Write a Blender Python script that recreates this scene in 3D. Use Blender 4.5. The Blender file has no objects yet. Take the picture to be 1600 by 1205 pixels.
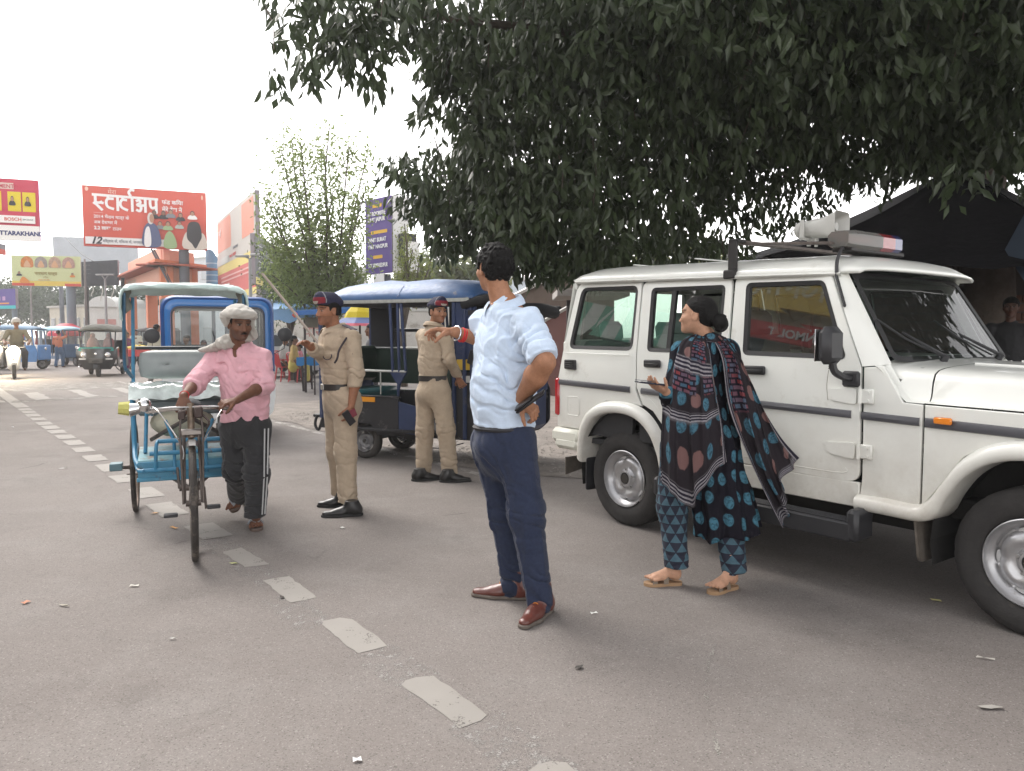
import bpy, bmesh, math, random
import numpy as np
from mathutils import Vector, Matrix
from mathutils.geometry import delaunay_2d_cdt
sc = bpy.context.scene
C = sc.collection
R = math.radians
PI = math.pi
rnd = random.Random(11)
FPX, CH, HY = 1202.0,1.38,525.0
TH = math.atan((602.5 - HY) / FPX)
cam_d = bpy.data.cameras.new('camera'); cam = bpy.data.objects.new('camera', cam_d); C.objects.link(cam)
cam_d.sensor_width = 36.0; cam_d.lens = 36.0 * FPX / 1600.0
cam.location = (0,0, CH); cam.rotation_euler = (R(90) - TH, 0,0)
cam_d.clip_start = 0.05; cam_d.clip_end = 2000
sc.camera = cam
SUN_AZ, SUN_EL = R(-42), R(48)     # azimuth measured from +Y (view direction) towards +X
wld = bpy.data.worlds.new('World'); sc.world = wld; wld.use_nodes = True
nt = wld.node_tree; nt.nodes.clear()
n_out = nt.nodes.new('ShaderNodeOutputWorld'); n_bg = nt.nodes.new('ShaderNodeBackground')
n_sky = nt.nodes.new('ShaderNodeTexSky'); n_sky.sky_type = 'NISHITA'; n_sky.sun_disc = False
n_sky.sun_elevation = SUN_EL; n_sky.sun_rotation = SUN_AZ
n_sky.air_density = 1.0; n_sky.dust_density = 1.0; n_sky.ozone_density = 1.0
n_bw = nt.nodes.new('ShaderNodeRGBToBW'); n_tint = nt.nodes.new('ShaderNodeMix'); n_tint.data_type = 'RGBA'
n_mul = nt.nodes.new('ShaderNodeMix'); n_mul.data_type = 'RGBA'; n_mul.blend_type = 'MULTIPLY'; n_mul.inputs[0].default_value = 1.0
n_mul.inputs[7].default_value = (1.0,0.965,0.94,1)
nt.links.new(n_sky.outputs[0], n_bw.inputs[0]); nt.links.new(n_bw.outputs[0], n_mul.inputs[6])
n_tint.inputs[0].default_value = 0.93                      # overcast: the blue is nearly gone
nt.links.new(n_sky.outputs[0], n_tint.inputs[6]); nt.links.new(n_mul.outputs[2], n_tint.inputs[7])
nt.links.new(n_tint.outputs[2], n_bg.inputs[0]); nt.links.new(n_bg.outputs[0], n_out.inputs[0])
n_bg.inputs[1].default_value = 0.15
sun_d = bpy.data.lights.new('sun', 'SUN'); sun = bpy.data.objects.new('sun', sun_d); C.objects.link(sun)
sun_d.energy = 0.65; sun_d.angle = R(30); sun_d.color = (1.0,0.95,0.88)
sdir = Vector((math.sin(SUN_AZ) * math.cos(SUN_EL), math.cos(SUN_AZ) * math.cos(SUN_EL), math.sin(SUN_EL)))
sun.rotation_euler = sdir.to_track_quat('Z', 'Y').to_euler()
vs = sc.view_settings; vs.view_transform = 'Standard'; vs.look = 'None'; vs.gamma = 1.0; vs.use_curve_mapping = False
vs.exposure = 2.2
sc.cycles.max_bounces = 8; sc.cycles.transparent_max_bounces = 24; sc.cycles.diffuse_bounces = 3
sc.cycles.glossy_bounces = 3; sc.cycles.transmission_bounces = 4; sc.cycles.volume_bounces = 0; sc.cycles.volume_step_rate = 5
sc.cycles.use_denoising = True; sc.cycles.caustics_reflective = False; sc.cycles.caustics_refractive = False
sc.cycles.sample_clamp_indirect = 6
def V(*a): return np.array(a, float)
_F = V(0, math.cos(TH),-math.sin(TH)); _U = V(0, math.sin(TH), math.cos(TH)); _R = V(1,0,0)
def _ray(px, py): return _F + _R * ((px - 800) / FPX) + _U * ((602.5 - py) / FPX)
def at(px, py, y):
 r = _ray(px, py); return V(0,0, CH) + r * (y / r[1])
def gnd(px, py, z=0.0):
 r = _ray(px, py); return V(0,0, CH) + r * ((z - CH) / r[2])
def nrm(v): v = np.asarray(v, float); return v / max(1e-9, np.linalg.norm(v))
def tag(o, label=None, cat=None, group=None, kind=None):
 if label: o['label'] = label
 if cat: o['category'] = cat
 if group: o['group'] = group
 if kind: o['kind'] = kind
 return o
def thing(name, label, cat, loc=(0,0,0), rz=0.0, group=None):
 o = bpy.data.objects.new(name, None); o.empty_display_size = .2; C.objects.link(o)
 o.location = tuple(float(x) for x in loc); o.rotation_euler = (0,0, rz); return tag(o, label, cat, group)
def lmat(o):
 m = Matrix.LocRotScale(o.location, o.rotation_euler, o.scale)
 return (lmat(o.parent) @ m) if o.parent else m
def copy_tree(o, parent=None):
 c = o.copy(); C.objects.link(c); c.parent = parent
 for ch in list(o.children): copy_tree(ch, c)
 return c
def make(name, vs_, fs, mat, parent=None, world=False, smooth=True, angle=38, uv=None, col=None, kind=None):
 me = bpy.data.meshes.new(name)
 vs_ = np.asarray(vs_, float)
 if world and parent is not None:
  M = np.array(lmat(parent).inverted()); vs_ = vs_ @ M[:3, :3].T + M[:3,3]
 if isinstance(fs, np.ndarray):
  n, k = fs.shape
  me.vertices.add(len(vs_)); me.vertices.foreach_set('co', vs_.astype(np.float32).ravel())
  me.loops.add(n * k); me.loops.foreach_set('vertex_index', fs.astype(np.int32).ravel())
  me.polygons.add(n); me.polygons.foreach_set('loop_start', np.arange(0, n * k, k, dtype=np.int32))
  me.polygons.foreach_set('loop_total', np.full(n, k, dtype=np.int32)); me.update(calc_edges=True)
 else:
  me.from_pydata([tuple(v) for v in vs_], [], fs)
 if smooth:
  me.polygons.foreach_set('use_smooth', [True] * len(me.polygons))
  if angle < 180: me.set_sharp_from_angle(angle=R(angle))
 if uv is not None:
  l = me.uv_layers.new(name='UVMap'); idx = np.zeros(len(me.loops), np.int32); me.loops.foreach_get('vertex_index', idx)
  l.data.foreach_set('uv', np.asarray(uv, np.float32)[idx].ravel())
 if col is not None:
  a = me.color_attributes.new('col', 'FLOAT_COLOR', 'POINT')
  a.data.foreach_set('color', np.hstack([np.asarray(col, np.float32), np.ones((len(vs_),1), np.float32)]).ravel())
 me.validate()
 if mat: me.materials.append(mat)
 o = bpy.data.objects.new(name, me); C.objects.link(o)
 if parent is not None: o.parent = parent
 if kind: o['kind'] = kind
 return o
def frame_of(d):
 d = nrm(d); a = V(0,0,1) if abs(d[2]) < .92 else V(1,0,0)
 u = nrm(np.cross(a, d)); return d, u, np.cross(d, u)
class MB:
 def __init__(s): s.v = []; s.f = []; s.uv = {}
 def add(s, vs_, fs):
  b = len(s.v); s.v += [tuple(map(float, p)) for p in vs_]; s.f += [tuple(b + i for i in f) for f in fs]; return s
 def box(s, c, size, rz=0, rx=0, ry=0, b=0.0, M=None):
  hx, hy, hz = [x / 2 for x in size]; b = min(b, hx * .9, hy * .9, hz * .9)
  Rm = M if M is not None else np.array(Matrix.Rotation(rz, 3, 'Z') @ Matrix.Rotation(ry, 3, 'Y') @ Matrix.Rotation(rx, 3, 'X'))
  P = []; F_ = []
  if b <= 0:
   for x in (-hx, hx):
    for y in (-hy, hy):
     for z in (-hz, hz): P.append((x, y, z))
   F_ = [(0,1,3,2),(4,6,7,5),(0,4,5,1),(2,3,7,6),(0,2,6,4),(1,5,7,3)]
  else:
   idx = {}
   for i, x in enumerate((-1,1)):
    for j, y in enumerate((-1,1)):
     for k, z in enumerate((-1,1)):
      for a in range(3):
       q = [x * hx, y * hy, z * hz]
       for o_ in range(3):
        if o_ != a: q[o_] -= (x, y, z)[o_] * b
       idx[i, j, k, a] = len(P); P.append(tuple(q))
   g = lambda i, j, k, a: idx[i, j, k, a]
   for i in (0,1):
    q = [g(i, 0,0,0), g(i, 1,0,0), g(i, 1,1,0), g(i, 0,1,0)]; F_.append(q if i else q[::-1])
    q = [g(0, i, 0,1), g(0, i, 1,1), g(1, i, 1,1), g(1, i, 0,1)]; F_.append(q if i else q[::-1])
    q = [g(0,0, i, 2), g(1,0, i, 2), g(1,1, i, 2), g(0,1, i, 2)]; F_.append(q if i else q[::-1])
   for i in (0,1):
    for j in (0,1):
     F_.append([g(0, i, j, 1), g(1, i, j, 1), g(1, i, j, 2), g(0, i, j, 2)])
     F_.append([g(i, 0, j, 0), g(i, 1, j, 0), g(i, 1, j, 2), g(i, 0, j, 2)])
     F_.append([g(i, j, 0,0), g(i, j, 1,0), g(i, j, 1,1), g(i, j, 0,1)])
     for k in (0,1): F_.append([g(i, j, k, 0), g(i, j, k, 1), g(i, j, k, 2)])
   cen = []
   P_ = np.array(P)
   for t, q in enumerate(F_):   # orient outward
    c0 = P_[list(q)].mean(0); n_ = np.cross(P_[q[1]] - P_[q[0]], P_[q[2]] - P_[q[0]])
    if n_ @ c0 < 0: F_[t] = list(q)[::-1]
  return s.add([Rm @ np.array(p) + np.asarray(c, float) for p in P], F_)
 def cyl(s, a, b, r, r2=None, n=12, caps=True):
  a = np.asarray(a, float); b = np.asarray(b, float); r2 = r if r2 is None else r2
  d, u, w = frame_of(b - a); P = []
  for c_, rr in ((a, r),(b, r2)):
   for k in range(n): t = 2 * PI * k / n; P.append(c_ + rr * (math.cos(t) * u + math.sin(t) * w))
  F_ = [(k, (k + 1) % n, n + (k + 1) % n, n + k) for k in range(n)]
  if caps: F_ += [tuple(range(n))[::-1], tuple(range(n, 2 * n))]
  return s.add(P, F_)
 def tube(s, pts, r, n=8, closed=False, caps=True):
  pts = [np.asarray(p, float) for p in pts]; m = len(pts); P = []; prev = None
  for i, p in enumerate(pts):
   if closed: d = pts[(i + 1) % m] - pts[i - 1]
   else: d = pts[min(i + 1, m - 1)] - pts[max(i - 1,0)]
   d = nrm(d)
   if prev is None: _, u, w = frame_of(d)
   else:
    u = prev - d * (prev @ d); u = nrm(u); w = np.cross(d, u)
   prev = u; rr = r[i] if hasattr(r, '__len__') else r
   for k in range(n): t = 2 * PI * k / n; P.append(p + rr * (math.cos(t) * u + math.sin(t) * w))
  F_ = []
  for i in range(m if closed else m - 1):
   a = i * n; b = ((i + 1) % m) * n
   F_ += [(a + k, a + (k + 1) % n, b + (k + 1) % n, b + k) for k in range(n)]
  if caps and not closed: F_ += [tuple(range(n))[::-1], tuple(range((m - 1) * n, m * n))]
  return s.add(P, F_)
 def lathe(s, prof, o, axis=(0,0,1), n=32, closed=False, up=None):
  d, u, w = frame_of(axis); o = np.asarray(o, float); P = []
  for r_, h_ in prof:
   for k in range(n): t = 2 * PI * k / n; P.append(o + d * h_ + r_ * (math.cos(t) * u + math.sin(t) * w))
  m = len(prof); F_ = []
  for i in range(m if closed else m - 1):
   a = i * n; b = ((i + 1) % m) * n
   F_ += [(a + k, a + (k + 1) % n, b + (k + 1) % n, b + k) for k in range(n)]
  return s.add(P, F_)
 def ell(s, c, rad, n=12, m=8, M=None):
  P = []; F_ = []; Rm = np.eye(3) if M is None else np.asarray(M)
  for i in range(m + 1):
   a = PI * i / m
   for k in range(n):
    t = 2 * PI * k / n
    P.append(np.asarray(c, float) + Rm @ V(rad[0] * math.sin(a) * math.cos(t), rad[1] * math.sin(a) * math.sin(t), rad[2] * math.cos(a)))
  for i in range(m): F_ += [(i * n + k, (i + 1) * n + k, (i + 1) * n + (k + 1) % n, i * n + (k + 1) % n) for k in range(n)]
  return s.add(P, F_)
 def prism(s, poly, fn, d0, d1):          # poly: 2-D outline, fn(u, v, d) -> 3-D
  n = len(poly); P = [fn(u, v, d0) for u, v in poly] + [fn(u, v, d1) for u, v in poly]
  F_ = [(k, (k + 1) % n, n + (k + 1) % n, n + k) for k in range(n)] + [tuple(range(n))[::-1], tuple(range(n, 2 * n))]
  return s.add(P, F_)
 def grid(s, P, nu, nv):
  b = len(s.v); s.v += [tuple(map(float, p)) for p in P]
  s.f += [(b + i * nv + j, b + i * nv + j + 1, b + (i + 1) * nv + j + 1, b + (i + 1) * nv + j) for i in range(nu - 1) for j in range(nv - 1)]
  return s
 def quad(s, a, b, c, d): return s.add([a, b, c, d], [(0,1,2,3)])
 def build(s, name, mat, parent=None, world=False, **k): return make(name, s.v, s.f, mat, parent, world, **k)
def spline(pts, n=6, closed=False):
 pts = [np.asarray(p, float) for p in pts]; m = len(pts); out = []
 for i in range(m if closed else m - 1):
  g = lambda j: pts[j % m] if closed else pts[max(0, min(m - 1, j))]
  p0, p1, p2, p3 = g(i - 1), g(i), g(i + 1), g(i + 2)
  for k in range(n):
   t = k / n; out.append(.5 * ((2 * p1) + (p2 - p0) * t + (2 * p0 - 5 * p1 + 4 * p2 - p3) * t * t + (3 * p1 - p0 - 3 * p2 + p3) * t ** 3))
 if not closed: out.append(pts[-1])
 return out
def rpoly(pts, r=.03, n=4):                  # polygon with rounded corners; r single or per corner
 m = len(pts); out = []
 for i in range(m):
  p = V(*pts[i][:2]); a = V(*pts[i - 1][:2]); b = V(*pts[(i + 1) % m][:2]); rr = r[i] if hasattr(r, '__len__') else r
  la, lb = np.linalg.norm(a - p), np.linalg.norm(b - p); q = min(rr, la * .49, lb * .49)
  if q < 1e-4: out.append(tuple(p)); continue
  p1 = p + (a - p) / la * q; p2 = p + (b - p) / lb * q
  for k in range(n + 1):
   t = k / n; out.append(tuple((1 - t) ** 2 * p1 + 2 * t * (1 - t) * p + t * t * p2))
 return out
MATS = {}
def mat(name, col=(.5,.5,.5), rough=.6, metal=0.0, noise=None, bump=None, spec=None, coat=0.0, emit=None, attr=False, sheen=0, dirt=None, trans=0.0):
 """noise=(scale, amount) colour variation; bump=(scale, distance); dirt=(colour, scale, threshold)"""
 if name in MATS: return MATS[name]
 m = bpy.data.materials.new(name); m.use_nodes = True; t = m.node_tree; b = t.nodes['Principled BSDF']; N = t.nodes.new; L = t.links.new
 b.inputs['Base Color'].default_value = (*col, 1); b.inputs['Roughness'].default_value = rough; b.inputs['Metallic'].default_value = metal
 if spec is not None: b.inputs['Specular IOR Level'].default_value = spec
 if coat: b.inputs['Coat Weight'].default_value = coat; b.inputs['Coat Roughness'].default_value = .06
 if sheen: b.inputs['Sheen Weight'].default_value = sheen
 tc = N('ShaderNodeTexCoord'); out = None
 if attr:
  a = N('ShaderNodeAttribute'); a.attribute_name = 'col'; out = a.outputs['Color']
 if noise:
  no = N('ShaderNodeTexNoise'); no.inputs['Scale'].default_value = noise[0]; no.inputs['Detail'].default_value = 6; no.inputs['Roughness'].default_value = .65
  L(tc.outputs['Object'], no.inputs['Vector'])
  mr = N('ShaderNodeMapRange'); mr.inputs[1].default_value = .25; mr.inputs[2].default_value = .75
  mr.inputs[3].default_value = 1 - noise[1]; mr.inputs[4].default_value = 1 + noise[1]
  L(no.outputs[0], mr.inputs[0]); mx = N('ShaderNodeMix'); mx.data_type = 'RGBA'; mx.blend_type = 'MULTIPLY'; mx.inputs[0].default_value = 1
  if out is None: mx.inputs[6].default_value = (*col, 1)
  else: L(out, mx.inputs[6])
  L(mr.outputs[0], mx.inputs[7]); out = mx.outputs[2]
 if dirt:
  no = N('ShaderNodeTexNoise'); no.inputs['Scale'].default_value = dirt[1]; no.inputs['Detail'].default_value = 8; no.inputs['Roughness'].default_value = .7
  L(tc.outputs['Object'], no.inputs['Vector']); mr = N('ShaderNodeMapRange'); mr.inputs[1].default_value = dirt[2]; mr.inputs[2].default_value = dirt[2] + .12
  L(no.outputs[0], mr.inputs[0]); mx = N('ShaderNodeMix'); mx.data_type = 'RGBA'; L(mr.outputs[0], mx.inputs[0])
  if out is None: mx.inputs[6].default_value = (*col, 1)
  else: L(out, mx.inputs[6])
  mx.inputs[7].default_value = (*dirt[0], 1); out = mx.outputs[2]
 if out is not None: L(out, b.inputs['Base Color'])
 if bump:
  no = N('ShaderNodeTexNoise'); no.inputs['Scale'].default_value = bump[0]; no.inputs['Detail'].default_value = 5; L(tc.outputs['Object'], no.inputs['Vector'])
  bp = N('ShaderNodeBump'); bp.inputs['Distance'].default_value = bump[1]; bp.inputs['Strength'].default_value = 1
  L(no.outputs[0], bp.inputs['Height']); L(bp.outputs[0], b.inputs['Normal'])
 if emit: b.inputs['Emission Color'].default_value = (*emit[0], 1); b.inputs['Emission Strength'].default_value = emit[1]
 if trans:
  tr = N('ShaderNodeBsdfTranslucent'); ms = N('ShaderNodeMixShader'); ms.inputs[0].default_value = trans
  if out is not None: L(out, tr.inputs[0])
  else: tr.inputs[0].default_value = (*col, 1)
  L(b.outputs[0], ms.inputs[1]); L(tr.outputs[0], ms.inputs[2]); L(ms.outputs[0], t.nodes['Material Output'].inputs[0])
 MATS[name] = m; return m
def glass(name, tint=(.75,.82,.8), refl=1.5, rough=0.02, dust=.06):
 if name in MATS: return MATS[name]
 m = bpy.data.materials.new(name); m.use_nodes = True; t = m.node_tree; t.nodes.clear(); N = t.nodes.new; L = t.links.new
 o = N('ShaderNodeOutputMaterial'); tr = N('ShaderNodeBsdfTransparent'); tr.inputs[0].default_value = (*tint, 1)
 g = N('ShaderNodeBsdfGlossy'); g.inputs['Roughness'].default_value = rough; fr = N('ShaderNodeFresnel'); gi = N('ShaderNodeNewGeometry'); io = N('ShaderNodeMix'); L(gi.outputs['Backfacing'], io.inputs[0]); io.inputs[2].default_value = refl; io.inputs[3].default_value = 1 / refl; L(io.outputs[0], fr.inputs[0])
 ms = N('ShaderNodeMixShader'); L(fr.outputs[0], ms.inputs[0]); L(tr.outputs[0], ms.inputs[1]); L(g.outputs[0], ms.inputs[2])
 df = N('ShaderNodeBsdfDiffuse'); df.inputs[0].default_value = (.55,.55,.52,1); m2 = N('ShaderNodeMixShader'); m2.inputs[0].default_value = dust
 L(ms.outputs[0], m2.inputs[1]); L(df.outputs[0], m2.inputs[2]); L(m2.outputs[0], o.inputs[0])
 MATS[name] = m; return m
def hash3(i, j, k):
 n = (i * 374761393 + j * 668265263 + k * 1274126177) & 0xffffffff
 n = ((n ^ (n >> 13)) * 1274126177) & 0xffffffff
 return ((n ^ (n >> 16)) & 0xffff) / 65535.0
def vnoise(P):
 I = np.floor(P).astype(np.int64); f = P - I; f = f * f * (3 - 2 * f); r = 0
 for a in (0,1):
  wa = f[:, 0] if a else 1 - f[:, 0]
  for b in (0,1):
   wb = f[:, 1] if b else 1 - f[:, 1]
   for c in (0,1):
    wc = f[:, 2] if c else 1 - f[:, 2]
    r = r + wa * wb * wc * hash3(I[:, 0] + a, I[:, 1] + b, I[:, 2] + c)
 return r
def ridge(P): return 1 - np.abs(2 * vnoise(P) - 1)
class Cone:
 def __init__(s, a, b, ra, rb=None, ax=None, fl=1.0, k=None, sub=False):
  s.a = np.asarray(a, float); s.b = np.asarray(b, float); s.ra = ra; s.rb = ra if rb is None else rb
  s.ax = None if ax is None else nrm(ax); s.fl = fl; s.k = k; s.sub = sub
  rm = max(s.ra, s.rb) * max(1, fl); s.lo = np.minimum(s.a, s.b) - rm; s.hi = np.maximum(s.a, s.b) + rm
 def __call__(s, P):
  d = s.b - s.a; L2 = max(1e-12, d @ d); t = np.clip((P - s.a) @ d / L2,0,1)
  q = P - s.a - t[:, None] * d; r = s.ra + (s.rb - s.ra) * t
  if s.ax is not None:
   c = q @ s.ax; q2 = q + np.outer(c * (1 / s.fl - 1), s.ax); l = np.linalg.norm(q2, axis=1)
   return (l - r) * np.where(l > 1e-9, np.linalg.norm(q, axis=1) / np.maximum(l, 1e-9), min(1, s.fl))
  return np.linalg.norm(q, axis=1) - r
class Ell:
 def __init__(s, c, rad, M=None, k=None, sub=False):      # M columns = axes
  s.c = np.asarray(c, float); s.r = np.asarray(rad, float); s.M = np.eye(3) if M is None else np.asarray(M, float); s.k = k; s.sub = sub
  m = max(rad); s.lo = s.c - m; s.hi = s.c + m
 def __call__(s, P):
  q = (P - s.c) @ s.M; k0 = np.linalg.norm(q / s.r, axis=1); k1 = np.linalg.norm(q / (s.r ** 2), axis=1)
  return np.where(k1 > 1e-9, k0 * (k0 - 1) / np.maximum(k1,1e-9),-min(s.r))
def sdf_eval(prims, P, k, post=None):
 d = None
 for p in prims:
  e = p(P); kk = p.k if p.k is not None else k
  if d is None: d = e; continue
  if p.sub:
   e = -e; h = np.maximum(kk - np.abs(d - e),0) / kk; d = np.maximum(d, e) + h * h * kk / 4
  else:
   h = np.maximum(kk - np.abs(d - e),0) / kk; d = np.minimum(d, e) - h * h * kk / 4
 if post is not None: d = post(P, d)
 return d
def poly(prims, h=.007, k=.03, post=None, lo=None, hi=None):
 pr = [p for p in prims if not p.sub]
 l_ = np.min([p.lo for p in pr], 0) - k - 2 * h; h_ = np.max([p.hi for p in pr], 0) + k + 2 * h
 if lo is not None: l_ = np.maximum(l_, lo)
 if hi is not None: h_ = np.minimum(h_, hi)
 B = 8; nb = np.maximum(1, np.ceil((h_ - l_) / (h * B)).astype(int)); n = nb * B + 1
 cx = [(np.arange(nb[i]) + .5) * B * h + l_[i] for i in range(3)]
 G = np.stack(np.meshgrid(*cx, indexing='ij'),-1).reshape(-1,3)
 dc = sdf_eval(prims, G, k, post); near = np.abs(dc) < B * h * 1.15 + k * .3
 D = np.repeat(np.repeat(np.repeat(np.where(dc < 0,-1.0,1.0).reshape(nb), B, 0), B, 1), B, 2).astype(np.float32)
 D = np.pad(D, ((0,1),(0,1),(0,1)), mode='edge')
 ids = np.argwhere(near.reshape(nb)); o = np.stack(np.meshgrid(*[np.arange(B + 1)] * 3, indexing='ij'),-1).reshape(-1,3)
 CH_ = 400
 for s0 in range(0, len(ids), CH_):
  I = (ids[s0:s0 + CH_, None, :] * B + o[None]).reshape(-1,3); P = I * h + l_
  D[I[:, 0], I[:, 1], I[:, 2]] = sdf_eval(prims, P, k, post)
 S = D < 0
 c8 = [S[a:n[0] - 1 + a, b:n[1] - 1 + b, c:n[2] - 1 + c] for a in (0,1) for b in (0,1) for c in (0,1)]
 cnt = sum(x.astype(np.int8) for x in c8); mixed = (cnt > 0) & (cnt < 8); mi = np.argwhere(mixed)
 if len(mi) == 0: return np.zeros((0,3)), np.zeros((0,4), int)
 vid = np.full(mixed.shape, -1, np.int64); vid[mixed] = np.arange(len(mi))
 co = [(a, b, c) for a in (0,1) for b in (0,1) for c in (0,1)]
 vals = np.stack([D[mi[:, 0] + a, mi[:, 1] + b, mi[:, 2] + c] for a, b, c in co], 1)
 acc = np.zeros((len(mi),3)); w = np.zeros(len(mi))
 for e0 in range(8):
  for e1 in range(e0 + 1,8):
   if sum(abs(co[e0][i] - co[e1][i]) for i in range(3)) != 1: continue
   a = vals[:, e0]; b = vals[:, e1]; m = (a < 0) != (b < 0); t = np.where(m, a / np.where(a == b, 1, a - b),0)
   p = np.array(co[e0]) + t[:, None] * (np.array(co[e1]) - np.array(co[e0])); acc[m] += p[m]; w[m] += 1
 vt = (mi + acc / w[:, None]) * h + l_
 F_ = []
 for ax in range(3):
  sl0 = [slice(1,-1)] * 3; sl1 = [slice(1,-1)] * 3; sl0[ax] = slice(0,-1); sl1[ax] = slice(1, None)
  A = S[tuple(sl0)]; Bm = S[tuple(sl1)]; ed = np.argwhere(A != Bm)
  if len(ed) == 0: continue
  sgn = A[tuple(ed.T)]; base = ed.copy(); u, v_ = [(1,2),(2,0),(0,1)][ax]
  for q in (u, v_): base[:, q] += 1
  def cell(du, dv):
   c = base.copy(); c[:, u] -= du; c[:, v_] -= dv; return vid[c[:, 0], c[:, 1], c[:, 2]]
  q = np.stack([cell(1,1), cell(0,1), cell(0,0), cell(1,0)], 1); q[~sgn] = q[~sgn][:, ::-1]; F_.append(q)
 F_ = np.concatenate(F_); F_ = F_[(F_ >= 0).all(1)]
 return vt, F_
def clip_faces(v, f, keep):                 # keep(P)->bool per vertex; drops faces with any vertex outside
 kv = keep(v); f = f[kv[f].all(1)]; used = np.zeros(len(v), bool); used[f.ravel()] = True
 m = np.cumsum(used) - 1; return v[used], m[f]
def join(*vf):
 V_, F_, b = [], [], 0
 for v, f in vf: V_.append(v); F_.append(f + b); b += len(v)
 return np.concatenate(V_), np.concatenate(F_)
def skinmat(): return mat('skin', (.3,.16,.1),.56, attr=True, noise=(38,.20), bump=(260,.0012), spec=.32)
def cloth(name, col, bump_s=350, rough=.85, noise=.06, sheen=.15): return mat(name, col, rough, noise=(9, noise), bump=(bump_s, .0012), spec=.2, sheen=sheen)
def basis(f, u=(0,0,1)):
 f = nrm(f); r = nrm(np.cross(f, np.asarray(u, float))); return np.stack([r, f, np.cross(r, f)], 1)     # columns right, forward, up
def head_prims(c, M, s=1.0, fem=False):
 g = lambda x, y, z: c + M @ (V(x, y, z) * s)
 E_ = lambda x, y, z, a, b, d, **k: Ell(g(x, y, z),(a * s, b * s, d * s), M, **k)
 K = dict(k=.012 * s); p = [E_(0,-.012,.032,.073,.093,.083), E_(0,.028,-.03,.062,.064,.07, k=.03 * s),
  E_(0,.052,-.078,.034,.036,.03, k=.03 * s), E_(0,.076,-.092,.018,.016,.015, k=.02 * s)]
 for x in (-1,1):
  p += [E_(x * .04,.055,-.02,.026,.028,.024, k=.02 * s), E_(x * .03,.073,.03,.028,.014,.009, k=.016 * s),
              E_(x * .031,.094,.009,.017,.016,.011, k=.014 * s, sub=True), E_(x * .031,.067,.009,.0165,.0165,.0135, k=.004 * s),
              E_(x * .074,-.008,-.004,.0075,.02,.033, k=.006 * s), E_(x * .083,.0,-.002,.006,.010,.018, k=.005 * s, sub=True),
              E_(x * .012,.098,-.034,.009,.01,.008, **K)]
 nf = .82 if fem else 1.0
 p += [Cone(g(0,.082 - (1 - nf) * .02,.018), g(0,.106 - (1 - nf) * .07,-.026),.0085 * s, .0120 * s * nf, k=.014 * s), E_(0,.102 - (1 - nf) * .07,-.03,.0105 * nf, .011 * nf, .009 * nf, k=.008 * s),
          E_(0,.086,-.055,.021,.011,.0055, k=.007 * s), E_(0,.084,-.067,.019,.011,.0065, k=.006 * s), E_(0,.098,-.061,.022,.008,.0016, k=.003 * s, sub=True)]
 return p
def face_cols(P, c, M, s, skin, brow=True, stubble=.0, mous=0):
 q = ((P - c) @ M) / s; n = len(P); col = np.tile(np.asarray(skin, float),(n, 1)); x = np.abs(q[:, 0]); y, z = q[:, 1], q[:, 2]
 def mixc(m, cc): m = np.clip(m, 0,1)[:, None]; col[:] = col * (1 - m) + np.asarray(cc) * m
 fr = y > .05; sk = np.asarray(skin)
 m = np.exp(-((x - .03) / .02) ** 2 - ((z - .012) / .017) ** 2) * fr; mixc(m * .35, sk * .55)
 m = fr * (np.abs(z + .061) < .012) * (x < .022); mixc(m * .7, sk * V(.75,.45,.45))
 m = fr * np.clip(1.4 - np.hypot((x - .031) / .0135,(z - .008) / .0045),0,.4) * 2.5; mixc(m * .7,(.24,.20,.18))
 m = fr * (np.hypot(x - .031, z - .008) < .0068); mixc(m.astype(float),(.012,.008,.006))
 m = fr * (np.abs(z - .0165) < .0022) * (np.abs(x - .031) < .018); mixc(m * .8,(.02,.012,.01))
 if brow: m = (y > .04) * np.exp(-((z - (.034 - ((x - .033) / .03) ** 2 * .006)) / .0045) ** 2) * (x > .01) * (x < .056); mixc(m * .9,(.015,.01,.008))
 if stubble: m = (y > .0) * (z < -.035) * (1 - np.exp(-((z + .061) / .009) ** 2) * (x < .022)) * (z > -.12); mixc(m * stubble, (.03,.025,.025))
 m = (y > .095) * (z < -.036) * (z > -.044) * (x > .004) * (x < .012); mixc(m * .8, sk * .15)
 return col
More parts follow.
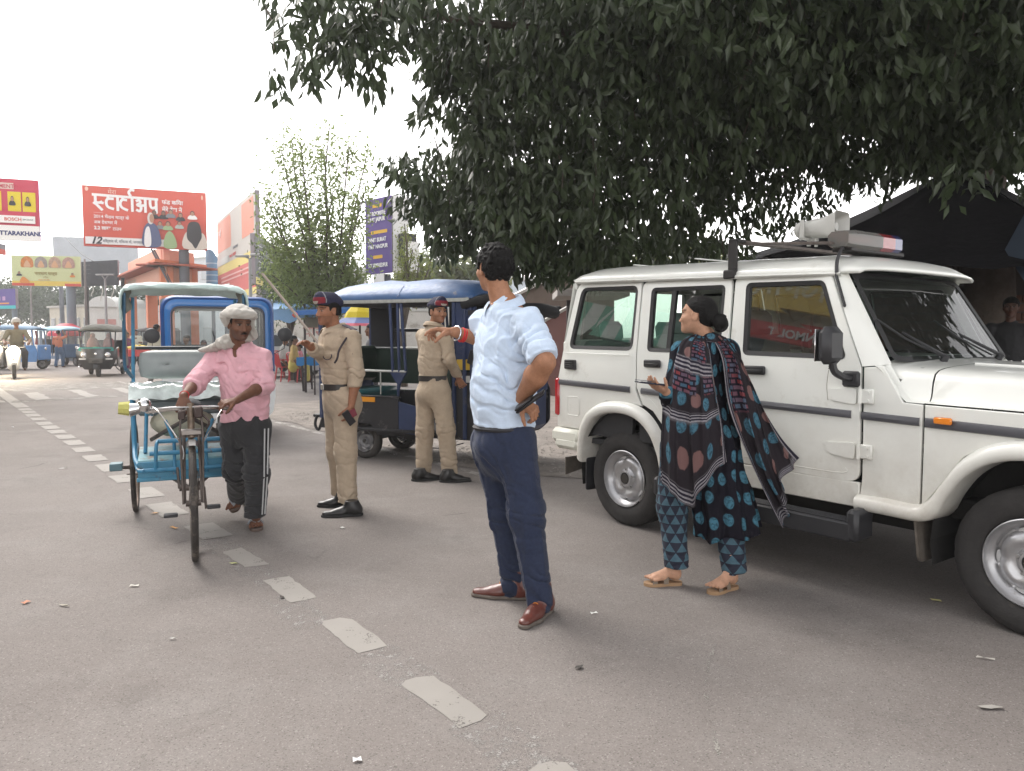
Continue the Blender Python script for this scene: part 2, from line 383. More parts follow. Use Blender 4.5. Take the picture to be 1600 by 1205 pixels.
def hand_prims(w, d, n, t, curl=(.4,.4,.45,.5), thumb=.3, s=1.0, spread=.12):
 """w wrist, d towards the knuckles, n out of the palm, t towards the thumb"""
 d = nrm(d); n = nrm(n - d * (np.asarray(n) @ d)); t = nrm(np.cross(n, d)) * (1 if np.cross(n, d) @ t > 0 else -1); p = []
 K = .006 * s
 for i in range(4):
  o = (1.5 - i) * .0195 * s; kn = w + d * (.088 - abs(i - 1) * .003) * s + t * o; b = w + d * .02 * s + t * o * .55
  p.append(Cone(b, kn, .0145 * s, .0105 * s, k=.01 * s))
  L = (.071,.079,.074,.058)[i] * s; segs = (.46,.30,.24); q = kn; a = 0; c = curl[i] if hasattr(curl, '__len__') else curl
  dd = nrm(d + t * (1.5 - i) * spread)
  for j in range(3):
   a += c * (1.0,1.15,.8)[j]; dr = dd * math.cos(a) - (-n) * math.sin(a); e = q + dr * L * segs[j]
   r0 = (.0092,.0082,.0074)[j] * s; p.append(Cone(q, e, r0, r0 * .93, k=.003 * s if j else .006 * s)); q = e
 p.append(Cone(w - d * .01 * s, w + d * .05 * s, .019 * s, .021 * s, ax=n, fl=.62, k=.012 * s))
 p.append(Ell(w + d * .04 * s + t * .022 * s + n * .008 * s, (.022 * s,) * 3, k=.012 * s))
 b = w + d * .03 * s + t * .03 * s; dr = nrm(d * .75 + t * .65 + n * thumb)
 for j, L in enumerate((.036,.03,.024)):
  e = b + dr * L * s; p.append(Cone(b, e, (.0125,.0105,.009)[j] * s, (.0108,.0092,.0075)[j] * s, k=.006 * s)); b = e; dr = nrm(dr + d * .25 + n * thumb * .7 - t * .12)
 return p
def foot_prims(an, toe_dir, s=1.0):
 d = nrm(V(toe_dir[0], toe_dir[1], 0)); l = np.cross(V(0,0,1), d); g = V(an[0], an[1], 0); z0 = an[2] - .085 * s
 q = lambda f, w, z: g + d * f * s + l * w * s + V(0,0, z0 + z * s)
 p = [Ell(q(-.035,0,.03),(.034 * s,) * 3), Cone(q(-.02,0,.06), q(.09,0,.025),.034 * s, .022 * s, k=.03), Cone(q(.05,-.018,.02), q(.11,-.02,.016),.022 * s, .018 * s, k=.02),
         Cone(q(.05,.018,.02), q(.11,.02,.016),.022 * s, .017 * s, k=.02)]
 for i in range(5): p.append(Cone(q(.11 - .006 * i, (i - 2) * .019,.014), q(.148 - .009 * i, (i - 2) * .0205,.01),.0115 * s, .009 * s, k=.005))
 return p
def shoe(parent, an, d, mt, name='shoe', L=.28, ground=None, sole=None, s=1.0, high=.06, laces=None, pitch=0.0):
 """a closed shoe: heel under the ankle, toe along d"""
 z0 = (an[2] - .09 * s) if ground is None else ground; l = nrm(np.cross(V(0,0,1), V(d[0], d[1], 0))); d = nrm(V(d[0], d[1], -math.tan(pitch))); up = nrm(np.cross(d, l))
 if up[2] < 0: up = -up
 g = V(an[0], an[1], z0); q = lambda f, w, z: g + d * f + l * w + up * z
 p = [Ell(q(-.04,0,.038),(.045,.042,.045), basis(d, up)), Cone(q(-.03,0,.06), q(.0,0,.09 + high * .3),.044,.043, k=.04), Cone(q(.0,0,.065), q(.10,0,.035),.045,.034, ax=up, fl=.8, k=.04),
         Cone(q(.08,0,.03), q(L - .11,0,.026),.044,.030, ax=up, fl=.65, k=.03), Cone(q(-.01,0,.09), q(-.01,0,.09 + high),.042,.045, k=.03)]
 def post(P, D):
  zz = (P - g) @ up; return np.maximum(D, np.maximum(.012 - zz, zz - (.1 + high)))
 v, f = poly([Ell(c.c, c.r, c.M, k=c.k) if isinstance(c, Ell) else c for c in p], .0055,.03, post); o = make(name, v, f, mt, parent, True, angle=50)
 sp = [Cone(q(-.045,0,.014), q(.05,0,.014),.046,.042), Cone(q(.05,0,.014), q(.10,0,.014),.042,.05), Cone(q(.10,0,.014), q(L - .105,0,.014),.05,.033)]
 def ps(P, D): zz = (P - g) @ up; return np.maximum(D, np.maximum(-zz, zz - .02))
 v, f = poly(sp, .006,.02, ps); make('sole', v, f, sole or mat('shoe_sole', (.03,.028,.025),.8, noise=(30,.3)), o, True, angle=50)
 if laces:
  for i in range(4):
   a = .045 + i * .022; m = MB(); h = .088 - i * .0125
   m.tube(spline([q(a, -.024, h - .012), q(a + .004,0, h + .006), q(a, .024, h - .012)], 4),.0028,6); m.build('lace', laces, o, True)
 return o
def sandal(parent, an, d, sole_m, strap_m, flip=True, z0=None, s=1.0, M3=None):
 d = nrm(V(d[0], d[1], 0)) if M3 is None else nrm(d); l = nrm(np.cross(V(0,0,1), d)); up = np.cross(d, l)
 g = V(an[0], an[1], z0 if z0 is not None else 0); q = lambda f, w, z: g + d * f * s + l * w * s + up * z * s
 out = [(-.075,.0),(-.066,.028),(-.03,.036),(.03,.034),(.09,.046),(.14,.042),(.165,.02),(.17,0),(.162,-.024),(.13,-.04),(.08,-.044),(.03,-.034),(-.03,-.034),(-.066,-.026)]
 out = [tuple(p[:2]) for p in spline([V(a, b, 0) for a, b in out], 3, True)]
 m = MB(); m.prism(out, q, 0.0,.02); o = m.build('sandal', sole_m, parent, True)
 m = MB()
 if flip:
  for sd in (-1,1): m.tube(spline([q(.118,.012,.026), q(.09, sd * .022,.070), q(.03, sd * .048,.03)], 5),.009,6)
 else:
  for a in (.09,.02):
   pts = [q(a + .02 * math.cos(t),.046 * math.cos(t),.018 + .052 * math.sin(t)) for t in np.linspace(0, PI, 9)]; P = []
   for t_ in pts: P += [t_ - d * .014, t_ + d * .014]
   m.grid(P, 9,2)
  m.tube(spline([q(.12,.01,.02), q(.085,0,.056), q(.03,0,.07)], 4),.006,6)
 m.build('strap', strap_m, o, True, kind=None); return o
def wrinkle(P, joints, amp=.006, base=.002, fs=28, st=(1,1,1), seed=0.0):
 """cloth folds, deeper near the joints: joints = [(point, reach, axis, amplitude)]"""
 Q = P * np.asarray(st) + seed; wq = Q + (vnoise(Q * 6 + 1.7)[:, None] - .5) * V(.08,.05,.06)
 n = (vnoise(Q * fs * .45) - .5) * base * 1.6 - (ridge(wq * fs * .34 + 3.1) ** 6 - .15) * base * 1.7 - (ridge(wq * V(1,1,.45) * fs * .7 + 7.7) ** 5 - .17) * base * 1.1
 for j in joints:
  p, rc, axs, am = j; d = np.linalg.norm(P - p, axis=1); w = np.exp(-(d / rc) ** 2); a = nrm(axs); t = (P - p) @ a
  perp = (P - p) - np.outer(t, a); ph = t * 92 + vnoise(P * 13 + seed) * 8.5 + perp @ V(22,-17,12)
  s = np.sin(ph); n = n + w * am * .95 * (np.maximum(s, 0) ** 3 * 1.5 - .3) * (.25 + 1.5 * vnoise(P * 15 + 9))
 return n
def garment(name, prims, h, k, mt, parent, clips=(), joints=(), base=.002, amp=1, st=(1,1,1), fs=28, seed=0.0, angle=60, uvf=None, extra=None, col=None):
 def post(P, D):
  D = D + wrinkle(P, joints, base=base, st=st, fs=fs, seed=seed) if (joints or base) else D
  if extra is not None: D = extra(P, D)
  for c in clips:             # (point, outward normal[, region centre, region radius]) removes what lies beyond
   e = (P - np.asarray(c[0])) @ nrm(c[1])
   if len(c) > 2: e = np.where(np.linalg.norm(P - np.asarray(c[2]), axis=1) < c[3], e, -1)
   D = np.maximum(D, e)
  return D
 v, f = poly(prims, h, k, post); return make(name, v, f, mt, parent, True, angle=angle, uv=uvf(v) if uvf else None, col=col(v) if col else None)
def collar(parent, nb, M, mt, r=.07, h=.034, open_=.5, flap=.045, tilt=.25):
 """folded shirt collar round the neck base; M = torso basis"""
 n = 26; P = []; a0 = open_ * .5
 for i in range(n):
  t = a0 + (2 * PI - 2 * a0) * i / (n - 1); cx, cy = math.sin(t), math.cos(t)     # t=0 is the front
  back = (1 - cy) / 2; rr = r * (1 + .12 * abs(cx)); up = h * (.35 + .75 * back)
  inn = V(cx * rr * .92, cy * rr * .95 + .012 * (1 - back),-.004 - .028 * (1 - back)); top = inn + V(0,0, up)
  out = top + V(cx * .012, cy * .012,.0015); fl = flap * (1 + .55 * max(0, cy) ** 3)
  tip = out + V(cx * .022, cy * .022,-fl * .8)
  P += [nb + M @ q for q in (inn, top, out, out + (tip - out) * .5 + V(cx * .004, cy * .004,0), tip, tip - V(cx * .005, cy * .005,-.001))]
 m = MB(); m.grid(P, n, 6); return m.build('collar', mt, parent, True, angle=70)
def hair_mesh(parent, c, M, mt, s=1.0, curly=.004, fs=120, line=.045, low=-.045, h=.004, thick=.011, extra=(), side=.0, name='hair', fringe=0.0, bulk=(0,0,0)):
 """short hair: the skull grown by thick, cut away over the face"""
 g = lambda x, y, z: c + M @ (V(x, y, z) * s)
 pr = [Ell(g(0 + bulk[0], -.016 + bulk[1], .036 + bulk[2]),((.074 + thick) * s, (.093 + thick) * s, (.084 + thick) * s), M), Ell(g(0,-.045,-.01),((.064 + thick * .7) * s, (.056 + thick * .7) * s, .06 * s), M, k=.03)] + list(extra)
 def post(P, D):
  q = ((P - c) @ M) / s; D = D + (vnoise(P * fs) - .5) * curly * 2 + (vnoise(P * fs * .37 + 5) - .5) * curly * 1.6 + (vnoise(P * V(260,260,90)) - .5) * .0022
  lim = np.where(q[:, 1] > .03, line + (q[:, 1] - .03) * .12 - np.abs(q[:, 0]) * .1, np.where(q[:, 1] > -.032,.030 - .045 * np.exp(-((q[:, 1] - .022) / .008) ** 2) + side, low + side))
  e = (lim - q[:, 2]) * s * .8; inn = np.linalg.norm(q - V(0,-.012,.032), axis=1) - .05
  D2 = np.maximum(D, e); return np.where(q[:, 2] < -.2,1.0, D2)
 v, f = poly([p for p in pr], h, .02, post); return make(name, v, f, mt, parent, True, angle=75)
HAIR = lambda: mat('black_hair', (.004,.0035,.0033),.7, bump=(300,.003), spec=.22, sheen=0.0)
def inner(prims, h=.012): return poly(prims, h, .03)
def head_mesh(c, M, nb, s=1.0, skin=(.3,.16,.1), h=.0035, neck=.055, fem=False, **k):
 pr = head_prims(c, M, s, fem); pr.append(Cone(c + M @ V(0,-.03,-.06) * s, nb + V(0,0,-.05), neck, neck * 1.15, k=.03)); v, f = poly(pr, h, .015)
 return v, f, face_cols(v, c, M, s, skin, **k)
def arm_mesh(el, wr, hp, skin, r0=.042, r1=.027, h=.0032, kn=None):
 fl = nrm(wr - el); pr = [Cone(el, el + (wr - el) * .35, r0, r0 * 1.02), Cone(el + (wr - el) * .35, wr, r0 * 1.02, r1, k=.02)] + hp
 v, f = poly(pr, h, .012); c = np.tile(np.asarray(skin, float),(len(v),1)); c *= (1 - .12 * vnoise(v * 60))[:, None]; return v, f, c
def body_from(parts, parent, name='body'):
 v, f = join(*[(a, b) for a, b, _ in parts]); c = np.concatenate([x for _, _, x in parts]); return make(name, v, f, skinmat(), parent, True, angle=180, col=c)
def sewn(D, P, o, rt, ax, x0, z0, w=.055, hh=.06, flap=True, side=1, t=.004):
 """a patch pocket standing proud of the front of a shirt"""
 q = P - o; x = q @ rt; fr = (q @ ax) > 0; px, pz = np.abs(x - x0), np.abs(P[:, 2] - z0); inn = (px < w) & (pz < hh) & fr; e = np.minimum(w - px, hh - pz); D = D - inn * np.clip(e * 2,0, t)
 if flap: z1 = z0 + hh - .018; p2 = np.abs(P[:, 2] - z1 - .006); f2 = (px < w + .004) & (p2 < .018 + .008 * (1 - px / w)) & fr; D = D - f2 * t
 return D
def placket(D, P, o, rt, ax, zt, xo=0.0):
 q = P - o; x = q @ rt - xo; fr = ((q @ ax) > 0) & (P[:, 2] < zt); return D + fr * .0022 * (np.exp(-((x + .016) / .0025) ** 2) + np.exp(-((x - .016) / .0025) ** 2)) - fr * (np.abs(x) < .016) * .0012
def person_blue():
 T = thing('person', 'man in pale blue shirt and navy trousers pointing left with a hand on his hip', 'person', (*at(800,950,3.85)[:2], 0))
 sk = (.36,.175,.10); tf = nrm(V(-.80,-.60,0)); Mt = basis(tf)
 nb = at(789,474,3.88); pel = at(787,668,3.86)
 shL, elL, wrL = at(824,506,3.72), at(851,566,3.56), at(812,626,3.72)
 shR, elR, wrR = at(757,506,4.02), at(775,536,4.08), at(709,519,3.98)
 hc = at(771,421,3.90); Mh = basis(V(-.52,.85,.03))
 # skin
 hv = head_mesh(hc, Mh, nb, .97, sk, h=.0035, neck=.053)
 hdR = nrm(V(-1,-.05,.18)); hpR = hand_prims(wrR, hdR, V(0,0,-1), V(0,-1,-.2),(.35,.62,.75,.8), thumb=.75, s=1.0)
 hdL = nrm(V(.25,-.25,-.5)); hpL = hand_prims(wrL, nrm(at(832,640,3.70) - wrL), V(-.3,.5,-.5), V(.3,-.6,.6),(.8,.85,.9,.95), thumb=.5, s=1.0)
 parts = [hv, arm_mesh(elR, wrR, hpR, sk, .043,.027), arm_mesh(elL, wrL, hpL, sk, .054,.03)]
 # under-clothing body
 hipL, knL, anL = at(806,690,3.80), at(822,800,3.76), at(843,938,3.74); hipR, knR, anR = at(769,690,3.96), at(788,800,3.98), at(802,918,3.98)
 chest = at(792,540,3.86); ib = inner([Cone(nb - V(0,0,.08), pel, .12,.12, ax=Mt[:, 1], fl=.8), Cone(hipL, knL, .075,.05), Cone(knL, anL, .05,.035), Cone(hipR, knR, .075,.05), Cone(knR, anR, .05,.035), Cone(shL, elL, .045,.04), Cone(shR, elR, .045,.04), Cone(nb - V(0,0,.1), nb + V(0,0,.02),.05,.05)])
 parts.append((ib[0], ib[1], np.tile(V(*sk),(len(ib[0]),1)))); body_from(parts, T)
 # shirt
 sm = mat('pale_blue_linen', (.57,.68,.83),.85, noise=(22,.09), bump=(300,.003), spec=.15, sheen=.2)
 up = V(0,0,1); ax = Mt[:, 1]; rt = Mt[:, 0]
 pr = [Cone(at(787,668,3.86), at(786,610,3.86),.165,.168, ax=ax, fl=.86), Cone(at(786,610,3.86), at(790,545,3.86),.168,.172, ax=ax, fl=.80, k=.05),
          Cone(at(790,545,3.86), at(791,515,3.87),.172,.135, ax=ax, fl=.72, k=.05), Cone(shR, shL, .064,.066, k=.06), Cone(nb - V(0,0,.055), nb - V(0,0,.005),.085,.062, k=.06),
          Ell(at(775,610,3.80),(.09,.09,.14), k=.09),
          Cone(shL, elL + (elL - shL) * -.10,.074,.070, k=.035), Cone(shR, shR + (elR - shR) * .9,.07,.066, k=.035),
          Cone(elR, elR + (wrR - elR) * .12,.06,.058, k=.03)]
 cuff = shL + (elL - shL) * .80; dL = nrm(elL - shL)
 pr.append(Cone(cuff - dL * .02, cuff + dL * .03,.072,.070, k=.006))
 J = [(at(775,585,3.75),.13, V(.6,0,1),.008),(at(815,610,3.7),.10, V(-.5,0,1),.009),(shL + V(0,0,-.05),.13, dL, .008),(cuff - dL * .05,.10, dL, .009),(at(812,560,3.70),.14, V(.8,0,.7),.009),(at(770,630,3.75),.16, V(.3,0,1),.006),
         (at(800,640,3.7),.16, V(.1,0,1),.008),(at(765,520,3.9),.12, V(.7,0,.7),.008)]
 hem = at(787,668,3.86)
 def ex(P, D):
  ww = np.sin(P[:, 0] * 22 + P[:, 1] * 17) * .006
  D = sewn(D, P, at(787,668,3.86), rt, ax, -.085, at(0,578,3.8)[2], .055,.062, False, t=.0035); D = placket(D, P, at(787,668,3.86), rt, ax, nb[2] - .03)
  return np.maximum(D, (at(0,664,3.86)[2] + ww + (P @ V(-.04,0,0))) - P[:, 2])
 garment('shirt', pr, .0065,.04, sm, T, clips=[(cuff + dL * .034, dL, cuff, .16),(elR + (wrR - elR) * .14, wrR - elR, elR, .1)], joints=J, base=.0050, fs=27, extra=ex, seed=4.0)
 collar(T, nb + V(0,0,.012), basis(nrm(V(-.75,-.66,0))), sm, .070,.036,.55,.05)
 # trousers
 tm = mat('navy_check_wool', (.022,.030,.060),.8, noise=(60,.22), bump=(400,.002), spec=.2, sheen=.1)
 kk = .05
 tp = [Cone(at(787,664,3.86), at(787,700,3.86),.152,.160, ax=ax, fl=.84), Cone(hipL + V(0,0,.0), knL, .105,.082, k=kk), Cone(hipR, knR, .105,.078, k=kk), Ell(at(798,705,3.93),(.12,.12,.10), k=.05),
          Cone(knL, anL + V(0,0,-.005),.082,.062, k=.05), Cone(knR, anR + V(0,0,0),.078,.060, k=.05), Ell(at(768,700,3.80),(.07,.07,.08), k=.06)]
 fr = lambda a, b, t: a + (b - a) * t
 JT = [(knL, .16, V(.2,0,1),.008),(knR, .14, V(-.2,0,1),.008),(anL + V(0,0,.05),.12, V(.2,.2,1),.011),(anR + V(0,0,.06),.13, V(.2,.1,1),.014),(at(770,715,3.8),.14, V(1,0,.9),.007),(at(812,740,3.78),.12, V(.3,0,1),.005)]
 def crease(P, D):          # the ironed crease down the front of each leg
  for a, b in ((hipL, knL),(knL, anL),(hipR, knR),(knR, anR)):
   d = b - a; t = np.clip((P - a) @ d / (d @ d),0,1); q = P - a - t[:, None] * d; f_ = q @ ax; l_ = np.abs(q @ rt); m_ = (f_ > .03) & (np.linalg.norm(q, axis=1) < .13)
   D = D - m_ * .007 * np.exp(-(l_ / .008) ** 2)
  return D
 legs = garment('trousers', tp, .0065,.04, tm, T, clips=[(at(0,664,3.86),(0,0,1)),(anL + V(0,0,-.032),(0,0,-1), anL, .2),(anR + V(0,0,-.03),(0,0,-1), anR, .2)] if False else [(at(787,662,3.86),(0,0,1))], joints=JT, base=.0036, fs=20, extra=crease, st=(1,1,.6))
 m = MB(); m.tube([at(787,667,3.86) + rt * math.sin(t) * .160 + ax * math.cos(t) * .137 for t in np.linspace(0,2 * PI, 30)[:-1]], .0135,6, closed=True)
 m.build('belt', mat('black_belt', (.02,.02,.024),.5), T, True)
 # shoes
 lm = mat('oxblood_leather', (.105,.028,.020),.33, noise=(14,.35), bump=(60,.002), spec=.6, dirt=((.16,.12,.09),16,.62)); lc = mat('orange_lace', (.5,.17,.03),.7)
 so = mat('dusty_sole', (.12,.10,.085),.9, noise=(30,.3))
 shoe(T, V(anL[0] + .01, anL[1], .09), nrm(gnd(803,988) - gnd(846,955)), lm, L=.30, sole=so, laces=lc, ground=0.0)
 shoe(T, V(anR[0] + .0, anR[1], .09), nrm(gnd(727,951) - gnd(800,955)), lm, L=.30, sole=so, laces=lc, ground=0.0)
 # hair
 hair_mesh(T, hc, Mh, HAIR(),.97, curly=.0085, fs=85, line=.05, low=-.062, thick=.017, h=.004)
 # bangle and thread on the wrist
 w0 = wrR + (elR - wrR) * .10; d_, u_, v_ = frame_of(elR - wrR)
 for nm, off, rr, tr, mm in (('bangle', .012,.038,.0035, mat('steel', (.75,.75,.78),.2,1.0)),('wrist_thread', .045,.034,.006, mat('red_thread', (.55,.03,.03),.8)),('wrist_thread', .058,.034,.004, mat('red_thread', (.55,.03,.03),.8))):
  m = MB(); dd = nrm(d_ + u_ * (.35 if nm == 'bangle' else .1)); _, a_, b_ = frame_of(dd); c0 = wrR + d_ * off + V(0,0,-.004)
  m.tube([c0 + rr * (math.cos(t) * a_ + math.sin(t) * b_) for t in np.linspace(0,2 * PI, 25)[:-1]], tr, 8, closed=True); m.build(nm, mm, T, True)
 # phone in the left hand
 ph = thing('phone', 'black phone held against the hip of the man in pale blue', 'phone', at(829,627,3.62))
 a = nrm(at(849,611,3.60) - at(806,642,3.64)); m = MB(); n_ = nrm(np.cross(a, V(.35,-.75,.2))); Mx = np.stack([a, np.cross(n_, a), n_], 1)
 m.box((0,0,0),(.165,.078,.011), M=Mx, b=.004); bk = m.build('case', mat('black_plastic', (.015,.015,.017),.35), ph)
 m = MB(); m.box(n_ * .0066,(.155,.070,.002), M=Mx); m.build('screen', mat('dark_screen', (.006,.006,.008),.08), ph)
 m = MB(); m.box(-n_ * .012 - a * .03,(.10,.074,.010), M=Mx, b=.003); m.build('flap', mat('black_plastic'), ph)
person_blue()
KH = lambda: mat('khaki_cotton', (.43,.342,.25),.85, noise=(14,.13), bump=(300,.0028), spec=.2, sheen=.1)
def side_cap(T, c, M, s, red_l=True):
 g = lambda x, y, z: c + M @ (V(x, y, z) * s); ax = M[:, 0]
 pr = [Cone(g(0,.062,.088), g(0,-.078,.072),.057 * s, .054 * s, ax=ax, fl=1.26), Cone(g(0,.075,.130), g(0,-.05,.128),.024 * s, .022 * s, ax=ax, fl=.8, k=.06)]
 def post(P, D):
  q = ((P - c) @ M) / s; D = np.maximum(D, (.052 + q[:, 1] * .10 - q[:, 2]) * s * .98)
  b = .095 + .25 * np.maximum(0, q[:, 1]) - .0; D = D + .0035 * np.exp(-((q[:, 2] - b) / .003) ** 2) - .0028 * (q[:, 2] < b); return D
 v, f = poly(pr, .004,.03, post); q = ((v - c) @ M) / s; col = np.tile(V(.018,.018,.045),(len(v),1))
 m = (q[:, 1] > .065) & (q[:, 2] < .118 + 0 * q[:, 1]) & (q[:, 2] > .066 + (.1 - q[:, 1]) * .1); col[m] = V(.18,.015,.025)
 m = (np.abs(q[:, 1] - .058) < .005) & (q[:, 2] > .07); col[m] = V(.25,.25,.28)
 m = (q[:, 1] > .115) & (q[:, 2] < .085); col[m] = V(.35,.33,.28)
 return make('cap', v, f, mat('felt', (.02,.02,.04),.9, attr=True, bump=(200,.001)), T, True, angle=60, col=col)
def belt(T, c, rt, ax, rx, ry, mt, h=.024, z=0, buckle=None):
 P = []
 for t in np.linspace(0,2 * PI, 41):
  p = c + rt * math.sin(t) * rx + ax * math.cos(t) * ry; P += [p + V(0,0, z - h), p * 1 + V(0,0, z - h) + (p - c) * .0 + nrm(p - c) * .006, p + nrm(p - c) * .006 + V(0,0, z + h), p + V(0,0, z + h)]
 m = MB(); m.grid(P, 41,4); b = m.build('belt', mt, T, True)
 if buckle is not None:
  m = MB(); q = c + ax * (ry + .008) + V(0,0, z); m.box(q, (.062,.012,.046), M=np.stack([rt, ax, V(0,0,1)], 1), b=.003); m.build('buckle', buckle, b, True)
 return b
def person_cop_a():
 T = thing('person', 'policeman in khaki holding one arm out to the left and a phone beside his thigh', 'person', (*gnd(532,805)[:2], 0))
 sk = (.30,.135,.075); Y = 6.05; A = lambda x, y, d=0: at(x, y, Y + d)
 tf = nrm(V(-.86,-.50,0)); Mt = basis(tf); ax, rt = Mt[:, 1], Mt[:, 0]
 hc = A(513,487,-.05); Mh = basis(V(-.72,-.72,-.04)); nb = A(522,514)
 shL, elL, wrL = A(549,527,-.12), A(557,583,-.14), A(549,634,-.16); shR, elR, wrR = A(512,530,.16), A(506,556,.06), A(486,543,-.28)
 kp = KH(); parts = [head_mesh(hc, Mh, nb, .94, sk, h=.0036, neck=.052, stubble=.25)]
 hL = hand_prims(wrL, V(-.15,0,-1), V(-.5,.5,0), V(-.7,-.6,-.1),(.5,.6,.65,.7), thumb=.6); hR = hand_prims(wrR, nrm(A(468,529,-.40) - wrR), V(.3,.5,-.8), V(.4,-.3,.8),(.3,.35,.4,.45), thumb=.3)
 parts += [arm_mesh(elL, wrL, hL, sk, .04,.026), arm_mesh(elR, wrR, hR, sk, .04,.026)]
 hipL, knL, anL = A(541,622,-.07), A(540,705,-.07), A(544,788,-.10); hipR, knR, anR = A(524,622,.1), A(527,705,.12), A(532,778,.18)
 ib = inner([Cone(nb - V(0,0,.1), A(530,610),.1,.1), Cone(hipL, knL, .07,.05), Cone(knL, anL, .05,.035), Cone(hipR, knR, .07,.05), Cone(knR, anR, .05,.035), Cone(nb - V(0,0,.1), nb + V(0,0,.02),.05,.05)])
 parts.append((ib[0], ib[1], np.tile(V(*sk),(len(ib[0]),1)))); body_from(parts, T)
 dL = nrm(wrL - elL); dR = nrm(wrR - elR)
 pr = [Cone(A(528,604), A(529,575),.140,.152, ax=ax, fl=.82), Cone(A(529,575), A(527,540),.152,.165, ax=ax, fl=.76, k=.05), Cone(shR, shL, .06,.062, k=.06), Cone(nb - V(0,0,.05), nb - V(0,0,.015),.08,.058, k=.05),
          Cone(shL, elL, .068,.058, k=.03), Cone(elL, wrL, .058,.042, k=.02), Cone(wrL - dL * .07, wrL - dL * .02,.044,.045, k=.006), Cone(shR, elR, .064,.056, k=.03), Cone(elR, wrR, .056,.042, k=.02)]
 J = [(elL, .13, dL, .009),(shL, .12, V(.3,0,-1),.006),(A(528,590),.15, V(.1,0,1),.008),(elR, .12, dR, .010),(A(515,550),.13, V(.8,0,.6),.006),(wrL - dL * .1,.07, dL, .006)]
 clipz = A(529,603)
 pk_ = lambda P, D: placket(sewn(sewn(D, P, A(528,604), rt, ax, -.085, A(0,563)[2], t=.007), P, A(528,604), rt, ax, .085, A(0,563)[2], t=.007), P, A(528,604), rt, ax, nb[2] - .03)
 garment('shirt', pr, .0065,.035, kp, T, extra=pk_, clips=[(wrL - dL * .015, dL, wrL, .07),(wrR - dR * .015, dR, wrR, .07),(clipz, (0,0,-1))], joints=J, base=.0032, fs=24)
 collar(T, nb + V(0,0,.018), Mt, kp, .073,.032,.5,.045)
 be = belt(T, A(529,604), rt, ax, .146,.122, mat('brown_black_leather', (.022,.018,.016),.4, bump=(80,.001)),.024, buckle=mat('dull_steel', (.35,.34,.32),.4,.9))
 tp = [Cone(A(529,600), A(531,625),.138,.148, ax=ax, fl=.88), Cone(hipL, knL, .098,.08, k=.05), Cone(hipR, knR, .095,.08, k=.05), Cone(knL, anL * V(1,1,0) + V(0,0,.06),.08,.072, k=.05), Cone(knR, anR * V(1,1,0) + V(0,0,.06),.08,.068, k=.05), Ell(A(548,632),(.09,.1,.1), k=.06)]
 JT = [(knL, .15, V(.1,0,1),.006),(knR, .13, V(0,0,1),.006),(anL + V(0,0,.04),.12, V(.1,.1,1),.010),(hipL, .13, V(.5,0,.9),.006)]
 garment('trousers', tp, .0075,.035, kp, T, clips=[(A(530,601),(0,0,1)),(anL * V(1,1,0) + V(0,0,.065), V(-.25,-.1,-1)),(anR * V(1,1,0) + V(0,0,.07), V(-.2,0,-1))], joints=JT, base=.0032, fs=20)
 bm = mat('black_boot_leather', (.016,.015,.015),.38, bump=(60,.001), spec=.5); bs = mat('black_rubber', (.02,.02,.02),.85, noise=(40,.3))
 shoe(T, V(*gnd(549,806)[:2], .09), nrm(gnd(503,808) - gnd(560,805)), bm, 'boot', .30,0, bs, high=.02, laces=bm); shoe(T, V(*gnd(535,792)[:2], .09), nrm(gnd(505,790) - gnd(540,790)), bm, 'boot', .28,0, bs, high=.02)
 hair_mesh(T, hc, Mh, HAIR(),.94, curly=.0015, fs=150, thick=.006, low=-.035, h=.0045); side_cap(T, hc, Mh, .94)
 # epaulette, lanyard, whistle cord
 e = shL + V(0,0,.055); m = MB(); a = nrm(shL - nb); a2 = nrm(np.cross(V(0,0,1), a)); M3 = np.stack([a, a2, np.cross(a, a2)], 1)
 m.box(e - a * .02 + V(0,0,.014),(.12,.06,.010), M=M3, b=.003); ep = m.build('epaulette', mat('grey_felt', (.09,.08,.10),.85), T, True)
 m = MB(); m.box(e + a * .025 + V(0,0,.006),(.04,.052,.009), M=M3, b=.003); m.build('epaulette_badge', mat('silver_cloth', (.5,.5,.52),.5), ep, True)
 lan = mat('dark_lanyard', (.035,.025,.03),.8); m = MB()
 m.tube(spline([e + V(.01,-.03,0), A(531,545,-.23), A(527,560,-.24), A(523,567,-.22)], 6),.008,7); m.tube(spline([e, e + a * .03 + V(0,-.02,-.03), shL + V(.045,-.05,-.08), shL + V(.02,-.07,-.13)], 6),.006,6); m.build('lanyard', lan, T, True)
 m = MB(); m.tube([A(512,556,-.175) + V(.032 * math.cos(t),-.01,.030 * math.sin(t)) for t in np.linspace(-3.0,.4,14)], .0045,6); m.build('chest_loop', lan, T, True)
 ph = thing('phone', 'dark red cased phone in the lowered hand of the arm-raising policeman', 'phone', A(543,655,-.2)); m = MB(); c = A(545,653,-.20)
 m.box(c, (.06,.012,.12), rz=.6, ry=-.6, b=.004); m.build('case', mat('dark_phone', (.014,.012,.014),.3), ph, True); m = MB(); m.box(c + V(.03,.02,.035),(.05,.014,.06), rz=.6, ry=-.4, b=.005); m.build('flap', mat('maroon_leather', (.16,.015,.03),.5), ph, True)
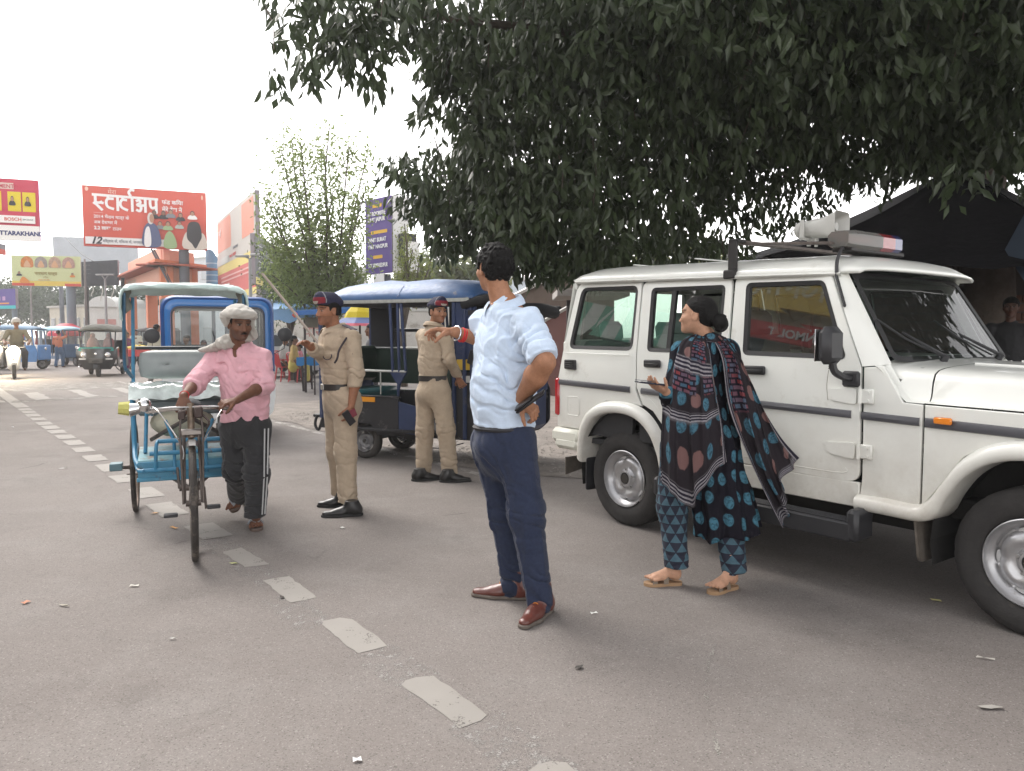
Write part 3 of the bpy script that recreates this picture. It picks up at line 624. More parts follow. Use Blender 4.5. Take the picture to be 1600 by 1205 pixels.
def person_cop_b():
 T = thing('person', 'policeman with his back turned looking over his shoulder beside the blue electric rickshaw', 'person', (*gnd(688,750)[:2], 0))
 sk = (.33,.16,.095); Y = 7.5; A = lambda x, y, d=0: at(x, y, Y + d); kp = KH()
 tf = nrm(V(.62,.78,0)); Mt = basis(tf); ax, rt = Mt[:, 1], Mt[:, 0]
 hc = A(684,488,-.03); Mh = basis(V(.62,-.78,-.02)); nb = A(678,510)
 shR, elR, wrR = A(697,525,-.14), A(702,562,-.16), A(716,590,.06); shL, elL, wrL = A(661,525,.1), A(664,562,.25), A(690,570,.45)
 hR = hand_prims(wrR, nrm(V(.35,.3,-.8)), V(0,.8,.3), V(-.8,0,.2),(.5,.5,.5,.5), thumb=.5)
 parts = [head_mesh(hc, Mh, nb, .94, sk, h=.0042, neck=.052, stubble=.2), arm_mesh(elR, wrR, hR, sk, .04,.026, h=.004)]
 hipL, knL, anL = A(666,615,.05), A(664,675,.03), A(662,735,.02); hipR, knR, anR = A(688,615,-.07), A(697,672,-.1), A(703,732,-.12)
 ib = inner([Cone(nb - V(0,0,.1), A(678,600),.1,.1), Cone(hipL, knL, .06,.05), Cone(knL, anL, .05,.035), Cone(hipR, knR, .06,.05), Cone(knR, anR, .05,.035), Cone(nb - V(0,0,.1), nb + V(0,0,.02),.05,.05)])
 parts.append((ib[0], ib[1], np.tile(V(*sk),(len(ib[0]),1)))); body_from(parts, T)
 d = nrm(wrR - elR)
 pr = [Cone(A(676,592), A(677,565),.138,.150, ax=ax, fl=.84), Cone(A(677,565), A(677,537),.150,.155, ax=ax, fl=.78, k=.05), Cone(shL, shR, .062,.062, k=.06), Cone(nb - V(0,0,.05), nb, .08,.062, k=.05),
          Cone(shR, elR, .066,.056, k=.03), Cone(elR, wrR, .056,.042, k=.02), Cone(shL, elL, .06,.055, k=.03), Cone(elL, wrL, .055,.045, k=.02)]
 J = [(elR, .12, nrm(elR - shR),.009),(A(680,575),.16, V(.1,0,1),.008),(A(690,545),.14, V(.6,0,.8),.007),(A(665,545),.12, V(-.6,0,.8),.005)]
 garment('shirt', pr, .0085,.035, kp, T, clips=[(wrR - d * .015, d, wrR, .07),(A(677,590),(0,0,-1))], joints=J, base=.0032, fs=22, seed=2.2)
 collar(T, nb + V(0,0,.018), Mt, kp, .073,.032,.5,.045)
 belt(T, A(676,591), rt, ax, .144,.124, mat('brown_black_leather'),.026)
 tp = [Cone(A(676,588), A(678,606),.140,.152, ax=ax, fl=.9), Cone(hipL, knL, .100,.085, k=.05), Cone(hipR, knR, .102,.085, k=.05), Cone(knL, anL * V(1,1,0) + V(0,0,.05),.082,.076, k=.04), Cone(knR, anR * V(1,1,0) + V(0,0,.05),.082,.076, k=.04), Ell(A(676,616,-.03),(.15,.12,.11), k=.06)]
 JT = [(knL, .15, V(.3,0,1),.008),(knR, .15, V(-.3,0,1),.009),(anL + V(0,0,.05),.11, V(.2,0,1),.009),(anR + V(0,0,.05),.12, V(-.2,0,1),.010),(A(680,640),.12, V(.7,0,.7),.007)]
 garment('trousers', tp, .0085,.03, kp, T, clips=[(A(676,588.5),(0,0,1)),(V(0,0,.06),(.1,0,-1))], joints=JT, base=.0035, fs=18, seed=1.2)
 bm = mat('black_boot_leather'); bs = mat('black_rubber')
 shoe(T, V(*gnd(657,751)[:2], .09), nrm(V(.75,.25,0)), bm, 'boot', .28,0, bs, high=.02); shoe(T, V(*gnd(701,753)[:2], .09), nrm(V(1,.05,0)), bm, 'boot', .29,0, bs, high=.02)
 hair_mesh(T, hc, Mh, HAIR(),.94, curly=.0015, fs=150, thick=.006, low=-.04, h=.005); side_cap(T, hc, Mh, .94)
person_cop_a(); person_cop_b()
def person_puller():
 T = thing('person', 'man in pink shirt and pale head cloth steering the cycle rickshaw on foot', 'person', (*gnd(398,828)[:2], 0))
 sk = (.155,.07,.042); Y = 5.42; A = lambda x, y, d=0: at(x, y, Y + d)
 tf = nrm(V(.10,-1,0)); Mt = basis(tf); ax, rt = Mt[:, 1], Mt[:, 0]
 hc = A(374,507,-.12); Mh = basis(V(.66,-.75,-.16)); nb = A(372,538,-.0)
 shR, elR, wrR = A(336,560,.02), A(304,600,-.16), A(287,619,-.50); shL, elL, wrL = A(410,560,-.0), A(414,601,-.10), A(369,626,-.42)
 dR = nrm(A(290,640,-.53) - wrR); hR = hand_prims(wrR, V(0,-.45,-.75), V(0,.8,-.5), V(1,0,0),(.75,.8,.85,.9), thumb=.5); hL = hand_prims(wrL, nrm(A(341,631,-.50) - wrL), V(-.1,.3,-.9), V(.0,-.9,-.3),(.55,.8,.8,.8), thumb=.4)
 parts = [head_mesh(hc, Mh, nb, .95, sk, h=.0035, neck=.052, stubble=.35), arm_mesh(elR, wrR, hR, sk, .034,.024), arm_mesh(elL, wrL, hL, sk, .036,.024)]
 hipR, knR, anR = A(364,668,.04), A(368,735,.0), A(372,778,.38); hipL, knL, anL = A(400,668,.0), A(401,742,-.06), A(400,808,-.06)
 def addfoot(an, d, pitch=None):
  p = foot_prims(V(0,0,.085),(0,1,0)); v, f = poly(p + [Cone(V(0,-.015,.06), V(0,-.02,.2),.034,.036, k=.03)], .004,.012)
  if pitch: M = basis(*pitch)
  else: M = basis(d)
  v = v @ M.T + V(an[0], an[1], an[2]); c = np.tile(V(*sk) * 1.1,(len(v),1)); parts.append((v, f, c)); return M
 fL = gnd(399,818,.02); addfoot(fL, V(.35,-.93,0))
 o = A(374,772,.40); fd = nrm(V(-.12,-.62,-.62)); Mb = addfoot(o, None, (fd, nrm(V(0,-.55,.6))))
 ib = inner([Cone(nb - V(0,0,.1), A(382,655),.1,.1), Cone(hipL, knL, .06,.05), Cone(knL, anL, .045,.035), Cone(hipR, knR, .06,.05), Cone(knR, anR, .045,.035), Cone(nb - V(0,0,.1), nb + V(0,0,.02),.05,.05)])
 parts.append((ib[0], ib[1], np.tile(V(*sk),(len(ib[0]),1)))); body_from(parts, T)
 pk = mat('pink_cotton', (.71,.40,.45),.85, noise=(14,.12), bump=(300,.0028), spec=.2, sheen=.15)
 d1 = nrm(elR - shR); cR = elR + (wrR - elR) * .30; dr = nrm(wrR - elR); cL = elL + (wrL - elL) * .28; dl = nrm(wrL - elL)
 pr = [Cone(A(383,655), A(384,600),.165,.158, ax=ax, fl=.72), Cone(A(384,600), A(375,568),.158,.160, ax=ax, fl=.68, k=.05), Cone(shR, shL, .058,.058, k=.06), Cone(nb - V(0,0,.06), nb - V(0,0,.025),.075,.056, k=.05),
          Cone(shR, elR, .068,.068, k=.03), Cone(elR, cR, .07,.052, k=.02), Cone(shL, elL, .068,.066, k=.03), Cone(elL, cL, .066,.054, k=.02), Cone(cR - dr * .04, cR, .055,.055, k=.006), Cone(cL - dl * .035, cL, .056,.056, k=.006), Cone(nb + ax * .085 + V(0,0,.03), nb + ax * .10 - V(0,0,.075),.045,.012, k=.01, sub=True)]
 J = [(elR, .15, d1,.011),(elL, .13, V(.1,0,1),.011),(A(350,570,-.1),.15, V(.5,0,.85),.010),(A(400,575,-.1),.14, V(-.4,0,.9),.007),(A(385,620,-.1),.18, V(.85,0,.5),.007),(A(410,640),.14, V(.2,0,1),.007)]
 def ex(P, D):
  q = (P - A(383,655)); x = q @ rt; front = q @ ax > 0; hz = A(0,655)[2] + .010 * np.cos(x * 20) - .012; notch = np.where(front & (np.abs(x) < .03),.03 - np.abs(x),0)
  D = np.maximum(D, hz + notch - P[:, 2]); pl = np.exp(-((x + .005) / .0025) ** 2) + np.exp(-((x - .030) / .0025) ** 2); D = D + front * pl * .0022 * (P[:, 2] < nb[2] - .05)
  # breast pocket on his left chest
  u = x + .095 * (1 if rt[0] < 0 else 1); px, pz = np.abs(x + .085), np.abs(P[:, 2] - A(0,590)[2]); inn = (px < .055) & (pz < .062) & front; e = np.minimum(.055 - px, .062 - pz); return D - inn * np.clip(e * 2,0,.0035)
 garment('shirt', pr, .007,.035, pk, T, clips=[(cR + dr * .002, dr, cR, .08),(cL + dl * .002, dl, cL, .07)], joints=J, base=.0042, fs=22, extra=ex, seed=8.8)
 collar(T, nb + V(0,-.004,.016), Mt, pk, .073,.032,1.1,.055)
 m = MB()
 for i in range(5):
  p = A(384 + i * .7,566 + i * 19,-.128 - .012 * (i > 0)); m.ell(p, (.005,.003,.005),8,4)
 m.build('buttons', mat('shell_button', (.6,.35,.38),.4), T, True)
 bl = mat('charcoal_cotton', (.022,.022,.024),.9, noise=(12,.15), bump=(300,.0012), sheen=.2)
 tp = [Cone(A(382,650), A(383,668),.138,.145, ax=ax, fl=.8), Cone(hipR, knR, .098,.078, k=.05), Cone(hipL, knL, .098,.082, k=.05), Cone(knR, anR, .078,.066, k=.05), Cone(knL, anL, .082,.066, k=.05)]
 JT = [(knR, .17, V(.2,.2,1),.012),(knL, .16, V(-.2,0,1),.010),(anR, .12, V(.1,-.3,1),.010),(anL + V(0,0,.06),.14, V(.1,0,1),.010),(A(383,690),.13, V(.8,0,.7),.008)]
 garment('trousers', tp, .007,.03, bl, T, clips=[(A(382,648),(0,0,1)),(anL + V(0,0,.0),(0,0,-1), anL, .18),(anR + V(0,.0,.0), nrm(anR - knR), anR, .14)], joints=JT, base=.005, fs=17, seed=3.3)
 # white stripes down the outer side seams
 m = MB(); wm = mat('white_stripe', (.42,.42,.42),.8)
 for off in (0,.022):
  pts = []
  for a, b, r0, r1, n in ((hipL, knL, .098,.082,8),(knL, anL + V(0,0,.03),.082,.066,6)):
   for i in range(n):
    t = i / (n - 1); p = a + (b - a) * t; rr = r0 + (r1 - r0) * t + .016; an_ = -.72 + off * 13; pts.append(p + V(math.cos(an_) * rr, math.sin(an_) * rr, 0))
  P = []
  for p in pts: P += [p + V(-.004,-.004,0), p + V(.004,.003,0)]
  m.grid(P, len(pts),2)
 m.build('side_stripe', wm, T, True)
 fs_ = mat('worn_sandal_sole', (.12,.085,.07),.85, noise=(30,.3)); st = mat('grey_rubber_strap', (.35,.38,.42),.6)
 sandal(T, V(fL[0], fL[1], 0), V(.35,-.93,0), fs_, st, z0=.0); upb = nrm(V(0,-.55,.6)); d = fd; l = nrm(np.cross(upb, d)); up = np.cross(d, l)
 g = o; q = lambda f, w, z: g + d * f + l * w + up * z
 out = [tuple(p[:2]) for p in spline([V(a, b, 0) for a, b in [(-.07,.0),(-.06,.026),(-.03,.034),(.03,.032),(.09,.044),(.14,.04),(.16,0),(.13,-.038),(.08,-.042),(.03,-.032),(-.03,-.032),(-.06,-.024)]], 3, True)]
 m = MB(); m.prism(out, q, -.016,.003); sd = m.build('sandal', fs_, T, True); m = MB()
 for s_ in (-1,1): m.tube(spline([q(.118,.012,.016), q(.09, s_ * .022,.066), q(.03, s_ * .046,.02)], 5),.009,6)
 m.build('strap', st, sd, True)
 hair_mesh(T, hc, Mh, HAIR(),1.0, curly=.0015, fs=150, thick=.004, low=-.03, line=.05, h=.0045)
 # moustache
 g = lambda x, y, z: hc + Mh @ V(x, y, z); v, f = poly([Cone(g(0,.1,-.048), g(.022,.088,-.054),.006,.0035), Cone(g(0,.1,-.048), g(-.022,.088,-.054),.006,.0035)], .0022,.004); make('moustache', v, f, HAIR(), T, True)
 # head cloth: wound band, crown and the tail over the shoulder
 tm = mat('grey_white_headcloth', (.42,.395,.355),.95, noise=(20,.12), bump=(300,.0015), sheen=.3)
 pr = [Ell(g(0,-.014,.062),(.098,.118,.078), Mh), Cone(g(-.07,.045,.062), g(-.085,-.04,.052),.035,.04, k=.03), Cone(g(.07,.05,.075), g(.085,-.04,.05),.034,.036, k=.03), Cone(g(-.05,.085,.080), g(.05,.088,.088),.028,.03, k=.02), Cone(g(-.05,-.1,.04), g(.05,-.1,.04),.04,.04, k=.03), Cone(g(-.07,-.03,.0), g(-.02,-.1,-.01),.03,.04, k=.04), Cone(g(.07,-.03,.0), g(.02,-.1,-.01),.025,.04, k=.04)]
 def tpost(P, D):
  q = (P - hc) @ Mh; ph = (q[:, 2] + q[:, 0] * .35 * np.sign(q[:, 1] + .02) + vnoise(P * 16) * .03) * 230; D = D - .0028 * np.abs(np.sin(ph * .5)) + .002 - (vnoise(P * 50) - .5) * .004
  return np.maximum(D, np.where(q[:, 1] > .03,.050,.05 - np.clip((.03 - q[:, 1]) / .05,0,1) * .075) + .0 * q[:, 2] - q[:, 2])
 v, f = poly(pr, .0045,.03, tpost); make('head_cloth', v, f, tm, T, True, angle=80)
 dp = [g(-.060,-.02,.05), g(-.088,-.03,-.01), g(-.098,-.035,-.07), A(349,536,-.10), A(338,543,-.04), A(322,547,.0)]
 pr = [Cone(p_, q_, r0, r1, ax=a_, fl=f_, k=.02) for p_, q_, r0, r1, a_, f_ in ((dp[0], dp[1], .05,.052, Mh[:, 0], .5),(dp[1], dp[2], .052,.050, Mh[:, 0], .5),(dp[2], dp[3], .050,.050, V(.5,-.6,.3),.6),(dp[3], dp[4], .050,.058, V(0,0,1),.45),(dp[4], dp[5], .058,.05, V(0,0,1),.4))]
 def dpost(P, D): return D + .004 * np.sin((P @ V(150,-60,30)) + vnoise(P * 22) * 6) + (vnoise(P * 40) - .5) * .006
 v, f = poly(pr, .005,.02, dpost); make('cloth_tail', v, f, tm, T, True, angle=80)
 m = MB(); d_, u_, v_ = frame_of(elR - wrR); m.tube([wrR + d_ * .02 + .028 * (math.cos(t) * u_ + math.sin(t) * v_) for t in np.linspace(0,2 * PI, 17)[:-1]], .004,6, closed=True); m.build('wrist_thread', mat('red_thread', (.3,.05,.04),.8), T, True)
person_puller()
def fabric_dots(name, base, dot, scale, rad, uvscale=1.0, second=None):
 m = bpy.data.materials.new(name); m.use_nodes = True; t = m.node_tree; N = t.nodes.new; L = t.links.new; b = t.nodes['Principled BSDF']
 b.inputs['Roughness'].default_value = .9; b.inputs['Specular IOR Level'].default_value = .15
 uv = N('ShaderNodeUVMap'); mp = N('ShaderNodeMapping'); mp.inputs['Scale'].default_value = (scale, scale * .86,1); L(uv.outputs[0], mp.inputs[0])
 vo = N('ShaderNodeTexVoronoi'); vo.voronoi_dimensions = '2D'; vo.inputs['Randomness'].default_value = .30; vo.inputs['Scale'].default_value = 1; L(mp.outputs[0], vo.inputs['Vector'])
 no = N('ShaderNodeTexNoise'); no.inputs['Scale'].default_value = 60; no.inputs['Detail'].default_value = 4; L(uv.outputs[0], no.inputs['Vector'])
 ad = N('ShaderNodeMath'); ad.operation = 'MULTIPLY_ADD'; ad.inputs[1].default_value = .10; L(no.outputs[0], ad.inputs[0]); L(vo.outputs['Distance'], ad.inputs[2])
 mr = N('ShaderNodeMapRange'); mr.inputs[1].default_value = rad + .02; mr.inputs[2].default_value = rad + .06; mr.inputs[3].default_value = 1; mr.inputs[4].default_value = 0; L(ad.outputs[0], mr.inputs[0])
 mx = N('ShaderNodeMix'); mx.data_type = 'RGBA'; L(mr.outputs[0], mx.inputs[0]); mx.inputs[6].default_value = (*base, 1)
 cr = N('ShaderNodeMix'); cr.data_type = 'RGBA'; cr.inputs[6].default_value = (*[x * .45 for x in dot], 1); cr.inputs[7].default_value = (*dot, 1)
 m2 = N('ShaderNodeMapRange'); m2.inputs[1].default_value = .38; m2.inputs[2].default_value = .56; L(no.outputs[0], m2.inputs[0]); L(m2.outputs[0], cr.inputs[0])
 out = cr.outputs[2]
 if second:
  sep = N('ShaderNodeSeparateColor'); L(vo.outputs['Color'], sep.inputs[0]); gt = N('ShaderNodeMath'); gt.operation = 'GREATER_THAN'; gt.inputs[1].default_value = .70; L(sep.outputs[0], gt.inputs[0])
  m3 = N('ShaderNodeMix'); m3.data_type = 'RGBA'; L(gt.outputs[0], m3.inputs[0]); L(out, m3.inputs[6]); m3.inputs[7].default_value = (*second, 1); out = m3.outputs[2]
 L(out, mx.inputs[7]); L(mx.outputs[2], b.inputs['Base Color']); return m, t, mx, b, uv
def mathn(t, op, a, b=None, c=None):
 n = t.nodes.new('ShaderNodeMath'); n.operation = op
 for i, x in enumerate((a, b, c)):
  if x is None: continue
  if isinstance(x, (int, float)): n.inputs[i].default_value = x
  else: t.links.new(x, n.inputs[i])
 return n.outputs[0]
def fabric_triangles(name):
 m = bpy.data.materials.new(name); m.use_nodes = True; t = m.node_tree; N = t.nodes.new; L = t.links.new; b = t.nodes['Principled BSDF']; b.inputs['Roughness'].default_value = .9
 uv = N('ShaderNodeUVMap'); sp = N('ShaderNodeSeparateXYZ'); L(uv.outputs[0], sp.inputs[0])
 v = mathn(t, 'MULTIPLY', sp.outputs[1], 20.0); row = mathn(t, 'FLOOR', v); fv = mathn(t, 'FRACT', v)
 u = mathn(t, 'MULTIPLY_ADD', row, .5, mathn(t, 'MULTIPLY', sp.outputs[0], 19.0)); fu = mathn(t, 'FRACT', u); au = mathn(t, 'MULTIPLY', mathn(t, 'ABSOLUTE', mathn(t, 'SUBTRACT', fu, .5)),2.0)
 tri = mathn(t, 'LESS_THAN', au, mathn(t, 'SUBTRACT', .93, fv))
 no = N('ShaderNodeTexNoise'); no.inputs['Scale'].default_value = 50; L(uv.outputs[0], no.inputs['Vector'])
 c = N('ShaderNodeMix'); c.data_type = 'RGBA'; L(no.outputs[0], c.inputs[0]); c.inputs[6].default_value = (.028,.07,.10,1); c.inputs[7].default_value = (.07,.13,.165,1)
 mx = N('ShaderNodeMix'); mx.data_type = 'RGBA'; L(tri, mx.inputs[0]); mx.inputs[6].default_value = (.012,.014,.028,1); L(c.outputs[2], mx.inputs[7]); L(mx.outputs[2], b.inputs['Base Color']); return m
def fabric_shawl(name):
 m, t, mx, b, uv = fabric_dots(name, (.022,.018,.022),(.06,.15,.21),8.6,.30, second=(.17,.095,.09)); N = t.nodes.new; L = t.links.new
 sp = N('ShaderNodeSeparateXYZ'); L(uv.outputs[0], sp.inputs[0])     # u across 0..1 (scaled metres), v along
 a = N('ShaderNodeAttribute'); a.attribute_name = 'band'; sa = N('ShaderNodeSeparateColor'); L(a.outputs['Color'], sa.inputs[0])
 st = mathn(t, 'GREATER_THAN', mathn(t, 'SINE', mathn(t, 'MULTIPLY', sa.outputs[1], 1.0)),.1)
 no = N('ShaderNodeTexNoise'); no.inputs['Scale'].default_value = 90; L(uv.outputs[0], no.inputs['Vector'])
 ww = mathn(t, 'MULTIPLY', st, mathn(t, 'ADD', .35, no.outputs[0]))
 m2 = N('ShaderNodeMix'); m2.data_type = 'RGBA'; L(ww, m2.inputs[0]); m2.inputs[6].default_value = (.02,.018,.03,1); m2.inputs[7].default_value = (.28,.265,.28,1)
 m3 = N('ShaderNodeMix'); m3.data_type = 'RGBA'; L(sa.outputs[0], m3.inputs[0]); L(mx.outputs[2], m3.inputs[6]); L(m2.outputs[2], m3.inputs[7])
 # patchwork blocks
 vo = N('ShaderNodeTexBrick'); vo.inputs['Color1'].default_value = (.20,.03,.03,1); vo.inputs['Color2'].default_value = (.05,.10,.15,1); vo.inputs['Mortar'].default_value = (.015,.012,.02,1); vo.inputs['Scale'].default_value = 9.0
 vo.inputs['Mortar Size'].default_value = .05; L(uv.outputs[0], vo.inputs['Vector'])
 m4 = N('ShaderNodeMix'); m4.data_type = 'RGBA'; L(sa.outputs[2], m4.inputs[0]); L(m3.outputs[2], m4.inputs[6]); L(vo.outputs[0], m4.inputs[7]); L(m4.outputs[2], b.inputs['Base Color']); return m
def shawl_sheet(T, mt, cols, n_u, n_v, fold, foldn, wid, length, bandv, patches, name='shawl_panel', seed=0, out=V(-.3,-1,0)):
 """cols: rails running down the cloth (each a list of points); folds ride on top"""
 rails = [spline(c, max(2, n_v // (len(c) - 1))) for c in cols]; nv = min(len(r) for r in rails); P = []; uv = []; bd = []
 r_ = random.Random(seed)
 for i in range(n_u):
  s_ = i / (n_u - 1) * (len(rails) - 1); j = min(int(s_), len(rails) - 2); f = s_ - j
  for k in range(nv):
   t = k / (nv - 1); p = rails[j][k] * (1 - f) + rails[j + 1][k] * f; u = i / (n_u - 1)
   ph = u * foldn * 2 * PI + 1.3 * math.sin(t * 3 + seed) + .8 * math.sin(u * 9 + seed); am = fold * (.45 + .9 * t) * (.6 + .4 * math.sin(u * 13 + seed))
   P.append(p + nrm(out) * (am * math.sin(ph) + .004 * math.sin(ph * 2.7 + t * 11)) + V(am * .6 * math.cos(ph),0,0)); uv.append((u * wid, t * length))
   b0 = 0; sv = 0
   for (v0, v1) in bandv:
    if v0 <= t <= v1: b0 = 1; sv = (t - v0) / (v1 - v0) * PI * 2 * 3.2 + PI
   if u < .06 or u > .955: b0 = 1; sv = u * 120
   pt = 1 if any(a0 <= u <= a1 and c0 <= t <= c1 for a0, a1, c0, c1 in patches) and not b0 else 0; bd.append((b0, sv, pt))
 m = MB(); m.grid(P, n_u, nv); o = m.build(name, mt, T, True, angle=180, uv=uv)
 a = o.data.color_attributes.new('band', 'FLOAT_COLOR', 'POINT'); a.data.foreach_set('color', np.hstack([np.array(bd, np.float32), np.ones((len(bd),1), np.float32)]).ravel())
 md = o.modifiers.new('t', 'SOLIDIFY'); md.thickness = .004; return o
def person_woman():
 T = thing('person', 'woman in teal dotted black kurta and patterned shawl walking past the white police car', 'person', (*gnd(1095,930)[:2], 0))
 sk = (.46,.26,.17); Y = 4.28; A = lambda x, y, d=0: at(x, y, Y + d)
 tf = nrm(V(-.80,.60,0)); Mt = basis(tf); ax, rt = Mt[:, 1], Mt[:, 0]
 hc = A(1089,493,-.02); Mh = basis(V(-.86,.50,.02)); nb = A(1104,528)
 shL, elL, wrL = A(1066,552,-.02), A(1052,625,-.10), A(1036,609,-.10); shR, elR, wrR = A(1137,548,-.0), A(1152,610,.02), A(1128,640,.15)
 wrL = A(1040,612,-.22); hL = hand_prims(wrL, nrm(A(1015,598,-.28) - wrL), V(0,.15,1), V(.1,-1,.2),(.2,.25,.3,.35), thumb=.35, s=.88)
 parts = [head_mesh(hc, Mh, nb, .90, sk, h=.0033, neck=.044, fem=True), arm_mesh(elL, wrL, hL, sk, .034,.022)]
 hipL, knL, anL = A(1058,700,.02), A(1050,790,-.03), A(1057,882,-.10); hipR, knR, anR = A(1120,700,.0), A(1135,790,-.06), A(1148,890,-.15)
 fA = gnd(1054,920) + V(-.01,.07,0); fB = gnd(1143,928) + V(.0,.07,0)
 for (g_, d) in ((fA, V(-.98,-.1,0)),(fB, V(-.7,-.45,0))):
  p = foot_prims(V(0,0,.105),(0,1,0),.88); v, f = poly(p + [Cone(V(0,-.015,.07), V(0,-.02,.18),.028,.031, k=.03)], .004,.012); M = basis(d); v = v @ M.T + V(g_[0], g_[1], .0); parts.append((v, f, np.tile(V(*sk),(len(v),1))))
 ib = inner([Cone(nb - V(0,0,.1), A(1095,680),.09,.1), Cone(hipL, knL, .06,.05), Cone(knL, anL, .045,.035), Cone(hipR, knR, .06,.05), Cone(knR, anR, .045,.035), Cone(nb - V(0,0,.1), nb + V(0,0,.02),.045,.045)])
 parts.append((ib[0], ib[1], np.tile(V(*sk),(len(ib[0]),1)))); body_from(parts, T)
 c0 = A(1105,600)
 def cyl_uv(v): a = np.arctan2(v[:, 0] - c0[0] - np.clip(1.1 - v[:, 2], 0,1) * .10,-(v[:, 1] - c0[1])); return np.stack([a * .21, v[:, 2]], 1)
 kurta, *_ = fabric_dots('dotted_kurta_cotton', (.010,.009,.014),(.055,.155,.215),9.8,.30)
 pr = [Cone(shL, shR, .058,.058, k=.05), Cone(nb - V(0,0,.05), nb - V(0,0,.005),.072,.052, k=.05), Cone(A(1102,560), A(1106,620),.138,.112, ax=ax, fl=.75, k=.04), Cone(A(1106,620), A(1114,700),.114,.150, ax=ax, fl=.85, k=.05), Cone(A(1114,700), A(1138,835),.150,.205, ax=ax, fl=.82, k=.05),
          Cone(shR, elR, .062,.058, k=.03), Cone(elR, wrR, .056,.046, k=.02), Cone(shL, elL, .062,.060, k=.03), Cone(elL, elL + (wrL - elL) * .7,.056,.045, k=.02)]
 def ex(P, D):
  q = P - A(1120,760); a = np.arctan2(q[:, 0], -q[:, 1]); w = np.clip((1.15 - P[:, 2]) / .6,0,1)
  D = D + w * .016 * np.sin(a * 9 + vnoise(P * 6) * 4) + w * .007 * np.sin(a * 21 + vnoise(P * 9) * 4); hem = A(0,833)[2] + .018 * np.sin(a * 5 + 1) + (P[:, 0] - A(1136,0)[0]) * .10
  return np.maximum(D, hem - P[:, 2])
 garment('kurta', pr, .008,.035, kurta, T, joints=[(elR, .12, V(.2,0,1),.007),(A(1104,620,-.1),.15, V(.2,0,1),.006),(A(1090,560,-.1),.14, V(.6,0,.8),.005)], base=.003, fs=18, extra=ex, uvf=cyl_uv)
 tri = fabric_triangles('triangle_print_cotton')
 for nm_, (hp, kn, an, r_) in (('trouser_leg', (hipL, knL, anL, 0)),('trouser_leg', (hipR, knR, anR, 1))):
  cc = kn
  def uvt(v, cc=cc): a = np.arctan2(v[:, 0] - cc[0], -(v[:, 1] - cc[1])); return np.stack([a * .085, v[:, 2]], 1)
  garment(nm_, [Cone(hp, kn, .095,.076), Cone(kn, an - V(0,0,.03),.076,.066, k=.05)], .0075,.03, tri, T, clips=[(an - V(0,0,.015),(.15 if r_ else 0,0,-1))], joints=[(kn, .15, V(.2,0,1),.007),(an + V(0,0,.06),.12, V(-.1,0,1),.007)], base=.0035, fs=16, uvf=uvt, seed=r_)
 # shawl: left side piece over the arm, right piece thrown back
 sh = fabric_shawl('printed_shawl_cotton'); B = lambda x, y, d=0: A(x, y, d)
 shawl_sheet(T, sh, [[B(1098,527,.10), B(1062,541,.06), B(1040,590,-.05), B(1034,665,-.10), B(1031,745,-.12)],
      [B(1088,521,-.02), B(1062,538,-.08), B(1052,600,-.20), B(1045,680,-.26), B(1046,770,-.24)],
      [B(1090,523,-.07), B(1080,545,-.14), B(1077,610,-.23), B(1075,690,-.27), B(1078,796,-.24)],
      [B(1098,526,-.09), B(1098,552,-.16), B(1103,615,-.22), B(1106,680,-.24), B(1111,745,-.22)],
      [B(1104,528,-.09), B(1112,556,-.14), B(1120,610,-.18), B(1127,660,-.19), B(1131,722,-.18)]],
    90,60,.018,4.3,.62,1.0, [(.33,.41),(.62,.67),(.92,.985)], [(.55,.82,.12,.32),(.2,.6,.41,.52),(.72,.9,.33,.5)], seed=1)
 shawl_sheet(T, sh, [[B(1112,527,-.08), B(1128,560,-.14), B(1140,640,-.16), B(1180,740,-.14), B(1222,826,-.10)],
      [B(1122,525,-.08), B(1146,560,-.14), B(1164,640,-.15), B(1195,735,-.12), B(1232,800,-.06)],
      [B(1132,527,-.05), B(1160,568,-.10), B(1182,640,-.10), B(1205,710,-.08), B(1222,752,-.12)],
      [B(1140,532,-.0), B(1164,580,-.03), B(1194,640,-.03), B(1222,685,-.02), B(1249,716,.02)]],
    70,60,.020,3.6,.42,1.0, [(.93,.99)], [(.1,.45,.1,.5)], seed=4)
 # back part round the neck
 shawl_sheet(T, sh, [[B(1098,527,.10), B(1106,524,.08), B(1122,528,.05), B(1138,534,.0)], [B(1090,522,.0), B(1104,521,-.06), B(1122,523,-.07), B(1140,532,-.04)], [B(1098,531,-.085), B(1106,534,-.10), B(1120,536,-.10), B(1134,541,-.07)]], 20,24,.005,2,.2,.3, [], [], seed=2)
 hair = HAIR(); g = lambda x, y, z: hc + Mh @ V(x, y, z)
 pr = [Ell(g(0,-.018,.030),(.074,.094,.080), Mh), Ell(g(0,-.058,-.01),(.058,.050,.055), Mh, k=.03), Ell(g(.0,-.132,-.040),(.050,.040,.050), Mh, k=.008), Ell(g(0,-.10,-.02),(.032,.03,.03), Mh, k=.015)]
 def post(P, D):
  q = (P - hc) @ Mh; D = D + (vnoise(P * V(70,70,200)) - .5) * .003 + (vnoise(P * 400) - .5) * .001; bn = np.linalg.norm(q - V(0,-.132,-.040), axis=1); D = D + np.where(bn < .06,.003 * np.sin(bn * 420 + np.arctan2(q[:, 2] + .05, q[:, 0]) * 2),0)
  lim = np.where(q[:, 1] > .045,.062, np.where(q[:, 1] > .0,.02 + (q[:, 1]) * .9, np.where(q[:, 1] > -.03,.012,-.12))); return np.maximum(D, (lim - q[:, 2]) * .7)
 v, f = poly(pr, .0038,.02, post); make('hair', v, f, hair, T, True, angle=75)
 ss = mat('tan_cork_sole', (.32,.20,.11),.8); sp = mat('taupe_strap', (.16,.12,.085),.6);
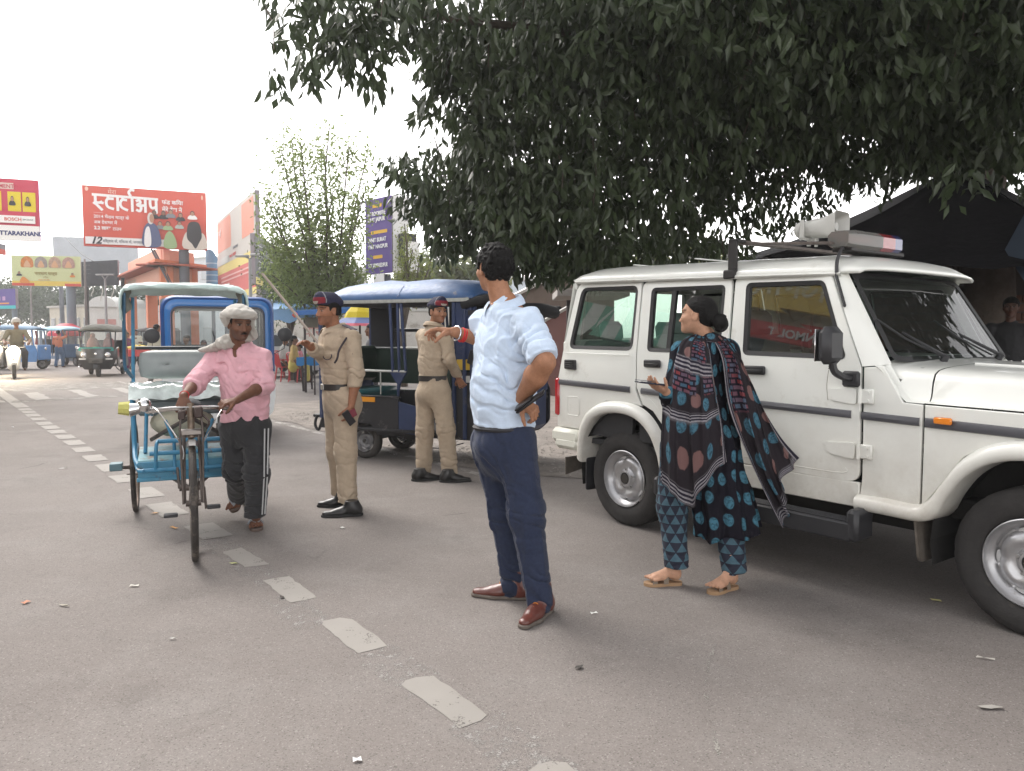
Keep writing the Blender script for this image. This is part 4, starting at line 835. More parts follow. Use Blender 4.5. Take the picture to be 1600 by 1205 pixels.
 sandal(T, V(fA[0], fA[1], 0), V(-.98,-.1,0), ss, sp, flip=False, z0=.0, s=.88); sandal(T, V(fB[0], fB[1], 0), V(-.7,-.45,0), ss, sp, flip=False, z0=.0, s=.88)
 ph = thing('phone', 'slim dark phone held out by the woman in the dotted kurta', 'phone', A(1018,600,-.27)); m = MB(); m.box(A(1020,603,-.26) + V(0,0,.012),(.175,.085,.010), rz=.25, ry=.12, b=.004); m.build('case', mat('phone_glass_back', (.03,.03,.045),.12), ph, True)
 m = MB(); m.box(A(1014,601,-.26) + V(-.03,0,.022),(.07,.06,.004), rz=.25, ry=.12, b=.001); m.build('screen', mat('grey_screen', (.25,.25,.26),.15), ph, True)
person_woman()
def asphalt():
 m = bpy.data.materials.new('asphalt'); m.use_nodes = True; t = m.node_tree; N = t.nodes.new; L = t.links.new; b = t.nodes['Principled BSDF']; b.inputs['Roughness'].default_value = .88; b.inputs['Specular IOR Level'].default_value = .25
 ge = N('ShaderNodeNewGeometry'); P = ge.outputs['Position']
 def noise(s, d=5, r=.6): n = N('ShaderNodeTexNoise'); n.inputs['Scale'].default_value = s; n.inputs['Detail'].default_value = d; n.inputs['Roughness'].default_value = r; L(P, n.inputs['Vector']); return n.outputs[0]
 def ramp(x, a, b_, c0, c1): r = N('ShaderNodeMapRange'); r.inputs[1].default_value = a; r.inputs[2].default_value = b_; r.inputs[3].default_value = c0; r.inputs[4].default_value = c1; L(x, r.inputs[0]); return r.outputs[0]
 def mixc(f, a, b_, bt='MIX'):
  x = N('ShaderNodeMix'); x.data_type = 'RGBA'; x.blend_type = bt
  for i, q in ((0, f),(6, a),(7, b_)):
   if isinstance(q, tuple): x.inputs[i].default_value = (*q, 1)
   elif isinstance(q, (int, float)): x.inputs[i].default_value = q
   else: L(q, x.inputs[i])
  return x.outputs[2]
 c = mixc(ramp(noise(.5,4),.35,.65,0,1),(.174,.155,.144),(.212,.190,.177))
 c = mixc(ramp(noise(1.3,7,.75),.48,.66,0,.6), c, (.23,.213,.20)); c = mixc(ramp(noise(.9,7,.7),.56,.70,0,.6), c, (.125,.112,.104))
 vo = N('ShaderNodeTexVoronoi'); vo.inputs['Scale'].default_value = 210; L(P, vo.inputs['Vector']); sp = N('ShaderNodeSeparateColor'); L(vo.outputs['Color'], sp.inputs[0])
 c = mixc(1.0, c, ramp(sp.outputs[0], 0,1,.87,1.13), 'MULTIPLY'); g = mathn(t, 'GREATER_THAN', sp.outputs[1], .965); c = mixc(mathn(t, 'MULTIPLY', g, .35), c, (.40,.38,.36)); g2 = mathn(t, 'LESS_THAN', sp.outputs[2], .05); c = mixc(mathn(t, 'MULTIPLY', g2,.4), c, (.04,.037,.035))
 vc = N('ShaderNodeTexVoronoi'); vc.feature = 'DISTANCE_TO_EDGE'; vc.inputs['Scale'].default_value = .33; wn = N('ShaderNodeTexNoise'); wn.inputs['Scale'].default_value = 2.5; wn.inputs['Detail'].default_value = 6; L(P, wn.inputs['Vector'])
 wv = N('ShaderNodeMix'); wv.data_type = 'VECTOR'; wv.inputs[0].default_value = .14; L(P, wv.inputs[4]); L(wn.outputs['Color'], wv.inputs[5]); L(wv.outputs[1], vc.inputs['Vector']); cr = ramp(vc.outputs['Distance'], .001,.004,1,0); cm = mathn(t, 'MULTIPLY', cr, ramp(noise(.8),.52,.62,0,.55)); c = mixc(cm, c, (.035,.032,.03))
 L(c, b.inputs['Base Color']); bp = N('ShaderNodeBump'); bp.inputs['Distance'].default_value = .002; bp.inputs['Strength'].default_value = .6; L(vo.outputs['Distance'], bp.inputs['Height']); L(bp.outputs[0], b.inputs['Normal']); return m
def paint_mat(name, col, wear=.5, sc_=9):
 m = bpy.data.materials.new(name); m.use_nodes = True; t = m.node_tree; N = t.nodes.new; L = t.links.new; b = t.nodes['Principled BSDF']; b.inputs['Roughness'].default_value = .8; ge = N('ShaderNodeNewGeometry'); P = ge.outputs['Position']
 n1 = N('ShaderNodeTexNoise'); n1.inputs['Scale'].default_value = sc_; n1.inputs['Detail'].default_value = 9; n1.inputs['Roughness'].default_value = .75; L(P, n1.inputs['Vector'])
 vo = N('ShaderNodeTexVoronoi'); vo.inputs['Scale'].default_value = 130; L(P, vo.inputs['Vector']); ad = mathn(t, 'MULTIPLY_ADD', vo.outputs['Distance'], .22, n1.outputs[0]); mr = N('ShaderNodeMapRange'); mr.inputs[1].default_value = wear; mr.inputs[2].default_value = wear + .10; L(ad, mr.inputs[0])
 n2 = N('ShaderNodeTexNoise'); n2.inputs['Scale'].default_value = 3; n2.inputs['Detail'].default_value = 5; L(P, n2.inputs['Vector']); c0 = N('ShaderNodeMix'); c0.data_type = 'RGBA'; L(n2.outputs[0], c0.inputs[0]); c0.inputs[6].default_value = (*[x * .82 for x in col], 1); c0.inputs[7].default_value = (*[min(1, x * 1.15) for x in col], 1)
 L(c0.outputs[2], b.inputs['Base Color']); tr = N('ShaderNodeBsdfTransparent'); ms = N('ShaderNodeMixShader'); L(mr.outputs[0], ms.inputs[0]); L(b.outputs[0], ms.inputs[1]); L(tr.outputs[0], ms.inputs[2]); L(ms.outputs[0], t.nodes['Material Output'].inputs[0]); return m
AS = asphalt(); m = MB(); n = 24
m.grid([(x, y, 0) for x in (-400,-60,-20,-8,-4,0,4,8,20,60,400) for y in (-60,-8,-2,0,2,4,6,8,12,16,24,40,80,160,600)], 11,15); tag(m.build('ground', AS, None, smooth=False), kind='structure')
def decal(name, pts, mt, z=.004, jit=.006, sub=.05, seed=0):
 r_ = random.Random(seed); out = []
 for i in range(len(pts)):
  a = np.array(pts[i][:2]); b = np.array(pts[(i + 1) % len(pts)][:2]); k = max(1, int(np.linalg.norm(b - a) / sub))
  for j in range(k): q = a + (b - a) * j / k; out.append((q[0] + r_.uniform(-jit, jit), q[1] + r_.uniform(-jit, jit), z))
 return make(name, out, [tuple(range(len(out)))], mt, None, smooth=False)
pm = paint_mat('worn_cream_road_paint', (.27,.252,.23),.72,7); pw = paint_mat('very_worn_road_paint', (.27,.255,.24),.50,18); pf = paint_mat('faint_road_paint', (.28,.265,.24),.55,3)
Dl = nrm(gnd(39,640) - gnd(695,1097)); Nl = V(-Dl[1], Dl[0], 0)
quads = [[(347,863),(377,856),(420,882),(382,887)], [(412,908),(432,903),(452,901),(496,934),(455,942)], [(501,977),(508,970),(530,966),(550,968),(607,1009),(560,1022)],
         [(629,1071),(634,1064),(650,1058),(679,1057),(760,1117),(750,1127),(718,1138)], [(826,1205),(840,1194),(862,1190),(882,1193),(990,1275),(950,1295)]]
for i, q in enumerate(quads): tag(decal('road_dash', [gnd(*p) for p in q], pm, z=.002, seed=i), kind='structure')
cen = [(39,640),(45,644),(51,649),(60,655),(69,662),(79,668),(89,675),(102,683),(116,692),(130,703),(148,716),(171,731),(194,748),(228,770),(260,796),(325,830)]
for i, c in enumerate(cen):
 g = gnd(*c); l = .23 + .02 * (i % 3); w = .10 + .0; tag(decal('road_dash', [g - Dl * l - Nl * w, g + Dl * l - Nl * w, g + Dl * l + Nl * w, g - Dl * l + Nl * w], pm, seed=20 + i), kind='structure')
for i, (x, y) in enumerate(((600,1046),(440,955),(385,896),(770,1165),(330,858))):
 g = gnd(x + 18, y - 4); tag(decal('worn_road_dash', [g - Dl * .30 - Nl * .10, g + Dl * .22 - Nl * .11, g + Dl * .22 + Nl * .11, g - Dl * .30 + Nl * .10], pw, z=.0012, jit=.02, seed=60 + i), kind='structure')
g = gnd(35,637); tag(decal('road_line', [g - Nl * .11, g + Nl * .11, g + Dl * 14 + Nl * .13, g + Dl * 14 - Nl * .13], pm, sub=.4, seed=5), kind='structure')
for i, q in enumerate([[(37,615),(58,613),(80,623),(57,626)], [(106,610),(124,609),(153,619),(135,621)], [(175,607),(190,606),(214,613),(198,615)], [(-60,622),(-20,619),(10,629),(-30,632)]]):
 tag(decal('crossing_stripe', [gnd(*p) for p in q], pm, sub=.3, jit=.03, seed=80 + i), kind='structure')
tag(decal('crossing_line', [gnd(18,630), gnd(18,627), gnd(260,614), gnd(260,617)], pf, sub=.4, jit=.02, seed=90), kind='structure')
tag(decal('pale_road_patch', [gnd(-120,614), gnd(-120,603), gnd(250,596), gnd(330,602), gnd(240,606), gnd(30,612)], pf, z=.003, sub=.6, jit=.12, seed=91), kind='structure')
e0, e1 = gnd(440,662), gnd(735,738); De = nrm(e1 - e0); Ne = V(-De[1], De[0], 0)
tag(decal('road_seam', [gnd(1098,1080), gnd(1104,1040), gnd(1118,1000), gnd(1122,1000), gnd(1108,1042), gnd(1104,1082), gnd(1118,1140), gnd(1126,1180), gnd(1120,1182), gnd(1110,1140)], pf, z=.003, sub=.03, jit=.003, seed=93), kind='structure')
tag(decal('edge_line', [e0 - De * 14 - Ne * .05, e1 + De * .6 - Ne * .05, e1 + De * .6 + Ne * .05, e0 - De * 14 + Ne * .05], paint_mat('dull_edge_paint', (.32,.30,.275),.60,5), sub=.3, seed=92), kind='structure')
dirt = mat('dirt_and_gravel', (.20,.175,.155),.95, noise=(3,.35), bump=(14,.02), dirt=((.27,.24,.215),2.5,.55))
k0 = e0 - De * 3 + Ne * .12; pl_ = [k0, e0 + Ne * .12, gnd(735,734), gnd(905,748), gnd(1150,752), gnd(1600,735), gnd(2300,730)]; cum = [0]
for p_, q_ in zip(pl_, pl_[1:]): cum.append(cum[-1] + np.linalg.norm(q_ - p_))
def edge_at(u):
 s_ = u * cum[-1]
 for i in range(len(pl_) - 1):
  if s_ <= cum[i + 1] or i == len(pl_) - 2: return pl_[i] + (pl_[i + 1] - pl_[i]) * (s_ - cum[i]) / (cum[i + 1] - cum[i])
nd = nrm(Ne + V(0,.6,0)); zup = lambda d: .26 * max(0, min(1,(d - 4.0) / 4.5)); m = MB(); P = []; rr = random.Random(3)
for i in range(60):
 for j in range(26): d = (j / 25) ** 1.6 * 22; q = edge_at(i / 59) + nd * d; P.append((q[0] + rr.uniform(-.05,.05), q[1] + rr.uniform(-.05,.05),.006 + (0 if j == 0 else .012 * rr.random() + zup(d))))
m.grid(P, 60,26); tag(m.build('dirt_verge', dirt, None, angle=180), kind='structure')
gv = MB()
for i in range(5200):
 d = abs(rr.gauss(0,1.9)) + rr.random() * .3; q = edge_at(.1 + .6 * rr.random()) + nd * d; s_ = rr.uniform(.006,.020); b = len(gv.v); zz = .012 + zup(d)
 pts = [(rr.uniform(.7,1.2) * s_ * math.cos(a), rr.uniform(.7,1.2) * s_ * math.sin(a)) for a in (0,1.57,3.14,4.71)]
 gv.v += [(q[0] + x, q[1] + y, zz) for x, y in pts] + [(q[0], q[1], zz + s_ * .7)]; gv.f += [(b, b + 1, b + 4),(b + 1, b + 2, b + 4),(b + 2, b + 3, b + 4),(b + 3, b, b + 4)]
tag(gv.build('gravel', mat('grey_gravel', (.30,.275,.25),.9, noise=(6,.3)), None, smooth=False), kind='stuff')
# litter
for i, (x, y, w, h, c, lb) in enumerate([(210,917,.05,.03,(.6,.58,.52), 'white paper scrap lying left of the front wheel of the cycle rickshaw'),(40,943,.06,.03,(.45,.2,.12), 'brown leaf on the asphalt near the left edge'),(100,948,.07,.02,(.4,.37,.3), 'pale straw on the asphalt beside a brown leaf'),(98,733,.10,.012,(.7,.7,.68), 'white drinking straw on the open road left of the dashes'),
  (535,826,.05,.03,(.6,.6,.57), 'small white paper just in front of the boots of the policeman'),(558,1190,.03,.03,(.7,.7,.7), 'white crumb near the lower end of the dashed line'),(440,935,.04,.025,(.05,.04,.035), 'dark stone sitting on a painted road dash'),(365,882,.05,.03,(.45,.47,.2), 'yellow green wrapper by the dash in front of the sandals'),(243,803,.09,.03,(.55,.3,.12), 'orange brown strip lying beside the rear rickshaw wheel'),(272,826,.10,.03,(.55,.3,.12), 'orange brown strip lying beside the front rickshaw wheel'),
  (928,960,.04,.02,(.75,.75,.72), 'white paper bit on the asphalt right of the brown shoes'),(1462,940,.06,.04,(.45,.42,.2), 'yellowish wrapper under the front of the police car'),(1548,1108,.09,.04,(.35,.33,.3), 'grey scrap flattened on the road at the lower right'),(905,1045,.05,.03,(.05,.045,.04), 'black speck of rubbish below the brown shoes'),(1540,1031,.08,.01,(.4,.38,.34), 'thin pale twig near the front tyre of the police car'),(618,711,.05,.02,(.6,.6,.58), 'white wrapper on the edge line below the blue rickshaw'),(20,668,.06,.03,(.7,.7,.7), 'white paper on the road at the left of the dashes'),(270,1000,.03,.02,(.55,.53,.5), 'pale pebble in the middle of the empty road')]):
 g = gnd(x, y); P = [(-w, -h, 0),(-.2 * w, -h * 1.1,.008),(w, -h * .8,.002),(w * .9, h, .010),(.1 * w, h * .9,.003),(-w * .9, h * .7,.012)]; a = i * 1.3; q = [(g[0] + (px * math.cos(a) - py * math.sin(a)) * .5, g[1] + (px * math.sin(a) + py * math.cos(a)) * .32,.005 + pz * .7) for px, py, pz in P]
 tag(make('litter', q, [(0,1,4,5),(1,2,3,4)], mat('litter_%d' % (i,), c, .8), None, smooth=False), lb, 'litter', 'bits of litter on the road')
def text(parent, body, mt, size, pos, font_off=0.0, align='LEFT', sx=1.0, shear=0, name='lettering', rot=(R(90),0,0)):
 cu = bpy.data.curves.new(name, 'FONT'); cu.body = body; cu.size = size; cu.extrude = .004; cu.offset = font_off; cu.align_x = align; cu.shear = shear; cu.resolution_u = 3; cu.materials.append(mt)
 o = bpy.data.objects.new(name, cu); C.objects.link(o); o.parent = parent; o.location = pos; o.rotation_euler = rot; o.scale = (sx, 1,1); return o
class Board:
 def __init__(s, label, TL, BL, TR, BR, Y, face, depth=.18, name='billboard', cat='billboard', edge=None, group=None):
  h = (BL[1] - TL[1]) * Y / FPX; YR = h * FPX / max(1e-3,(BR[1] - TR[1])); a = at(*BL, Y); b = at(BR[0], BR[1], YR); d = V(b[0] - a[0], b[1] - a[1], 0); s.W = np.linalg.norm(d); s.H = h; a[2] = (a[2] + b[2]) / 2
  s.T = thing(name, label, cat, (a[0], a[1], 0), math.atan2(d[1], d[0]), group); s.z0 = a[2]; m = MB(); m.box((s.W / 2, depth / 2, s.z0 + h / 2),(s.W, depth, h), b=.015); s.p = m.build('panel', edge or mat('board_edge', (.25,.22,.24),.6), s.T, smooth=False)
  s.k = 0; s.rect('print', 0,0,1,1, face)
 def rect(s, nm, u0, v0, u1, v1, mt, r=0):
  s.k += 1; y = -.004 * s.k; pl = rpoly([(u0 * s.W, v0 * s.H),(u1 * s.W, v0 * s.H),(u1 * s.W, v1 * s.H),(u0 * s.W, v1 * s.H)], r, 4); m = MB(); m.add([(a, y, s.z0 + b) for a, b in pl], [tuple(range(len(pl)))]); return m.build(nm, mt, s.p, smooth=False)
 def blob(s, nm, pts, mt):
  s.k += 1; y = -.004 * s.k; m = MB(); pl = [tuple(p[:2]) for p in spline([V(a * s.W, b * s.H, 0) for a, b in pts], 4, True)]; m.add([(a, y, s.z0 + b) for a, b in pl], [tuple(range(len(pl)))]); return m.build(nm, mt, s.p, smooth=False)
 def disc(s, nm, u, v, ru, rv, mt): return s.blob(nm, [(u + ru * math.cos(a), v + rv * math.sin(a)) for a in np.linspace(0,2 * PI, 9)[:-1]], mt)
 def text(s, body, mt, h, u, v, off=.0, **k): return text(s.p, body, mt, h * s.H, (u * s.W, -.004 * s.k - .01, s.z0 + v * s.H), off * s.H, **k)
 def pole(s, u, r=.2, mt=None, y=.3, z1=None):
  m = MB(); m.cyl((u * s.W, y, 0),(u * s.W, y, z1 or s.z0 + .4 * s.H), r, n=14); m.box((u * s.W, y, .15),(r * 3.5, r * 3.5,.3)); m.build('pole', mt or mat('grey_pole', (.10,.11,.13),.6), s.T)
 def frame(s, mt=None):
  mt = mt or mat('grey_pole')
  for u in (.1,.5,.9): m = MB(); m.tube([V(u * s.W, .24, s.z0), V(u * s.W, .24, s.z0 + s.H)], .04,6); m.build('strut', mt, s.T)
def busts(b, lst):
 for i, (u, v, s_, skin, top, hair) in enumerate(lst):
  b.blob('figure', [(u - s_ * .9, v - s_ * 2.4),(u - s_ * .85, v - s_ * .9 * 1.4),(u - s_ * .3, v - s_ * .55),(u + s_ * .3, v - s_ * .55),(u + s_ * .85, v - s_ * 1.3),(u + s_ * .9, v - s_ * 2.4)], top); b.disc('figure', u, v + s_ * .12, s_ * .46, s_ * 1.05, hair); b.disc('figure', u, v - s_ * .05, s_ * .36, s_ * .85, skin)
wt = mat('print_white', (.78,.77,.76),.7); red = mat('print_coral_red', (.60,.10,.065),.7); blackp = mat('print_black', (.03,.03,.035),.7); sk1 = mat('print_skin', (.40,.22,.14),.7); sk2 = mat('print_dark_skin', (.22,.11,.07),.7); gry = mat('print_grey', (.20,.21,.23),.7)
# the big red one
b = Board('red hoarding on a single pole with large white Hindi lettering and a group of people', (126,292),(131,385),(321,303),(324,391),36, red, edge=mat('magenta_edge', (.30,.06,.14),.6)); b.pole(.80,.24); b.frame()
b.text('स्टार्टअप'[0:0] or 'स', wt, .30,.085,.615,.006, sx=.85) if False else None
# the headline, drawn stroke by stroke as in print (half sa + taa + rta + a + pa)
def strokes(b, lst, mt, w, nm='headline'):
 for pts in lst:
  b.k += 1; y = -.004 * b.k; q = spline([V(u, v, 0) for u, v in pts], 5) if len(pts) > 2 else [V(*p, 0) for p in pts]; P = []
  for i, p in enumerate(q):
   d = nrm(q[min(i + 1, len(q) - 1)] - q[max(i - 1,0)]); n_ = V(-d[1], d[0], 0) * w; e = d * w * .0
   for k in (-1,1): a = p + n_ * k; P.append((a[0] * b.W, y, b.z0 + a[1] * b.H))
  m = MB(); m.grid(P, len(q),2); m.build(nm, mt, b.p, smooth=False)
def strokes_abs(b, lst, mt, w, nm='headline'):
 for pts in lst:
  b.k += 1; y = -.004 * b.k; pp = [V(u * b.W, v * b.H, 0) for u, v in pts]; q = spline(pp, 5) if len(pp) > 2 else pp; P = []
  for i, p in enumerate(q):
   d = nrm(q[min(i + 1, len(q) - 1)] - q[max(i - 1,0)]); n_ = V(-d[1], d[0], 0) * w
   for k in (-1,1): a = p + n_ * k; P.append((a[0], y, b.z0 + a[1]))
  m = MB(); m.grid(P, len(q),2); m.build(nm, mt, b.p, smooth=False)
w_ = b.H * .021
strokes_abs(b, [[(.075,.855),(.60,.835)], [(.100,.84),(.100,.74),(.085,.70)], [(.095,.73),(.130,.725),(.155,.745)], [(.10,.71),(.125,.66),(.155,.60)], [(.165,.72),(.135,.73)],
 [(.20,.84),(.20,.80)], [(.235,.80),(.195,.79),(.185,.72),(.20,.66),(.245,.63)], [(.205,.80),(.245,.80)], [(.275,.85),(.275,.60)], [(.315,.84),(.315,.80)], [(.350,.79),(.31,.79),(.295,.72),(.31,.66),(.355,.62)], [(.39,.84),(.39,.60)], [(.38,.86),(.365,.92),(.385,.965),(.41,.955)],
 [(.42,.78),(.445,.80),(.455,.76),(.43,.72),(.46,.69),(.45,.62),(.42,.64)], [(.455,.715),(.49,.715)], [(.495,.84),(.495,.595)], [(.535,.84),(.535,.73),(.55,.68),(.578,.70)], [(.583,.84),(.583,.59)]], wt, w_)
b.text('मेरा', mat('print_peach', (.72,.50,.40),.7),.10,.20,.875); b.text('फंड किया', wt, .095,.63,.76,.002); b.text('मेरे देश ने', wt, .095,.63,.64,.002); b.text('2014 में', wt, .072,.085,.47,.001); b.text('नाम मात्र के', wt, .072,.19,.465,.001); b.text('अब देशभर में', wt, .072,.085,.375,.001); b.text('2.2 लाख', wt, .075,.085,.28,.003); b.text('टाउन', wt, .07,.23,.275,.001)
b.rect('headline_rule', .085,.555,.16,.558, wt); b.rect('base_strip', .015,.035,.66,.155, wt); b.text('12', blackp, .16,.055,.045,.006, shear=.3); b.text('विश्वास के, विकास के, जनकल्याण के', gry, .062,.15,.070,.001, sx=.86)
busts(b, [(.565,.60,.038, sk2, blackp, blackp),(.64,.60,.038, sk2, blackp, blackp),(.70,.63,.040, sk1, gry, blackp),(.78,.58,.038, sk1, blackp, blackp),(.88,.62,.040, sk1, wt, blackp)])
busts(b, [(.61,.42,.036, sk1, gry, blackp),(.675,.42,.042, sk1, mat('print_green', (.30,.42,.22),.7), blackp),(.77,.44,.036, sk1, mat('print_sage', (.40,.46,.42),.7), blackp)])
b.blob('figure', [(.47,.04),(.475,.30),(.51,.42),(.56,.42),(.60,.30),(.61,.04)], mat('print_navy', (.08,.10,.20),.7)); b.blob('figure', [(.48,.04),(.49,.30),(.52,.36),(.535,.2),(.53,.04)], wt); b.disc('figure', .535,.50,.026,.10, mat('print_silver_hair', (.6,.58,.55),.7)); b.disc('figure', .545,.50,.019,.075, sk1)
b.blob('figure', [(.64,.02),(.65,.22),(.69,.30),(.73,.2),(.74,.02)], mat('print_green')); b.blob('figure', [(.80,.02),(.81,.25),(.86,.32),(.95,.30),(.985,.22),(.99,.02)], mat('print_beige', (.62,.58,.52),.7)); b.blob('figure', [(.83,.20),(.84,.42),(.88,.48),(.935,.45),(.955,.24),(.93,.12),(.90,.02),(.87,.10)], blackp); b.disc('emblem', .04,.93,.013,.035, mat('print_peach')); b.disc('emblem', .965,.90,.008,.04, mat('print_peach'))
m = MB(); m.tube([V(.53 * b.W, .2, b.z0), V(.72 * b.W, .5, b.z0 - 2.2)], .05,6); m.tube([V(.55 * b.W, .3, b.z0), V(.74 * b.W, .6, b.z0 - 2.2)], .04,6); m.build('strut', mat('grey_pole'), b.T)
# far left
mag = mat('print_magenta', (.50,.045,.085),.7); yel = mat('print_yellow', (.66,.52,.02),.7)
b = Board('magenta hoarding at the left edge with two portraits on yellow above a white band', (-60,277),(-60,373),(61,284),(63,377),30, mag, edge=mat('purple_edge', (.28,.05,.22),.6)); b.pole(.05,.22); b.frame()
b.rect('heading_box', .30,.83,.68,.93, mat('print_cream', (.62,.50,.44),.7)); b.text('ACHIEVEMENTS'[6:], mag, .09,.455,.845,.001, sx=.9); b.rect('white_band', 0,.0,1,.245, wt); b.text('UTTARAKHAND', mat('print_indigo', (.05,.06,.17),.7),.095,.42,.085,.004, sx=.98)
for u in (.10,.35,.60,.79): b.rect('portrait_ground', u, .46, u + .17,.79, yel)
busts(b, [(.185,.66,.045, sk1, blackp, blackp),(.435,.66,.045, sk1, blackp, blackp),(.60 + .06,.67,.042, sk1, blackp, blackp),(.79 + .07,.67,.042, sk1, blackp, blackp)]); b.rect('name_bar', .08,.40,.97,.47, mag); b.rect('logo_band', .04,.28,.95,.40, wt); b.text('BOSCH', red, .075,.55,.315,.001); b.rect('logo_line', .765,.29,.768,.39, gry); b.text('JBM GROUP', gry, .035,.79,.33, sx=.8)
b = Board('sliver of a black and red board below the magenta hoarding', (-60,374),(-60,392),(8,375),(9,391),33, mat('print_grey'), depth=.12); b.rect('red_half', 0,0,1,.5, red); b.pole(.02,.1)
gp = mat('print_pale_green', (.56,.62,.33),.7); b = Board('pale green and yellow hoarding with four arched temple pictures on a grey pole', (16,399),(19,446),(122,402),(127,448),42, gp, edge=mat('cream_edge', (.5,.5,.4),.6)); b.pole(.82,.24, mat('blue_grey_pole', (.16,.20,.23),.6)); b.frame()
b.rect('warm_zone', .0,0,1,.16, mat('print_warm_yellow', (.70,.55,.12),.7)); b.rect('red_strip', 0,0,.32,.09, red); b.rect('red_strip', .76,0,1,.09, red)
for i, c in enumerate(((.55,.20,.05),(.30,.27,.24),(.42,.30,.22),(.42,.27,.22))): u = .14 + i * .20; b.blob('temple_picture', [(u, .62),(u, .82),(u + .03,.92),(u + .085,.97),(u + .14,.92),(u + .17,.82),(u + .17,.62),(u + .085,.61)], mat('print_temple_%s' % 'abcd'[i], c, .8, noise=(9,.35))); b.blob('temple_picture', [(u + .04,.62),(u + .05,.74),(u + .085,.84),(u + .12,.74),(u + .13,.62)], mat('print_ochre', (.6,.36,.2),.7))
b.text('चारधाम यात्रा', mat('print_olive', (.32,.26,.08),.7),.13,.33,.37,.003); b.text('हरिद्वार', mat('print_olive'),.055,.45,.27); b.text('संयुक्त सेवा केंद्र', mat('print_orange', (.65,.25,.05),.7),.055,.38,.18)
busts(b, [(.11,.42,.040, sk1, blackp, blackp),(.88,.40,.040, sk1, mat('print_orange'), blackp)]); b.blob('figure', [(.12,.10),(.15,.28),(.20,.26),(.26,.10)], mat('print_orange'))
b = Board('small violet and teal board on a pole at the left edge below the green hoarding', (-40,452),(-40,482),(23,453),(25,484),48, mat('print_violet', (.09,.06,.26),.7)); b.pole(.85,.15, mat('blue_grey_pole')); b.rect('teal_band', 0,0,1,.16, mat('print_teal', (.03,.42,.45),.7)); b.rect('orange_line', .35,.24,.85,.31, mat('print_orange'))
for u in (.45,.58,.70): b.rect('icon', u, .42, u + .07,.62, mat('print_mauve', (.42,.25,.45),.7))
b = Board('plain white hoarding sheet standing behind the green and the red hoarding', (82,370),(84,425),(215,374),(216,428),58, mat('white_flex', (.40,.43,.46),.8, noise=(1.5,.12))); b.pole(.06,.16); b.pole(.95,.16)
b = Board('black cloth covered hoarding frame on two poles below the white sheet', (126,408),(127,446),(184,409),(185,448),46, mat('black_net_cloth', (.035,.037,.043),.9, noise=(3,.3), bump=(12,.02)), depth=.1); b.pole(.02,.10, mat('black_pole', (.03,.03,.03),.7)); b.pole(1.0,.10, mat('black_pole'))
for i in range(18): b.disc('hole', .08 + .045 * (i % 5) + .01 * (i // 5),.85 - .17 * (i // 5),.006,.012, mat('grey_hole', (.3,.3,.32),.8))
for i, (u, l) in enumerate(((.1,.35),(.3,.2),(.55,.3),(.85,.25))): m = MB(); m.grid([(u * b.W + x + .1 * math.sin(z * 5),-.05, b.z0 - z * l * b.H * 2) for z in np.linspace(0,1,6) for x in (0,.10)], 6,2); m.build('torn_strip', mat('torn_white_cloth', (.45,.44,.40),.9), b.T, angle=180)
# right group
b = Board('tall slanting white and coral advertisement board above a yellow and red lower board', (320,346),(342,474),(397,305),(402,470),40, mat('print_offwhite', (.48,.46,.43),.75)); b.pole(.1,.2); b.pole(.95,.2); b.frame()
cor = mat('print_coral', (.62,.27,.20),.75); b.rect('coral_block', .0,.62,.42,.97, cor, r=.3); b.rect('coral_block', .70,.62,.97,.96, cor, r=.05); b.rect('yellow_band', 0,.36,1,.46, mat('print_soft_yellow', (.62,.52,.18),.75)); b.rect('red_block', 0,.10,1,.36, mat('print_soft_red', (.52,.13,.12),.75)); b.rect('yellow_band', 0,.04,1,.10, mat('print_soft_yellow')); b.rect('grey_block', .0,.46,.35,.54, mat('print_pale_grey', (.5,.52,.5),.75))
b.text('फ्री', wt, .10,.08,.80); b.text('Contact Us : 7500222277', mat('print_soft_red'),.045,.38,.50,.001, sx=.9); b.text('Another Executive', wt, .052,.22,.20,.001, sx=.9); b.text('27 Hours', wt, .052,.40,.135,.001); b.text('JEEWAN BHARAT', gry, .04,.48,.57)
for i in range(2): b.rect('text_line', .12,.30 - i * .045,.85,.317 - i * .045, mat('print_pink', (.65,.38,.36),.75))
b = Board('grey board with rows of white lettering and a yellow foot beside the slanting advertisement', (397,380),(400,458),(453,387),(451,449),30, mat('print_mid_grey', (.11,.115,.12),.75)); b.rect('yellow_foot', 0,0,1,.14, mat('print_soft_yellow')); b.pole(.5,.15)
for i in range(6):
 for j in range(3): b.rect('text_line', .06 + j * .31,.78 - i * .11,.06 + j * .31 + .12 + .05 * ((i + j) % 3),.80 - i * .11, mat('print_light_grey', (.45,.45,.45),.75))
vi = mat('print_deep_violet', (.085,.045,.22),.7); b = Board('tall violet board with white college names seen between the two trees', (567,318),(572,431),(609,306),(613,424),24, vi); b.pole(.5,.12, z1=b.z0)
for u, v_, w2 in ((.28,.88,.36),(.22,.53,.62),(.30,.20,.36)): b.rect('yellow_tag', u, v_, u + w2, v_ + .045, mat('print_amber', (.68,.38,.02),.7), r=.03)
for tx, v_ in (('IIT ROORKEE', .775),('MNIT JAIPUR', .695),('SVNIT SURAT', .425),('VNIT NAGPUR', .335),('NIT JAMSHEDPUR', .085)): b.text(tx, wt, .075,.12, v_, .002, sx=.95 if len(tx) < 13 else .78)
